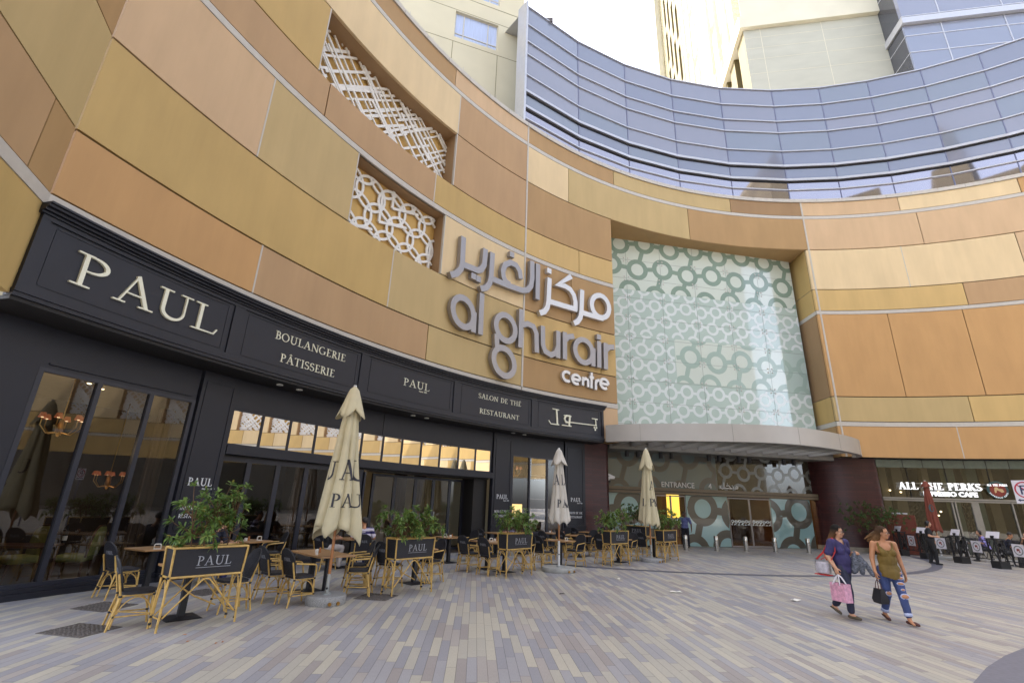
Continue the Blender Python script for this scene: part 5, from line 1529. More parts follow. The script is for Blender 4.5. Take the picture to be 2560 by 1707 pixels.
# ------------------------------------------------------------ folded parasols
M_canvas = mat('sand_canvas', s2l((200, 190, 158)), .85, var=.06, scale=4, bump=.15, bscale=260)
M_canvas2 = mat('grey_canvas', s2l((200, 194, 184)), .85, var=.06, scale=4, bump=.15, bscale=260)
M_canred = mat('rust_canvas', s2l((124, 62, 46)), .8, var=.08, scale=4, bump=.15, bscale=260)
M_print = mat('dark_print', s2l((56, 56, 64)), .7, var=.05)
M_pole = wood_mat('pole_wood', (176, 118, 72))
M_polem = mat('grey_metal_pole', s2l((168, 172, 172)), .4, .5)
def granite():
    return mat('granite', s2l((150, 150, 150)), .6, var=.45, scale=120, detail=2)
M_gran = granite()
M_conc = mat('concrete_base', s2l((160, 160, 156)), .75, var=.12, scale=8, bump=.2)
def parasol(x, y, top, hem, rmax, label, seed, cv, base_r, base_h, baseM, lower, rz=0, words=(), folds=8, drop=.22, twist=0.0, valh=.55, bulge=0.0, logo_=False, fold_d=.3):
    rnd = random.Random(seed)
    e = thing('folded_parasol', label, 'parasol', (x, y, 0), R_(rz), 'folded parasols')
    H = top - hem
    ph = [rnd.uniform(0, 6.28) for _ in range(6)]
    hemj = [rnd.uniform(-drop, drop * .25) for _ in range(folds)]
    def rad(a, z):
        t = (top - z) / H              # 0 top, 1 hem
        t = max(0, min(1.05, t))
        env = .035 + (rmax - .035) * (t ** .75) * (1 - .12 * math.sin(t * 3.0)) + bulge * math.sin(math.pi * min(1, t * 1.15)) * .5
        aa = a + twist * t
        pl = abs(math.sin(aa * folds / 2 + .35 * math.sin(ph[0] + t * 3)))
        pl2 = math.sin(aa * 3 + ph[1] + t * 2.2) * .10 + math.sin(aa * 5 + ph[2] - t * 4) * .05
        return env * (1 - fold_d * (1 - pl ** .55) * min(1, t * 2.2) + pl2 * min(1, t * 1.5))
    n, m = 120, 40
    vs, fs = [], []
    for j in range(m + 1):
        for i in range(n):
            a = 2 * math.pi * i / n
            k = a / (2 * math.pi) * folds
            k0 = int(k) % folds; f = k - int(k)
            hj = hemj[k0] * (1 - f) + hemj[(k0 + 1) % folds] * f
            hj += -.10 * (1 - abs(math.sin(a * folds / 2)))
            z = top - .03 - (H - hj - .03) * j / m
            zz = max(z, hem - .4)
            r = rad(a, max(zz, hem - .05))
            vs.append((r * math.cos(a), r * math.sin(a), zz))
    for j in range(m):
        for i in range(n):
            i2 = (i + 1) % n
            fs.append((j * n + i, j * n + i2, (j + 1) * n + i2, (j + 1) * n + i))
    co = MB().add(vs, fs)
    c = co.build('canopy', cv, e, smooth=180)
    c.modifiers.new('t', 'SOLIDIFY').thickness = .006
    # vent flap at the top
    vs, fs = [], []
    nv = 64
    for j in range(9):
        for i in range(nv):
            a = 2 * math.pi * i / nv
            t = j / 8
            sc_ = 1 + .38 * (abs(math.cos(a * 2 + ph[3])) ** 2) * t
            r = (.03 + (rad(a, top - valh * t) - .01 + .05 * t)) * sc_ if t > 0 else .03
            vs.append((r * math.cos(a), r * math.sin(a), top - .0 - valh * t * (.72 + .28 * abs(math.cos(a * 2 + ph[3])))))
    for j in range(8):
        for i in range(nv): fs.append((j * nv + i, j * nv + (i + 1) % nv, (j + 1) * nv + (i + 1) % nv, (j + 1) * nv + i))
    v = MB().add(vs, fs).build('vent_flap', cv, e, smooth=180)
    v.modifiers.new('t', 'SOLIDIFY').thickness = .005
    MB().lathe([(.0, .035), (.03, .03), (.035, 0), (.035, -.02)], 12, (0, 0, top)).build('finial', M_cctv, e, smooth=60)
    wood0 = lower
    MB().tube([(0, 0, wood0), (0, 0, top - .05)], .026, 12).build('pole', M_pole, e, smooth=60)
    po = MB().tube([(0, 0, .02), (0, 0, wood0 + .06)], .034, 12).build('pole_sleeve', M_polem if baseM is M_gran else M_cctv, e, smooth=60)
    MB().lathe([(.018, -.03), (.018, .03)], 8, M=Matrix.Translation((0, -.035, wood0 * .6)) @ Matrix.Rotation(R_(90), 4, 'X')).build('screw', M_edge, po)
    b = MB().lathe([(base_r * .98, .0), (base_r, .012), (base_r, base_h - .015), (base_r * .98, base_h)], 48)
    b.build('base', baseM, e, smooth=40)
    MB().lathe([(.07, base_h), (.07, base_h + .02), (.045, base_h + .035)], 16).build('collar', M_polem, e, smooth=40)
    for a in (-35, -60):
        MB().lathe([(.03, -.015), (.03, .015)], 12, M=Matrix.Rotation(R_(a - rz), 4, 'Z') @ Matrix.Translation((base_r + .01, 0, .045)) @ Matrix.Rotation(R_(90), 4, 'Y')).build('wheel', M_brass, e)
    for (txt, a0, z, h, sq) in words:
        t_ = MB()
        def fn(xx, zz, hh, a0=a0):
            rr = max(.06, rmax * .62)
            a = R_(a0 - rz) + xx / rr
            r = rad(a, zz) + .008 + hh
            return (r * math.cos(a), r * math.sin(a), zz)
        xx = 0
        for ch in txt:
            w, stt = GL[ch]
            for pts, ws in stt:
                P_ = []
                W_ = []
                for q in range(len(pts) - 1):
                    nseg = 8 if len(pts) == 2 else 1
                    for s_ in range(nseg):
                        f = s_ / nseg
                        P_.append((xx + (pts[q][0] * (1 - f) + pts[q + 1][0] * f) * h * sq, z + (pts[q][1] * (1 - f) + pts[q + 1][1] * f) * h))
                        W_.append((ws[q] if isinstance(ws, list) else ws) * h)
                P_.append((xx + pts[-1][0] * h * sq, z + pts[-1][1] * h)); W_.append((ws[-1] if isinstance(ws, list) else ws) * h)
                if len(P_) > 2 and abs(P_[0][0] - P_[-1][0]) < 1e-5 and abs(P_[0][1] - P_[-1][1]) < 1e-5: P_.pop(); W_.pop(); cl = True
                else: cl = False
                t_.ribbon(P_, W_, 0, .002, fn, closed=cl)
            xx += (w + .08) * h * sq
        t_.build('lettering', M_print, c)
    if logo_:
        t_ = MB()
        t_.prism(arcpts(0, 0, .12, .17, 0, 345, 23), 0, .003, lambda a_, b_, h_: ((rad(R_(logo_ - rz) + a_ / .25, 2.2 + b_) + .012 + h_) * math.cos(R_(logo_ - rz) + a_ / .25), (rad(R_(logo_ - rz) + a_ / .25, 2.2 + b_) + .012 + h_) * math.sin(R_(logo_ - rz) + a_ / .25), 2.2 + b_))
        t_.build('emblem', M_lg, c)
    return e
# ------------------------------------------------------------ placing the terrace
chair(-5.2, 7.66, 42, 'nearest bistro chair, beside the paving grate left of the first planter', False)
chair(-6.85, 9.58, 63, 'bistro chair close to the large left cafe window', False)
chair(-4.45, 8.82, 230, 'bistro chair behind the right end of the nearest planter', False)
chair(-4.19, 9.75, 51, 'left one of two chairs with their backs to us at the wooden table pair', True)
chair(-3.63, 9.47, 52, 'right one of two chairs with their backs to us at the wooden table pair', True)
chair(-2.85, 10.48, 187, 'bistro chair right of the big parasol, seen side on', True)
chair(-3.15, 11.3, 205, 'bistro chair half hidden behind the chair right of the big parasol', True)
chair(-4.69, 13.75, 55, 'bistro chair with a woman in black sitting on it', False)
chair(-3.72, 13.63, 108, 'bistro chair with the striped shirt man sitting on it', False)
chair(-5.8, 13.05, 218, 'empty bistro chair across the table from the man in dark blue', True)
chair(-6.25, 11.1, 70, 'bistro chair under the man in dark blue behind the nearest planter', False)
chair(-2.5, 11.55, 58, 'bistro chair left of the second planter, back towards us', False)
chair(-1.75, 12.45, 227, 'bistro chair right of the second planter', True)
chair(-2.1, 15.6, 47, 'bistro chair behind the second planter at a table near the folding doors', True)
chair(-1.2, 16.85, 227, 'bistro chair in front of the dark doorway, facing us', True)
chair(-.98, 14.45, 50, 'left one of the pair of chairs left of the third planter', True)
chair(-.4, 13.9, 50, 'right one of the pair of chairs left of the third planter, nearest it', False)
chair(.55, 15.0, 227, 'bistro chair behind the third planter', True)
chair(-.7, 18.25, 50, 'bistro chair at the table of the man in the plaid shirt', False)
chair(.35, 19.0, 200, 'bistro chair under the man in the plaid shirt', False)
chair(1.12, 15.55, 50, 'bistro chair between the third planter and the grey parasol', False)
chair(2.2, 16.35, 222, 'bistro chair right of the grey parasol', True)
chair(1.45, 17.96, 47, 'bistro chair behind the grey parasol, left of its pole', True)
chair(2.35, 21.1, 227, 'far bistro chair facing us below the right cafe window', True)
chair(2.15, 18.75, 47, 'bistro chair behind the grey parasol, right of its pole', True)
chair(3.2, 19.7, 227, 'bistro chair by the brick pier, at the middle table', True)
chair(3.0, 21.4, 47, 'rearmost bistro chair by the brick pier, back towards us', True)
chair(4.05, 22.5, 227, 'rearmost bistro chair by the brick pier, facing us', True)
chair(3.3, 17.38, 47, 'bistro chair left of the fourth planter', False)
chair(4.42, 18.55, 227, 'bistro chair right of the fourth planter', True)
chair(4.55, 20.1, 300, 'bistro chair turned aside behind the fourth planter', False)
chair(5.12, 19.1, 50, 'bistro chair between the fourth planter and the third parasol', False)
chair(6.15, 20.3, 227, 'bistro chair behind the last planter of the row', True)
TABLES = [(-6.9, 10.37, 63, 'wooden table beside the large left window'), (-4.86, 8.26, 47, 'wooden table behind the nearest planter'),
          (-3.9, 10.77, 47, 'left half of the wooden table pair by the big parasol'), (-3.41, 10.27, 47, 'right half of the wooden table pair, behind the big parasol pole'),
          (-4.22, 14.4, 47, 'wooden table in front of the striped shirt man'), (-6.15, 12.62, 70, 'wooden table of the man in dark blue'),
          (-2.05, 12.15, 47, 'wooden table behind the second planter'), (-1.74, 16.22, 47, 'wooden table in front of the dark doorway'),
          (-.5, 15.05, 47, 'wooden table left of the third planter'), (.0, 14.53, 47, 'wooden table right behind the third planter'),
          (-.35, 19.3, 47, 'wooden table of the man in the plaid shirt'), (1.73, 16.4, 47, 'wooden table beside the grey parasol'),
          (1.8, 20.4, 47, 'wooden table below the right cafe window'), (2.7, 19.3, 47, 'middle wooden table near the brick pier'),
          (3.5, 22.0, 47, 'rearmost wooden table near the brick pier'), (3.9, 18.0, 47, 'wooden table behind the fourth planter'), (5.65, 19.75, 47, 'wooden table behind the third parasol')]
for t_ in TABLES: table(*t_)
PLN = [(-4.62, 7.40, 50, 'nearest bamboo planter, largest in the row'), (-2.16, 10.43, 49, 'bamboo planter right of the big sand parasol'),
       (.05, 13.37, 47, 'bamboo planter left of the grey parasol'), (3.35, 16.49, 43, 'bamboo planter left of the third parasol'),
       (5.60, 18.33, 45, 'last bamboo planter, right of the third parasol')]
SHR = [(.72, .45, 1.0, 'largest shrub, spreading loosely from the nearest planter', 21, 4, 92, .115), (1.0, .5, .76, 'bushy shrub in the planter right of the big parasol', 22, 4, 110, .12),
       (1.0, .5, .78, 'bushy shrub in the planter left of the grey parasol', 23, 4, 105, .11), (.95, .45, .78, 'pale loose shrub in the planter left of the third parasol', 24, 3, 95, .11),
       (.85, .45, .80, 'shrub in the last planter beside the man at the doors', 25, 3, 90, .11)]
for (x, y, d, lb), s_ in zip(PLN, SHR):
    planter(x, y, d, lb)
    p = Vector((x, y, 0)) + Matrix.Rotation(R_(d), 3, 'Z') @ Vector((.48, .15, .97))
    shrub(p.x, p.y, p.z, d, s_[0], s_[1], s_[2], s_[3], s_[4], s_[5], s_[6], s_[7])
planter(5.2, 22.32, -45, 'rear bamboo planter set crosswise behind the third parasol')
p = Vector((5.2, 22.32, 0)) + Matrix.Rotation(R_(-45), 3, 'Z') @ Vector((.48, .15, .97))
shrub(p.x, p.y, p.z, -45, 1.1, .7, 1.25, 'tall dark feathery shrub in the rear planter', 31, 4, 80, .11, M_leaf2)
parasol(-3.155, 9.621, 3.93, 1.30, .42, 'big sand coloured folded parasol on a granite base', 3, M_canvas, .34, .15, M_gran, .42, 10,
        (('PAU', -98, 1.62, .24, .82), ('AU', -82, 2.1, .38, .75), ('U', -165, 2.1, .34, .8)), folds=7, drop=.26, twist=.5, valh=.66, fold_d=.42)
parasol(1.55, 15.026, 3.41, 1.42, .32, 'grey white folded parasol on a concrete base', 4, M_canvas2, .48, .12, M_conc, .75, 0,
        (('PAUL', -110, 1.72, .22, .8), ('L', -75, 2.35, .3, .8), ('A', -150, 2.35, .3, .8), ('AU', -40, 1.72, .22, .8)), folds=8, drop=.12, valh=.5)
parasol(5.155, 18.39, 3.88, 1.35, .37, 'sand coloured folded parasol in front of the mall doors', 5, M_canvas, .37, .13, M_gran, .5, 0,
        (('PA', -100, 1.85, .26, .8), ('A', -95, 2.4, .32, .8), ('L', -160, 1.85, .26, .8), ('U', -50, 1.85, .24, .8)), folds=8, drop=.18, valh=.8)
parasol(19.9, 23.7, 3.42, 1.25, .26, 'rust red folded parasol in front of the espresso cafe', 6, M_canred, .4, .12, M_conc, .6, 0, (), folds=8, drop=.06, valh=.3, logo_=-128, bulge=.06, fold_d=.25)

# ------------------------------------------------------------ small things on the tables
M_paperw = mat('white_card', s2l((226, 222, 214)), .6, var=.03)
def holder(x, y, z, deg, label):
    e = thing('menu_holder', label, 'menu holder', (x, y, z), R_(deg), 'white menu holders')
    MB().tube(fillet([(-.055, 0, 0), (-.05, 0, .09), (.05, 0, .09), (.055, 0, 0)], .02), .009, 8, flat=2.2).build('frame', M_paperw, e, smooth=60)
    MB().bbox(-.06, -.025, 0, .06, .025, .012, .003).build('foot', M_paperw, e)
def shaker(x, y, z, label, n=2):
    e = thing('condiment_set', label, 'condiments', (x, y, z), 0, 'condiment sets')
    MB().lathe([(.03, 0), (.034, .01), (.034, .06), (.03, .065)], 14).build('pot', M_paperw, e, smooth=40)
    for i in range(n):
        MB().lathe([(.014, 0), (.017, .03), (.012, .075), (.016, .09), (.006, .1)], 12, (.05, .02 + .035 * i, 0)).build('shaker', M_pole, e, smooth=50)
TZ = .736
for x, y, d, lb in ((-6.7, 10.15, 30, 'white menu holder on the table beside the large left window'), (-3.62, 10.15, 110, 'white menu holder on the pair of tables by the big parasol'),
                    (-6.0, 12.75, 60, 'white menu holder on the table of the man in dark blue'), (-4.05, 14.2, 100, 'white menu holder on the table of the striped shirt man'),
                    (-1.85, 16.0, 40, 'white menu holder on the table in front of the dark doorway'), (-.4, 14.85, 40, 'white menu holder on the table left of the third planter'),
                    (1.9, 16.15, 45, 'white menu holder on the table beside the grey parasol')):
    holder(x, y, TZ, d, lb)
for x, y, lb in ((-3.72, 10.4, 'pot and pepper mill on the pair of tables by the big parasol'), (-6.2, 12.5, 'cup and pepper mills on the table of the man in dark blue'),
                 (-1.7, 16.1, 'pot and pepper mill on the table in front of the dark doorway'), (-.3, 15.1, 'pot and pepper mill on the table left of the third planter'), (2.2, 19.9, 'pot on the table by the brick pier'), (1.75, 20.3, 'pot on the table below the right cafe window')):
    shaker(x, y, TZ, lb)
# ------------------------------------------------------------ furniture inside the left room
M_green = mat('green_velvet', s2l((158, 158, 92)), .8, var=.15, scale=8)
M_dwood = wood_mat('brown_wood', (96, 62, 40))
def armchair(x, y, deg, label):
    e = thing('armchair', label, 'armchair', (x, y, .012), R_(deg), 'green upholstered chairs inside the cafe')
    MB().bbox(-.26, -.26, .36, .26, .26, .5, .05).build('seat', M_green, e, smooth=60)
    pr = [(-.24, 0), (.24, 0), (.27, .3), (.24, .48), (.12, .56), (-.12, .56), (-.24, .48), (-.27, .3)]
    f = lambda a, b, h: (-.26 - .12 * b - h, a, .47 + b)
    MB().prism(pr, -.03, .04, f).build('backrest', M_green, e, smooth=30)
    MB().tube([f(a * 1.04, b * 1.03, 0) for a, b in pr], .022, 6, closed=True).build('rim', M_dwood, e, smooth=180)
    for sx in (-1, 1):
        for sy in (-1, 1): MB().tube([(sx * .24, sy * .22, 0), (sx * .22, sy * .21, .38)], [.018, .028], 8).build('leg', M_dwood, e, smooth=60)
armchair(*AP(18.6, 2.0)[:2], 40, 'green armchair nearest the big window, its seat towards us'); armchair(*AP(20.6, 2.6)[:2], 250, 'green armchair with rounded back in the middle of the left room')
armchair(*AP(17.6, 2.5)[:2], 90, 'green armchair at the far left behind the glass'); armchair(*AP(22.2, 2.2)[:2], 200, 'green armchair by the right edge of the big window')
armchair(*AP(46.5, 3.4)[:2], 120, 'armchair in the dim room behind the folding doors'); armchair(*AP(55.6, 1.7)[:2], 300, 'armchair just inside the right cafe window')
def inner_table(x, y, deg, label):
    e = thing('dining_table', label, 'table', (x, y, .012), R_(deg), 'dark tables inside the cafe')
    MB().bbox(-.5, -.35, .72, .5, .35, .76, .01).build('tabletop', M_dwood, e)
    for sx in (-1, 1):
        for sy in (-1, 1): MB().lathe([(.03, 0), (.02, .1), (.04, .3), (.022, .5), (.035, .72)], 10, (sx * .43, sy * .28, 0)).build('leg', M_dwood, e, smooth=50)
inner_table(*AP(19.9, 1.9)[:2], 20, 'dark table with a wine bottle just inside the big window'); inner_table(*AP(30.5, 2.4)[:2], 20, 'dark table behind the left folding doors'); inner_table(*AP(44.6, 2.9)[:2], 40, 'dark table deep behind the right folding doors')
x, y, _ = AP(21.1, 1.75)
b_ = thing('wine_bottle', 'dark wine bottle with a pale label standing inside the big window', 'bottle', (x, y, .772))
MB().lathe([(.036, 0), (.038, .01), (.038, .19), (.015, .25), (.014, .31)], 14).build('glass_body', M_edge, b_, smooth=40); MB().lathe([(.0386, .05), (.0386, .13)], 14, cap=False).build('paper_label', M_paperw, b_, smooth=40)
pi = thing('upright_piano', 'brown upright piano just inside the folding doors', 'piano', (*AP(42.4, 2.5)[:2], .012), R_(-50))
MB().bbox(-.7, -.2, 0, .7, .2, 1.2, .02).build('case', M_dwood, pi); MB().bbox(-.7, -.42, .62, .7, -.2, .72, .01).build('keyboard', M_dwood, pi); MB().bbox(-.74, -.24, 1.2, .74, .22, 1.25, .01).build('lid', M_pole, pi)

# ------------------------------------------------------------ bollards
M_inox = mat('polished_steel', s2l((190, 188, 184)), .16, .95, var=.05, scale=6, stretch=(1, 1, 12))
bl = None
for x, y, w in ((8.38, 24.1, 'behind the last planter, by the doorway man'), (9.87, 24.25, 'in front of the glass between the doors'), (11.41, 24.6, 'in front of the right doors, at their left edge'), (12.88, 24.77, 'at the right edge of the right doors'), (14.57, 24.93, 'nearest the brick drum')):
    if bl is None:
        bl = o = thing('bollard', '', 'bollard')
        MB().lathe([(.1, .0), (.1, .2), (.094, .203), (.094, .213), (.1, .216), (.1, .42), (.094, .423), (.094, .433), (.1, .436), (.1, .62), (.09, .64), (.0, .645)], 24).build('post', M_inox, o, smooth=40)
        MB().lathe([(.13, .0), (.13, .012), (.1, .014)], 24).build('base_ring', M_inox, o, smooth=40)
    else: o = copy_tree(bl)
    o.location = (x, y, .0); o['label'] = 'stainless steel bollard ' + w; o['group'] = 'steel bollards before the entrance'
# ------------------------------------------------------------ grates and litter on the paving
M_cob = mat('tree_grate_stone', s2l((92, 86, 82)), .8, var=.35, scale=30, bump=.5, bscale=45)
for i, (pts, lb) in enumerate((([(-6.04, 7.17), (-5.34, 7.03), (-5.24, 7.63), (-5.94, 7.75)], 'square patch of dark cobbles below the nearest chair'), ([(-6.79, 8.56), (-6.15, 8.42), (-6.05, 9.05), (-6.71, 9.18)], 'square patch of dark cobbles near the large left window'),
            ([(-2.82, 10.11), (-2.19, 10.02), (-2.06, 10.61), (-2.71, 10.77)], 'square patch of dark cobbles left of the second planter'), ([(-6.0, 10.15), (-5.5, 9.88), (-5.3, 10.4), (-5.85, 10.6)], 'square patch of dark cobbles behind the nearest planter'))):
    cx_ = sum(p[0] for p in pts) / 4; cy_ = sum(p[1] for p in pts) / 4
    m = MB()
    m.add([(x, y, .001) for x, y in pts] + [(cx_ + (x - cx_) * .97, cy_ + (y - cy_) * .97, .008) for x, y in pts], [(0, 1, 5, 4), (1, 2, 6, 5), (2, 3, 7, 6), (3, 0, 4, 7), (4, 5, 6, 7)])
    rnd = random.Random(i)
    for a in range(9):
        for b in range(9):
            u, v = (a + .5) / 9.6 + .02, (b + .5) / 9.6 + .02
            P0 = Vector(pts[0]).lerp(Vector(pts[1]), u).lerp(Vector(pts[3]).lerp(Vector(pts[2]), u), v)
            r = .026 + rnd.uniform(-.004, .006)
            m.lathe([(r, .007), (r * .8, .016), (0, .018)], 6, (P0.x + rnd.uniform(-.006, .006), P0.y + rnd.uniform(-.006, .006), 0), cap=False)
    o = m.build('cobble_patch', M_cob); tag(o, lb, 'paving', 'dark cobble patches in the paving')
for i, (x, y, a, lb) in enumerate(((3.91, 12.11, 10, 'crumpled white paper scrap in the middle of the plaza'), (6.3, 11.55, 40, 'white paper scrap left of the walking women'), (3.0, 13.9, 70, 'tiny white paper scrap near the curved inlay'))):
    m = MB(); rnd = random.Random(40 + i); vs = []
    k = 1 if i < 2 else .5
    for q in range(4):
        for r in range(3): vs.append(((q - 1.5) * .085 * k + rnd.uniform(-.01, .01), (r - 1) * .07 * k, .004 + rnd.uniform(0, .025)))
    m.add(vs, [(q * 3 + r, q * 3 + r + 1, q * 3 + r + 4, q * 3 + r + 3) for q in range(3) for r in range(2)])
    o = m.build('paper_scrap', M_paperw); o.location = (x, y, .002); o.rotation_euler = (0, 0, R_(a)); tag(o, lb, 'litter', 'litter on the plaza')
m = MB().add([(-.07, 0, .004), (-.02, .02, .02), (.05, .012, .016), (.09, 0, .006), (.05, -.014, .01), (-.02, -.02, .012)], [(0, 1, 2, 3, 4, 5)])
o = m.build('dry_leaf', M_edge); o.location = (1.23, 11.36, .002); o.rotation_euler = (0, 0, .4); tag(o, 'dark dry leaf lying on the plaza right of the third planter', 'litter', 'litter on the plaza')
rnd = random.Random(9)
for i in range(4):
    o = MB().add([(-.03, 0, .003), (0, .012, .012), (.035, 0, .004), (0, -.012, .006)], [(0, 1, 2, 3)]).build('dry_leaf', M_amber if False else M_pole)
    o.location = (-4.3 + rnd.uniform(-.6, .9), 7.3 + rnd.uniform(-.3, .6), .002); o.rotation_euler = (0, 0, rnd.uniform(0, 3)); tag(o, 'small yellow dry leaf fallen in front of the nearest planter', 'litter', 'fallen yellow leaves')

# ------------------------------------------------------------ espresso cafe terrace
M_blk = mat('black_iron', (.014, .014, .016), .5)
M_lgg = mat('emblem_grey', s2l((118, 124, 126)), .5)
M_ms = mat('menu_white', s2l((214, 210, 216)), .5, var=.03)
pp = [(19.31, 25.24), (19.16, 23.6), (19.38, 22.1), (19.28, 20.3), (19.3, 18.6)]
for i, (x, y) in enumerate(pp):
    lb = ('by the rust coloured panel', 'behind the standing waitress', 'in the middle of the cafe fence', 'right of the seated man in navy', 'at the right picture edge')[i]
    e = thing('fence_pillar', 'black iron fence pillar ' + lb, 'fence post', (x, y, 0), R_(180), 'black fence pillars of the espresso cafe')
    MB().bbox(-.2, -.2, 0, .2, .2, .26, .02).build('base_block', M_blk, e)
    m = MB()
    for a in (-.16, .16):
        for b in (-.16, .16): m.box(a - .02, b - .02, .26, a + .02, b + .02, 1.05)
    for a in (-.16, .16):
        for s_ in (-1, 1):
            m.tube([(a, -.15 * s_, .28), (a, .15 * s_, 1.03)], .012, 6); m.tube([(-.15 * s_, a, .28), (.15 * s_, a, 1.03)], .012, 6)
    for z in (.45, .65, .85): m.lathe([(.07, -.01), (.07, .01)], 12, M=Matrix.Translation((-.17, 0, 0)) @ Matrix.Translation((0, 0, z)) @ Matrix.Rotation(R_(90), 4, 'Y'))
    m.box(-.21, -.21, 1.04, .21, .21, 1.08)
    m.build('lattice_frame', M_blk, e)
    b = thing('menu_board', 'slanted white menu board on the pillar ' + lb, 'menu board', (x - .03, y, 1.09), R_(180 + (8 if i % 2 else -6)), 'white menu boards on the fence pillars')
    MB().box(-.13, -.24, 0, .13, .24, .012, M=Matrix.Rotation(R_(66), 4, 'Y') @ Matrix.Translation((-.12, 0, .04))).build('board', M_ms, b)
    MB().box(-.06, -.06, -.005, .06, .06, .1).build('stand', M_blk, b)
for i, (a, b) in enumerate(zip(pp[:-1], pp[1:])):
    A, B = Vector((*a, 0)), Vector((*b, 0)); d = (B - A).normalized(); A += d * .22; B -= d * .22
    L = (B - A).length
    e = thing('iron_railing', 'black iron railing with ring pattern, ' + ('section nearest the rust panel', 'section behind the waitress', 'section before the seated man', 'rightmost section')[i], 'railing', tuple(A), math.atan2(d.y, d.x), 'black railings of the espresso cafe')
    for z in (.28, .98): MB().box(0, -.015, z, L, .015, z + .03).build('rail', M_blk, e)
    m = MB(); n = 4
    for k in range(n):
        x0, x1 = L * k / n, L * (k + 1) / n
        m.tube([(x0, 0, .3), (x1, 0, .97)], .011, 6); m.tube([(x1, 0, .3), (x0, 0, .97)], .011, 6); m.tube([((x0 + x1) / 2 + .1 * math.cos(q * .5236), 0, .64 + .1 * math.sin(q * .5236)) for q in range(12)], .011, 6, closed=True)
    m.build('filling', M_blk, e)
    s_ = thing('railing_sign', 'white square sign with round cafe emblem on the railing, ' + ('leftmost', 'at the hand of the waitress', 'below the seated man', 'rightmost')[i], 'sign', tuple(A + d * L * .52 + Vector((-.03, 0, .52))), math.atan2(d.y, d.x), 'emblem signs on the cafe railing')
    fs = lambda x, z, h: (x, -.0 - h, z)
    MB().box(-.22, -.006, -.02, .22, .006, .42).build('panel', M_ms, s_)
    m = MB(); m.ribbon(arcpts(0, .2, .155, .155, 0, 345, 23), .035, .006, .01, fs, closed=True, mi=0); m.prism([(x * .14, .2 + z * .14) for x, z in ((-.4, -.3), (-.5, .3), (0, .5), (.5, .2), (.2, .0), (.6, -.4), (.1, -.5), (0, 0))], .006, .009, fs, 1)
    m.build('emblem', [M_lgg, M_lr], s_)
rp_ = thing('slatted_panel', 'rust coloured slatted panel standing beside the brick drum', 'screen', (20.05, 25.9, 0), R_(-40))
m = MB()
for k in range(26): m.bbox(-.6, -.25, .05 + k * .07, .6, .25, .05 + k * .07 + .06, .006)
m.build('slats', M_canred, rp_); MB().box(-.57, -.22, 0, .57, .22, 1.86).build('core', M_dwood, rp_); MB().box(-.3, -.2, 1.9, .3, .2, 1.96, M=Matrix.Rotation(.2, 4, 'Z')).build('paper_stack', M_ms, rp_)
# potted bush by the drum
pot = thing('plant_pot', 'dark tapered pot in front of the brick drum', 'pot', (18.25, 25.35, 0))
MB().lathe([(.26, 0), (.3, .03), (.42, .9), (.45, .95), (.41, .95), (.38, .85), (0, .85)], 24).build('vessel', M_navyd, pot, smooth=40)
sh_ = shrub(18.25, 25.35, .86, 0, 2.2, 1.1, 1.55, 'wide feathery dark green bush in the pot by the brick drum', 41, 5, 190, .11, M_leaf2, group='bush in a pot')
del sh_['group']
# white metal chairs beyond the railing
M_wmet = mat('white_metal', s2l((190, 188, 190)), .4, .3)
M_seat2 = mat('dark_seat', (.03, .03, .035), .6)
wc = None
for x, y, d, lb in ((20.1, 22.9, 200, 'pale metal chair behind the sign the waitress touches'), (20.35, 21.3, 100, 'pale metal chair of the seated man in navy'), (20.4, 19.6, 160, 'pale metal chair at the right picture edge'), (21.6, 23.2, 250, 'pale metal chair of the person in lilac'), (21.9, 21.2, 250, 'pale metal chair across the table from the man in navy')):
    if wc is None:
        wc = o = thing('metal_chair', '', 'chair')
        for sy in (-1, 1):
            MB().tube(fillet([(.2, sy * .2, 0), (.18, sy * .2, .45), (-.18, sy * .2, .45)], .05), .014, 7).build('leg', M_wmet, o, smooth=60); MB().tube([(-.24, sy * .2, 0), (-.18, sy * .2, .45), (-.25, sy * .2, .86)], .014, 7).build('leg', M_wmet, o, smooth=60)
        MB().bbox(-.2, -.2, .44, .2, .2, .47, .01).build('seat', M_seat2, o); MB().bbox(-.25, -.2, .6, -.22, .2, .86, .01).build('backrest', M_seat2, o)
    else: o = copy_tree(wc)
    o.location = (x, y, 0); o.rotation_euler = (0, 0, R_(d)); o['label'] = lb; o['group'] = 'metal chairs of the espresso cafe'
for x, y, lb in ((21.1, 21.6, 'dark round table of the man in navy'), (21.2, 23.9, 'dark round table behind the waitress'), (21.2, 19.4, 'dark round table at the right picture edge')):
    e = thing('round_table', lb, 'table', (x, y, 0), 0, 'round tables of the espresso cafe')
    MB().lathe([(.33, .71), (.35, .72), (.35, .735), (.33, .745)], 28).build('tabletop', M_dwood, e, smooth=40); MB().lathe([(.22, 0), (.2, .02), (.035, .05), (.03, .71)], 16).build('pedestal', M_blk, e, smooth=40)
    g_ = thing('drinking_glass', 'clear drinking glass on the ' + lb, 'glass', (x - .1, y + .08, .746), 0, 'glasses on the espresso cafe tables'); MB().lathe([(.028, 0), (.035, .11)], 12, cap=False).build('tumbler', M_ms, g_, smooth=40)
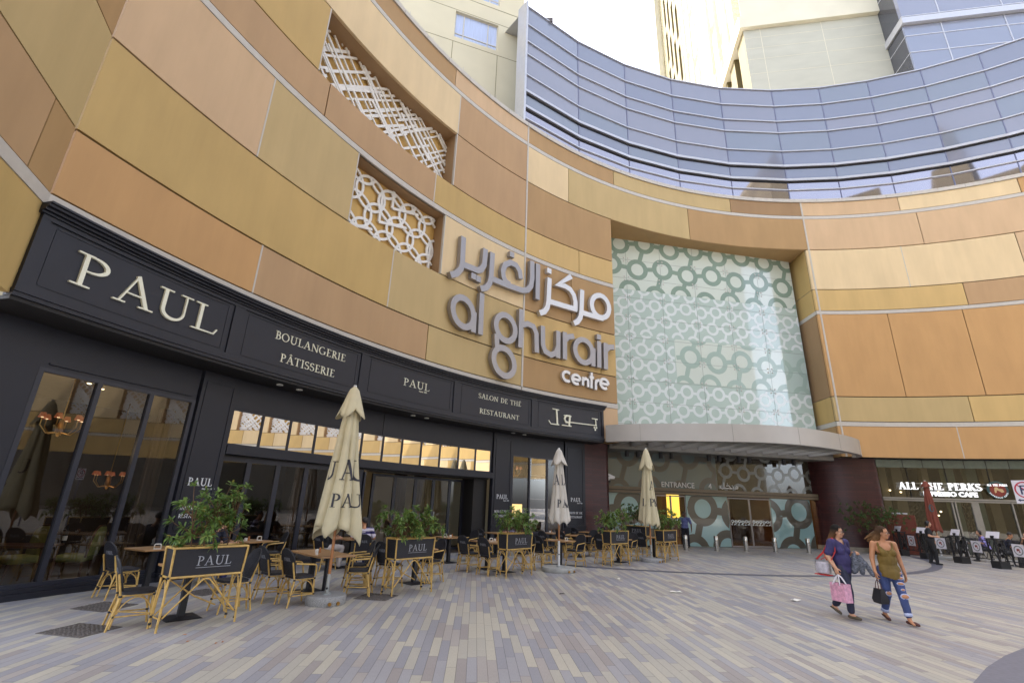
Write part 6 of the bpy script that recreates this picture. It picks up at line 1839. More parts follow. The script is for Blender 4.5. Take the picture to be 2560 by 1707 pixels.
# no parking sign at the right edge
NPS = (13.05, 12.62, 0)
ns = thing('no_parking_sign', 'white no parking sign with red crossed circle on a grey pole at the right edge', 'sign', NPS, math.atan2(NPS[1], NPS[0]) - R_(90))
M_red = mat('sign_red', s2l((176, 36, 62)), .4); M_blu = mat('sign_navy', s2l((42, 48, 82)), .4)
MB().tube([(.05, .04, 0), (.05, .04, 2.75)], .04, 14).build('pole', mat('grey_paint', s2l((120, 122, 136)), .5), ns, smooth=60)
bo = MB().bbox(-.17, -.012, 2.20, .23, .0, 2.76, .004).build('board', M_ms, ns)
fs = lambda x, z, h: (x, -.012 - h, z)
m = MB(); m.ribbon(arcpts(.03, 2.53, .165, .185, 0, 345, 23), .03, .0, .003, fs, closed=True); m.ribbon([(-.085, 2.65), (.145, 2.41)], .025, 0, .0024, fs); m.build('red_ring', M_red, bo)
m = MB(); m.ribbon([(-.03, 2.42), (-.03, 2.64)], .035, 0, .0035, fs); m.ribbon([(-.03, 2.625)] + arcpts(.03, 2.58, .055, .047, 90, -90, 10) + [(-.03, 2.535)], .032, 0, .004, fs); m.build('letter', M_blu, bo)
m = MB(); m.prism([(-.14, 2.28), (-.09, 2.32), (-.09, 2.295), (.19, 2.295), (.19, 2.265), (-.09, 2.265), (-.09, 2.24)], 0, .003, fs); m.build('arrow', M_blu, bo)
# ------------------------------------------------------------ people
M_skin = mat('skin_light', s2l((196, 148, 118)), .5, var=.06, scale=8); M_skin2 = mat('skin_tan', s2l((186, 132, 96)), .5, var=.06, scale=8); M_skin3 = mat('skin_dark', s2l((84, 56, 42)), .5, var=.08, scale=8)
M_lip = mat('lips', s2l((150, 82, 78)), .45); M_eyew = mat('eye_white', s2l((226, 222, 216)), .3); M_iris = mat('iris', s2l((40, 26, 20)), .3)
def hair_mat(n, c1, c2):
    m = mat(n, c1, .6, var=.3, scale=12, stretch=(6, 6, 1), bump=.5, bscale=50, spec=.15)
    t = m.node_tree; b = t.nodes['Principled BSDF']
    tc = t.nodes.new('ShaderNodeTexCoord'); sp = t.nodes.new('ShaderNodeSeparateXYZ'); t.links.new(tc.outputs['Object'], sp.inputs[0])
    mr = t.nodes.new('ShaderNodeMapRange'); mr.inputs[1].default_value = 1.53; mr.inputs[2].default_value = 1.33
    t.links.new(sp.outputs[2], mr.inputs[0])
    old = b.inputs['Base Color'].links[0].from_socket
    mx = t.nodes.new('ShaderNodeMix'); mx.data_type = 'RGBA'; mx.inputs[7].default_value = (*c2, 1)
    t.links.new(mr.outputs[0], mx.inputs[0]); t.links.new(old, mx.inputs[6]); t.links.new(mx.outputs[2], b.inputs['Base Color'])
    return m
M_hair1 = hair_mat('dark_hair', (.010, .008, .007), (.16, .075, .03)); M_hair2 = hair_mat('brown_hair', (.05, .026, .013), (.19, .10, .042)); M_hair3 = mat('black_hair', (.012, .01, .01), .5, var=.3, scale=30); M_hairg = mat('short_grey_hair', (.035, .03, .028), .7, var=.4, scale=60)
def sph(mb, c, r, M=None, n=14):
    c = Vector(c); r = (r, r, r) if isinstance(r, (int, float)) else r
    prof = [(math.sin(math.pi * i / 10), -math.cos(math.pi * i / 10)) for i in range(11)]
    T = Matrix.Translation(c) @ (M.to_4x4() if M is not None else Matrix()) @ Matrix.Diagonal((r[0], r[1], r[2], 1))
    mb.lathe([(max(a, 1e-4), z) for a, z in prof], n, M=T)
def cap(mb, a, b, ra, rb, n=12):
    a, b = Vector(a), Vector(b); d = b - a; L = d.length
    if L < 1e-5: return sph(mb, a, ra)
    q = d.normalized().to_track_quat('Z', 'Y').to_matrix().to_4x4()
    prof = [(ra * math.sin(math.pi / 2 * i / 5) + 1e-4, -ra * math.cos(math.pi / 2 * i / 5)) for i in range(6)] + [(rb * math.cos(math.pi / 2 * i / 5) + 1e-4, L + rb * math.sin(math.pi / 2 * i / 5)) for i in range(6)]
    mb.lathe(prof, n, M=Matrix.Translation(a) @ q)
def chain(mb, P, R):
    for i in range(len(P) - 1): cap(mb, P[i], P[i + 1], R[i], R[i + 1])
def fuse(mb, name, m, parent, vox=.011, sm=4, cut=None, fold=0.0, sub=False):
    """union of the closed shapes as one continuous skin"""
    me = bpy.data.meshes.new('tmp'); me.from_pydata(mb.v, [], mb.f)
    bm = bmesh.new(); bm.from_mesh(me); bmesh.ops.recalc_face_normals(bm, faces=bm.faces); bm.to_mesh(me); bm.free()
    o = bpy.data.objects.new('tmp', me); COL.objects.link(o)
    r = o.modifiers.new('r', 'REMESH'); r.mode = 'VOXEL'; r.voxel_size = vox
    s = o.modifiers.new('s', 'SMOOTH'); s.iterations = sm; s.factor = .5
    dg = bpy.context.evaluated_depsgraph_get()
    nm = bpy.data.meshes.new_from_object(o.evaluated_get(dg)); nm.name = name
    bpy.data.objects.remove(o); bpy.data.meshes.remove(me)
    if cut or fold:
        bm = bmesh.new(); bm.from_mesh(nm)
        if fold:
            bm.normal_update()
            for v in bm.verts:
                v.co += v.normal * fold * (noise.noise(Vector((v.co.x * 9, v.co.y * 9, v.co.z * 5 + v.co.x * 6))) + .5 * noise.noise(Vector((v.co.x * 20, v.co.y * 20, v.co.z * 14))))
        if cut: bmesh.ops.delete(bm, geom=[f for f in bm.faces if cut(f.calc_center_median())], context='FACES')
        bm.to_mesh(nm); bm.free()
    nm.materials.clear(); nm.materials.append(m); nm.shade_smooth()
    return link_obj(name, nm, parent)
def hand(mb, w, d, nrm, curl=.6, side=1, sc=1.0):
    """w wrist, d towards the fingers, nrm out of the back of the hand"""
    w, d = Vector(w), Vector(d).normalized(); nrm = Vector(nrm); nrm = (nrm - d * nrm.dot(d)).normalized(); s_ = d.cross(nrm) * side
    k = sc
    for i, o in enumerate((-.027, -.009, .009, .027)):
        cap(mb, w + s_ * o * .6 * k, w + d * .085 * k + s_ * o * k, .016 * k, .0125 * k, 8)
        L = (.062, .072, .068, .054)[i] * k
        p0 = w + d * .09 * k + s_ * o * k
        a = curl * .5
        d1 = d * math.cos(a) - nrm * math.sin(a); p1 = p0 + d1 * L * .5
        a = curl * 1.35
        d2 = d * math.cos(a) - nrm * math.sin(a); p2 = p1 + d2 * L * .32
        a = curl * 2.1
        d3 = d * math.cos(a) - nrm * math.sin(a); p3 = p2 + d3 * L * .28
        chain(mb, [p0, p1, p2, p3], [.0105 * k, .0095 * k, .0085 * k, .0075 * k])
    t0 = w + d * .02 * k - s_ * .022 * k; t1 = t0 + (d * .6 - s_ * .7 - nrm * .3).normalized() * .045 * k; t2 = t1 + (d * .85 - s_ * .15 - nrm * .5).normalized() * .035 * k
    chain(mb, [t0, t1, t2], [.014 * k, .011 * k, .0085 * k])
def head(mb, parent, c, yaw, pitch, sk, glasses=None, rel=True):
    """head round c; face looks along local +x turned by yaw, pitch; returns its matrix"""
    M = Matrix.Rotation(yaw, 3, 'Z') @ Matrix.Rotation(pitch, 3, 'Y')
    P = lambda x, y, z: Vector(c) + M @ Vector((x, y, z))
    sph(mb, P(-.012, 0, .025), (.092, .074, .09), M, 18); sph(mb, P(.02, 0, -.03), (.066, .06, .075), M, 16); sph(mb, P(.045, 0, -.078), (.034, .034, .026), M)
    for y in (-1, 1):
        sph(mb, P(.052, y * .034, -.02), (.026, .026, .022), M); cap(mb, P(-.012, y * .072, .016), P(-.01, y * .074, -.024), .013, .009, 8); cap(mb, P(.076, y * .014, .024), P(.066, y * .046, .022), .009, .007, 8)
    cap(mb, P(.078, 0, .012), P(.099, 0, -.022), .008, .0125, 8); sph(mb, P(.09, -.010, -.026), .008); sph(mb, P(.09, .010, -.026), .008)
    cap(mb, P(.074, -.016, -.052), P(.074, .016, -.052), .010, .010, 8)
    e = MB(); i_ = MB(); l = MB()
    for y in (-.029, .029):
        sph(e, P(.072, y, .004), (.011, .013, .008), M, 10); sph(i_, P(.0805, y, .004), (.004, .006, .006), M, 8)
    l.tube([P(.083, -.022, -.05), P(.089, -.008, -.047), P(.0895, .008, -.047), P(.083, .022, -.05)], [.003, .006, .006, .003], 6); l.tube([P(.082, -.02, -.056), P(.087, 0, -.058), P(.082, .02, -.056)], [.003, .007, .003], 6)
    e.build('eyes', M_eyew, parent, smooth=180); i_.build('irises', M_iris, parent, smooth=180); l.build('lips', M_lip, parent, smooth=180)
    br = MB()
    for y in (-1, 1): br.tube([P(.081, y * .014, .027), P(.079, y * .03, .032), P(.066, y * .048, .026)], [.003, .004, .002], 5)
    br.build('eyebrows', M_hair3, parent, smooth=180)
    if glasses:
        g_ = MB()
        for y in (-1, 1):
            g_.tube([P(.094 - .012 * abs(math.cos(q * .393)) * 0 - .1 * max(0, y * (.034 * y + .026 * math.cos(q * .393)) - .04), y * .034 + .026 * math.cos(q * .393), .002 + .02 * math.sin(q * .393)) for q in range(16)], .0028, 6, closed=True)
            g_.tube([P(.092, y * .06, .008), P(-.01, y * .08, .012)], .0028, 6)
        g_.tube([P(.095, -.009, .006), P(.095, .009, .006)], .0028, 6)
        g_.build('glasses', glasses, parent, smooth=180)
    return P, M
def person(label, loc, rz, skin, group=None):
    return thing('person', label, 'person', loc, rz, group)
M_iron = M_blk
M_purple = mat('purple_jersey', s2l((54, 48, 92)), .8, var=.1, scale=5); M_navyt = mat('navy_trousers', s2l((46, 48, 68)), .85, var=.12, scale=6); M_olive = mat('olive_jersey', s2l((108, 86, 32)), .75, var=.12, scale=5)
def jeans_mat():
    m = mat('blue_denim', s2l((62, 76, 122)), .85, var=.25, scale=6, bump=.2, bscale=300)
    return m
M_jeans = jeans_mat(); M_fray = mat('frayed_denim', s2l((176, 184, 214)), .9, var=.2, scale=40)
M_shoe = mat('brown_shoe', s2l((92, 82, 66)), .6, var=.1); M_shoe2 = mat('maroon_shoe', s2l((84, 50, 46)), .55, var=.1)
def shoe(mb, ank, toe_dir, pitch=0.0, L=.24, h=.07):
    d = Vector((math.cos(toe_dir), math.sin(toe_dir), 0)); a = Vector(ank)
    up = Vector((0, 0, 1))
    f = d * math.cos(pitch) - up * math.sin(pitch); u = up * math.cos(pitch) + d * math.sin(pitch)
    heel = a - f * .04 - u * (h - .036)
    cap(mb, heel, a + f * .06 - u * (h - .034), .034, .036); cap(mb, a + f * .06 - u * (h - .034), a + f * (L - .09) - u * (h - .026), .038, .026)
    cap(mb, heel - u * .02, a + f * (L - .1) - u * (h - .012), .016, .012)
# --- woman in purple with pink bag
def woman_purple():
    e = person('woman in purple v-neck top and navy trousers carrying a pink shopping bag', (6.36, 9.9, 0), R_(-68), M_skin)
    b = MB()
    P, M = head(b, e, (.03, .0, 1.475), R_(22), R_(4), M_skin, M_iron)
    cap(b, (-.01, 0, 1.30), (.01, 0, 1.40), .055, .05); cap(b, (.0, -.13, 1.29), (.0, .13, 1.29), .06, .06)
    sph(b, (0, 0, 1.2), (.1, .15, .14)); sph(b, (.0, 0, 1.0), (.12, .15, .16)); sph(b, (0, 0, .86), (.115, .16, .12))
    RA = [(-.0, -.19, 1.28), (-.05, -.27, 1.04), (.06, -.27, .86)]; LA = [(0, .19, 1.28), (-.06, .25, 1.06), (.14, .18, 1.11)]
    chain(b, RA, [.06, .05, .03]); chain(b, LA, [.06, .05, .03])
    hand(b, RA[2], (.25, .05, -1), (0, -1, 0), 1.1, 1); hand(b, LA[2], (.9, -.2, .25), (.0, .4, 1), 1.25, -1)
    RL = [(.01, -.085, .84), (.12, -.09, .46), (.1, -.09, .085)]; LL = [(-.01, .085, .84), (-.05, .075, .46), (-.33, .07, .15)]
    chain(b, RL, [.09, .058, .036]); chain(b, LL, [.09, .058, .036])
    for a, d_, pt in ((RL[2], 0, 0), (LL[2], 0, .55)):
        f = Vector((math.cos(pt), 0, -math.sin(pt))); cap(b, Vector(a), Vector(a) + f * .12 - Vector((0, 0, .045)), .034, .024)
    fuse(b, 'body', M_skin, e, .0085)
    s = MB()
    cap(s, (.0, -.13, 1.285), (.0, .13, 1.285), .074, .074); sph(s, (.005, 0, 1.2), (.118, .17, .15), n=20)
    for y in (-1, 1): sph(s, (.075, y * .075, 1.14), (.075, .08, .085))
    sph(s, (.025, 0, .98), (.15, .175, .18), n=20); sph(s, (.01, 0, .84), (.14, .185, .14), n=20)
    cap(s, RA[0], Vector(RA[0]).lerp(Vector(RA[1]), .75), .078, .073); cap(s, LA[0], Vector(LA[0]).lerp(Vector(LA[1]), .75), .078, .073)
    vneck = lambda p: (p.z < .755) or (p.z > 1.30 and abs(p.y) < .06 and p.x > -.02) or (p.x > .03 and abs(p.y) < (p.z - 1.245) * .9) or (p.z > 1.33 and abs(p.y) < .075)
    fuse(s, 'top', M_purple, e, .011, 4, vneck, .012)
    t = MB()
    sph(t, (-.01, 0, .84), (.135, .178, .14), n=20); chain(t, [RL[0], RL[1], Vector(RL[1]).lerp(Vector(RL[2]), .82)], [.112, .078, .06]); chain(t, [LL[0], LL[1], Vector(LL[1]).lerp(Vector(LL[2]), .85)], [.112, .078, .058])
    fuse(t, 'trousers', M_navyt, e, .011, 4, lambda p: p.z > .9, .01)
    for a, pt in ((RL[2], .0), (LL[2], .5)):
        q = MB(); shoe(q, a, 0.0, pt); fuse(q, 'shoe', M_shoe, e, .008, 3, lambda p, a=a: p.z > a[2] - .018 and p.x < a[0] + .09)
    h = MB()
    sph(h, P(-.022, 0, .042), (.098, .086, .094), M, 18); cap(h, P(-.05, .05, .0), P(-.07, .075, -.13), .055, .045); cap(h, P(-.05, -.05, .0), P(-.1, -.075, -.14), .058, .05); cap(h, P(-.07, 0, .0), P(-.12, 0, -.15), .065, .05)
    cap(h, P(-.09, -.05, -.1), P(-.17, -.09, -.19), .045, .018); cap(h, P(-.06, .07, -.1), P(-.07, .09, -.2), .04, .012); cap(h, P(-.1, 0, -.1), P(-.17, .0, -.2), .045, .015)
    Mi = M.inverted(); c0 = Vector((.03, 0, 1.475))
    def hc(p):
        q = Mi @ (p - c0)
        return q.x > .035 and q.z < .075 or (q.x > .0 and q.z < .02 and abs(q.y) < .079)
    fuse(h, 'hair', M_hair1, e, .0085, 3, hc, .01)
    return e, RA, LA
e, RA, LA = woman_purple()
E_M = lambda e: Matrix.Translation(e.location) @ Matrix.Rotation(e.rotation_euler.z, 4, 'Z')
# pink shopping bag
def pink_mat():
    m = mat('pink_paper', s2l((212, 156, 180)), .5, var=.25, scale=22)
    return m
w = E_M(e) @ Vector((.095, -.265, .745))
bag = thing('shopping_bag', 'pink patterned shopping bag with white handles held by the woman in purple', 'bag', (w.x, w.y, 0), R_(-78))
m = MB()
v = [(-.16, -.07, .30), (.16, -.07, .30), (.16, .07, .30), (-.16, .07, .30), (-.155, -.075, .6), (.155, -.075, .6), (.155, .075, .6), (-.155, .075, .6)]
m.add(v, [(0, 1, 2, 3), (0, 1, 5, 4), (1, 2, 6, 5), (2, 3, 7, 6), (3, 0, 4, 7)])
pk = m.build('sack', pink_mat(), bag); pk.modifiers.new('t', 'SOLIDIFY').thickness = .004
for y in (-.076, .076):
    MB().tube([(-.08, y, .57), (-.03, y * .4, .7), (0, 0, .745), (.03, y * .4, .7), (.08, y, .57)], .006, 6, flat=2.5).build('handle', M_ms, bag, smooth=60)
# clear shoulder bag with red straps
M_clear = glass_mat('clear_vinyl', (.9, .9, .92), 1.4, .5, .0); M_redl = mat('red_leather', s2l((186, 36, 34)), .45)
sb = thing('shoulder_bag', 'clear shoulder bag with red straps hanging behind the woman in purple', 'bag', e.location, e.rotation_euler.z)
m = MB(); m.bbox(-.30, -.36, .72, -.02, -.24, 1.0, .05); m.build('clear_body', M_clear, sb, smooth=40)
MB().bbox(-.28, -.345, .73, -.05, -.255, .93, .04).build('contents', mat('white_printed_cloth', s2l((226, 222, 230)), .7, var=.2, scale=16), sb, smooth=40)
MB().bbox(-.305, -.362, .705, -.015, -.238, .722, .008).build('red_base', M_redl, sb)
for x in (-.26, -.06): MB().tube([(x, -.3, .97), (-.1, -.285, 1.12), (-.01, -.215, 1.325), (.03, -.18, 1.365), (.06, -.17, 1.3), (.06, -.2, 1.12), (x + .08, -.3, .97)], .008, 6, flat=2.2).build('strap', M_redl, sb, smooth=60)
# knitted jacket over her arm
def knit_mat():
    m = mat('marled_knit', (.12, .13, .16), .9, var=.85, scale=26, stretch=(1, 1, 4), bump=.4, bscale=80)
    return m
jk = thing('knitted_jacket', 'grey marled knitted jacket hanging from the hand of the woman in purple', 'jacket', e.location, e.rotation_euler.z)
m = MB()
chain(m, [(.2, .16, 1.12), (.17, .15, .98), (.14, .13, .82)], [.04, .075, .07]); chain(m, [(.2, .18, 1.1), (.22, .22, .96), (.2, .25, .78)], [.035, .055, .045]); chain(m, [(.2, .19, 1.1), (.26, .27, .95), (.33, .36, .76)], [.03, .045, .03])
fuse(m, 'knit', knit_mat(), jk, .01, 3, None, .02)

# --- woman in olive top and ripped jeans
def woman_olive():
    e = person('woman in olive tank top and ripped blue jeans with wind blown brown hair', (7.06, 9.66, 0), R_(-100), M_skin2)
    b = MB()
    P, M = head(b, e, (.03, .01, 1.49), R_(48), R_(2), M_skin2, M_iron)
    cap(b, (-.01, 0, 1.30), (.01, 0, 1.42), .05, .046); cap(b, (-.01, -.12, 1.31), (-.01, .12, 1.31), .052, .052)
    sph(b, (0, 0, 1.2), (.092, .145, .14)); sph(b, (.0, 0, 1.02), (.1, .13, .15)); sph(b, (0, 0, .87), (.11, .155, .12))
    RA = [(-.01, -.175, 1.30), (-.04, -.22, 1.04), (.0, -.23, .82)]; LA = [(-.01, .175, 1.30), (-.05, .24, 1.03), (-.0, .26, .81)]
    chain(b, RA, [.052, .042, .028]); chain(b, LA, [.052, .042, .028])
    hand(b, RA[2], (.1, .0, -1), (0, -1, 0), 1.1, 1); hand(b, LA[2], (.1, -.02, -1), (0, 1, 0), .55, -1)
    RL = [(-.01, -.085, .86), (-.04, -.08, .46), (-.27, -.07, .1)]; LL = [(.01, .085, .86), (.14, .08, .46), (.22, .075, .085)]
    chain(b, RL, [.088, .056, .034]); chain(b, LL, [.088, .056, .034])
    for a in (RL[2], LL[2]): cap(b, Vector(a), Vector(a) + Vector((.11, 0, -.05)), .032, .022)
    fuse(b, 'body', M_skin2, e, .0085)
    s = MB()
    cap(s, (-.005, -.1, 1.29), (-.005, .1, 1.29), .066, .066); sph(s, (.0, 0, 1.2), (.106, .158, .15), n=20)
    for y in (-1, 1): sph(s, (.075, y * .07, 1.15), (.07, .075, .075))
    sph(s, (.02, 0, 1.02), (.128, .155, .17), n=20); sph(s, (.015, 0, .86), (.14, .182, .16), n=20); cap(s, (.02, 0, .8), (.02, 0, .76), .165, .165)
    def cut(p):
        if p.z < .73 + .05 * abs(p.y) / .18 - .02 * (p.x > 0): return True
        if p.z > 1.19 + 8 * p.y * p.y and p.x > .01 and abs(p.y) < .105: return True
        if p.z > 1.25 + 6 * p.y * p.y and p.x <= .01 and abs(p.y) < .1: return True
        if abs(p.y) > .135 and p.z > 1.14: return True
        if p.z > 1.3 and abs(p.y) < .1: return True
        return False
    fuse(s, 'tank_top', M_olive, e, .010, 4, cut, .014)
    t = MB()
    sph(t, (-.01, 0, .84), (.128, .172, .13), n=20); chain(t, [RL[0], RL[1], Vector(RL[1]).lerp(Vector(RL[2]), .8)], [.105, .07, .054]); chain(t, [LL[0], LL[1], Vector(LL[1]).lerp(Vector(LL[2]), .8)], [.105, .07, .054])
    je = fuse(t, 'jeans', M_jeans, e, .010, 4, lambda p: p.z > .92, .008)
    # turned up hems and torn holes
    for L in (RL, LL):
        a, c = Vector(L[1]), Vector(L[2]); q = MB(); q.tube([a.lerp(c, .72), a.lerp(c, .86)], [.062, .064], 16, cap=False); hm = q.build('cuff', M_fray, je, smooth=60); hm.modifiers.new('t', 'SOLIDIFY').thickness = .006
    rnd = random.Random(2)
    for L, spots in ((RL, ((.12, .2, .03, .02), (.98, .0, .045, .032))), (LL, ((.1, .3, .04, .018), (.3, .1, .05, .022), (.52, -.1, .05, .022), (.76, .0, .03, .015), (1.02, .0, .062, .035)))):
        for f, an, sw, sh in spots:
            A, B, Cc = Vector(L[0]), Vector(L[1]), Vector(L[2])
            p = A.lerp(B, f) if f <= 1 else B.lerp(Cc, f - 1)
            rr = (.105 + (.07 - .105) * min(f, 1)) * .97
            nx, ny = math.cos(an), math.sin(an)
            p = p + Vector((nx * rr, ny * rr, 0))
            Mr = Matrix.Rotation(an, 3, 'Z')
            q = MB(); sph(q, p, (.012, sw * 1.25, sh * 1.4), Mr, 14); fr = q.build('torn_edge', M_fray, je, smooth=180)
            q = MB(); sph(q, p + Vector((nx * .005, ny * .005, .002)), (.012, sw, sh), Mr, 14); q.build('torn_hole', M_skin2, je, smooth=180)
    for a, pt in ((RL[2], .25), (LL[2], .0)):
        q = MB(); shoe(q, a, 0.0 if pt else .35, pt); fuse(q, 'shoe', M_shoe2, e, .008, 3, lambda p, a=a: p.z > a[2] - .02 and p.x < a[0] + .085)
    h = MB()
    sph(h, P(-.022, 0, .04), (.096, .083, .09), M, 18); cap(h, P(-.06, -.03, .02), P(-.12, -.05, -.12), .07, .055); cap(h, P(-.05, .055, .0), P(-.06, .07, -.16), .045, .03)
    for (a, b2, r0, r1) in (((-.1, -.03, -.03), (-.24, -.07, -.16), .06, .012), ((-.1, -.05, -.08), (-.2, -.09, -.26), .055, .012), ((-.09, .0, -.1), (-.15, -.03, -.3), .05, .014), ((-.1, .0, .0), (-.27, -.03, -.09), .05, .008), ((-.12, -.06, -.02), (-.27, -.13, -.13), .045, .008), ((-.07, .05, -.12), (-.08, .05, -.27), .035, .01)):
        cap(h, P(*a), P(*b2), r0, r1)
    Mi = M.inverted(); c0 = Vector((.03, .01, 1.49))
    def hc(p):
        q = Mi @ (p - c0)
        return q.x > .03 and q.z < .072 or (q.x > -.02 and q.z < .0 and abs(q.y) < .085 and q.y < 0) or (q.x > -.002 and q.z < .02)
    fuse(h, 'hair', M_hair2, e, .008, 3, hc, .012)
    return e
e2 = woman_olive()
w = E_M(e2) @ Vector((.03, -.235, .70))
hb = thing('handbag', 'small black handbag with brown handles held by the woman in olive', 'bag', (w.x, w.y, 0), R_(-95))
m = MB(); m.add([(-.1, -.07, .30), (.1, -.07, .30), (.1, .07, .30), (-.1, .07, .30), (-.13, -.075, .36), (.13, -.075, .36), (.13, .075, .36), (-.13, .075, .36), (-.1, -.03, .54), (.1, -.03, .54), (.1, .03, .54), (-.1, .03, .54)],
      [(3, 2, 1, 0), (0, 1, 5, 4), (1, 2, 6, 5), (2, 3, 7, 6), (3, 0, 4, 7), (4, 5, 9, 8), (5, 6, 10, 9), (6, 7, 11, 10), (7, 4, 8, 11), (8, 9, 10, 11)])
o = m.build('pouch', mat('black_leather', (.02, .02, .026), .45, bump=.2, bscale=200), hb, smooth=50)
for y in (-.03, .03): MB().tube([(-.05, y, .53), (-.035, y * .6, .63), (0, 0, .70), (.035, y * .6, .63), (.05, y, .53)], .006, 6).build('handle', M_shoe2, hb, smooth=60)

# --- plainer figures
def figure(label, loc, rz, skin, J, top, bottom, hairm, hair='short', sleeve=.5, shoem=None, yaw=0, pitch=0.0, glasses=None, group=None, fat=1.0, long_leg=.95, hem=None, vox=.012, neck_open=.0):
    """J: joints in local metres (forward +x): head, neck, chest, hip, arms and legs"""
    e = person(label, loc, rz, skin, group)
    b = MB()
    P, M = head(b, e, J['head'], yaw, pitch, skin, glasses)
    nk, ch, hp = Vector(J['neck']), Vector(J['chest']), Vector(J['hip'])
    cap(b, nk, Vector(J['head']) - Vector((.01, 0, .06)), .052, .05); chain(b, [nk, ch, hp], [.06, .1, .11])
    for s in 'RL':
        A = J['arm' + s]; L = J['leg' + s]
        chain(b, A, [.05, .042, .028]); chain(b, L, [.085, .055, .036])
        d = Vector(A[2]) - Vector(A[1]); hand(b, A[2], d, J.get('hn' + s, (0, -1 if s == 'R' else 1, .2)), .8, 1 if s == 'R' else -1)
    fuse(b, 'body', skin, e, vox)
    sw = .15 * fat
    s_ = MB()
    up = (nk - ch).normalized()
    cap(s_, Vector(J['armR'][0]), Vector(J['armL'][0]), .068, .068); sph(s_, ch, (.115 * fat, .165 * fat, .16)); sph(s_, ch.lerp(hp, .5), (.125 * fat, .165 * fat, .16)); sph(s_, hp + Vector((0, 0, .03)), (.13 * fat, .17 * fat, .12))
    for s in 'RL':
        A = J['arm' + s]
        if sleeve <= .5: cap(s_, A[0], Vector(A[0]).lerp(Vector(A[1]), max(.05, sleeve * 1.6)), .066, .062)
        else: chain(s_, [A[0], A[1], Vector(A[1]).lerp(Vector(A[2]), sleeve)], [.066, .058, .045])
    zt = nk.z - .01
    tp = fuse(s_, 'shirt', top, e, vox, 4, lambda p: (p.z > zt and (p - nk).xy.length < .075) or (hem is not None and p.z < hem), .012)
    t = MB(); sph(t, hp, (.128 * fat, .165 * fat, .12))
    for s in 'RL':
        L = J['leg' + s]; chain(t, [L[0], L[1], Vector(L[1]).lerp(Vector(L[2]), long_leg)], [.1 * fat, .075, .06])
    fuse(t, 'trousers', bottom, e, vox, 4, None, .01)
    for s in 'RL':
        q = MB(); shoe(q, J['leg' + s][2], J.get('toe', 0), J.get('tp' + s, 0)); fuse(q, 'shoe', shoem or M_blk, e, .01, 3)
    h = MB(); sph(h, P(-.02, 0, .036), (.095, .081, .09), M, 18)
    if hair == 'bob':
        for y in (-1, 1): cap(h, P(-.04, y * .05, .02), P(-.05, y * .06, -.05), .055, .045)
    if hair == 'long':
        cap(h, P(-.06, 0, .0), P(-.1, 0, -.2), .07, .05)
        for y in (-1, 1): cap(h, P(-.04, y * .05, .02), P(-.04, y * .06, -.16), .05, .035)
    Mi = M.inverted(); c0 = Vector(J['head'])
    def hc(p):
        q = Mi @ (p - c0)
        return (q.x > .035 and q.z < .075) or (q.x > .0 and q.z < .02) or (hair == 'short' and q.z < -.045)
    fuse(h, 'hair', hairm, e, .01, 3, hc, .006)
    return e, P, M, tp
def seated(lean=.1, armR=None, armL=None, yaw=0):
    c = Vector((lean * .55, 0, .82))
    return dict(hip=(-.06, 0, .54), chest=(c.x - .02, 0, .86), neck=(lean - .02, 0, 1.04), head=(lean + .05, 0, 1.2),
                armR=armR or [(lean - .02, -.18, 1.0), (lean + .02, -.25, .78), (lean + .26, -.16, .77)], armL=armL or [(lean - .02, .18, 1.0), (lean + .02, .25, .78), (lean + .26, .16, .77)],
                legR=[(0, -.09, .53), (.4, -.12, .52), (.36, -.12, .08)], legL=[(0, .09, .53), (.4, .12, .52), (.42, .12, .08)])
M_dkblue = mat('dark_blue_shirt', s2l((28, 30, 46)), .8, var=.12); M_bluej = mat('blue_jeans', s2l((46, 50, 92)), .85, var=.2); M_greysh = mat('grey_shoe', s2l((96, 100, 116)), .6)
figure('man in dark blue shirt and blue jeans sitting behind the nearest planter', (-6.25, 11.1, 0), R_(58), M_skin, seated(.2), M_dkblue, M_bluej, M_hair3, shoem=M_greysh, pitch=R_(18))
def stripe_mat():
    m = bpy.data.materials.new('white_navy_stripes'); m.use_nodes = True
    t = m.node_tree; b = t.nodes['Principled BSDF']; b.inputs['Roughness'].default_value = .8
    tc = t.nodes.new('ShaderNodeTexCoord'); sp = t.nodes.new('ShaderNodeSeparateXYZ'); t.links.new(tc.outputs['Object'], sp.inputs[0])
    md = t.nodes.new('ShaderNodeMapRange'); md.inputs[1].default_value = .5; md.inputs[2].default_value = 1.1; t.links.new(sp.outputs[2], md.inputs[0])
    rp = t.nodes.new('ShaderNodeValToRGB'); rp.color_ramp.interpolation = 'CONSTANT'
    W_, N_ = (*s2l((214, 206, 220)), 1), (*s2l((50, 44, 92)), 1)
    e = rp.color_ramp.elements; e[0].color = W_; e[1].position = .2; e[1].color = N_
    for p, c in ((.28, W_), (.42, N_), (.5, W_), (.68, N_), (.79, W_), (.9, N_)):
        q = e.new(p); q.color = c
    t.links.new(md.outputs[0], rp.inputs[0]); t.links.new(rp.outputs[0], b.inputs['Base Color'])
    return m
e3, P3, M3, tp3 = figure('man in white and navy striped shirt sitting with his back to us', (-3.72, 13.63, 0), R_(108), M_skin2, seated(.06, [(.04, -.2, 1.0), (.06, -.28, .8), (.24, -.2, .78)], [(.04, .2, 1.0), (.06, .28, .8), (.24, .2, .78)]), stripe_mat(), M_bluej, M_hairg, fat=1.15, sleeve=.45, yaw=R_(14))
m = MB(); sans(m, 'YACHT CLUB', 0, .985, .032, lambda x, y, h: (-.125 - h, -x, y), .004, center=True, bold=.002); sans(m, 'JUST', 0, .94, .03, lambda x, y, h: (-.128 - h, -x, y), .004, center=True, bold=.002)
m.build('lettering', M_ms, tp3)
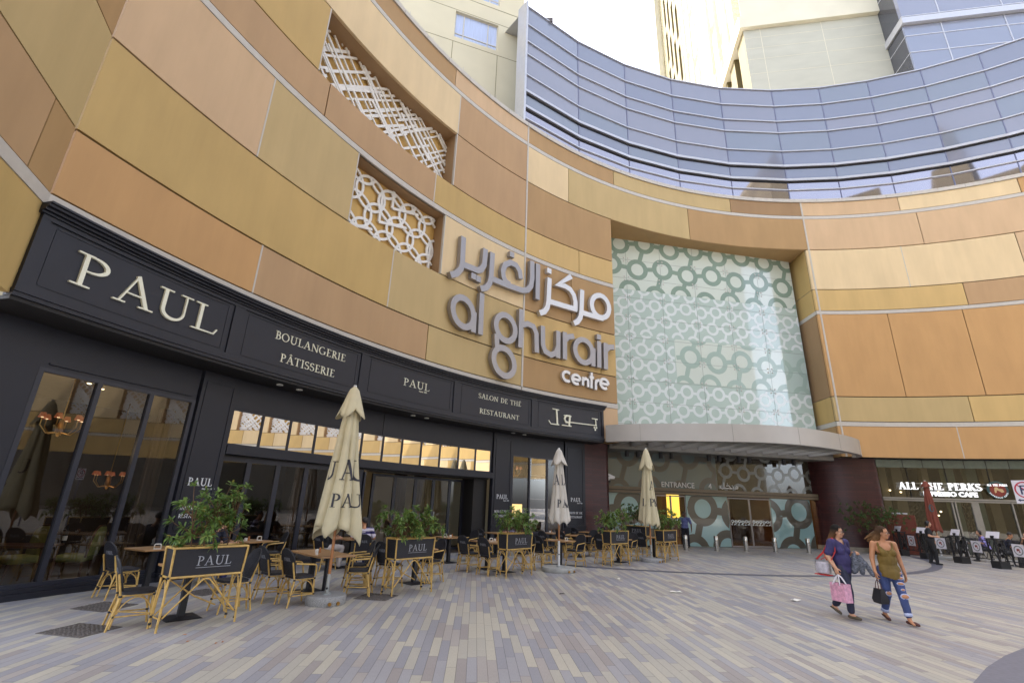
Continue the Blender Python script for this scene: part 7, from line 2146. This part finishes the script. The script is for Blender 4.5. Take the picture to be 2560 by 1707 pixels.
figure('woman in black sleeveless top and pale trousers sitting half hidden by the big parasol', (-4.69, 13.75, 0), R_(55), M_skin, seated(.1, [(.06, -.17, 1.0), (.02, -.24, .76), (.24, -.2, .76)]), mat('black_top', (.015, .015, .018), .8), mat('pale_trousers', s2l((208, 200, 196)), .8), M_hair2, hair='long', sleeve=.0)
def plaid():
    m = mat('lilac_plaid', s2l((178, 174, 212)), .8, var=.3, scale=20); return m
figure('older man in lilac plaid shirt sitting behind the third planter', (.32, 18.95, 0), R_(200), M_skin, seated(.08), plaid(), mat('grey_blue_trousers', s2l((96, 104, 128)), .8), mat('white_hair', (.5, .48, .46), .8), yaw=R_(10))
figure('man in blue shirt and dark trousers standing by the mall doors', (8.75, 25.1, 0), R_(-120), M_skin3,
       dict(head=(.03, 0, 1.55), neck=(-.01, 0, 1.4), chest=(0, 0, 1.2), hip=(0, 0, .9), armR=[(0, -.2, 1.35), (-.05, -.27, 1.08), (.06, -.25, .86)], armL=[(0, .2, 1.35), (-.03, .29, 1.1), (.02, .3, .86)],
            legR=[(0, -.09, .88), (.06, -.1, .46), (.05, -.1, .08)], legL=[(0, .09, .88), (-.04, .1, .46), (-.14, .1, .1)]), mat('blue_shirt', s2l((92, 100, 150)), .8, var=.1), mat('black_trousers', s2l((30, 30, 42)), .8), M_hair3, yaw=R_(-15), hem=.82)
figure('waitress in black standing before the espresso cafe railing', (17.3, 21.0, 0), R_(-35), M_skin,
       dict(head=(.05, 0, 1.54), neck=(.0, 0, 1.38), chest=(0, 0, 1.2), hip=(0, 0, .9), armR=[(0, -.2, 1.33), (-.02, -.27, 1.08), (.2, -.18, 1.06)], armL=[(0, .2, 1.33), (.02, .31, 1.1), (.12, .42, .9)],
            legR=[(0, -.09, .88), (.08, -.1, .46), (.06, -.1, .08)], legL=[(0, .09, .88), (-.02, .1, .46), (-.12, .1, .1)]), mat('black_blouse', (.014, .014, .018), .8), mat('black_slacks', (.012, .012, .014), .85), M_hair3, hair='bob', sleeve=.4, fat=1.12, yaw=R_(12))
figure('man in navy shirt leaning over his table at the espresso cafe', (20.45, 21.2, 0), R_(-48), M_skin2, seated(.22), M_dkblue, M_blk, M_hairg, pitch=R_(28))
figure('person in lilac shirt sitting behind the waitress', (21.5, 23.1, 0), R_(150), M_skin, seated(.1), mat('lilac_shirt', s2l((150, 142, 206)), .8), M_blk, M_hair3, hair='bob')
figure('woman holding a phone up, sitting left of the man in navy', (21.8, 21.4, 0), R_(190), M_skin, seated(.1, [(.06, -.18, 1.0), (.2, -.22, .8), (.28, -.06, 1.02)], [(.06, .18, 1.0), (.2, .22, .8), (.28, .06, 1.02)]), M_blk, M_blk, M_hair3, hair='long')
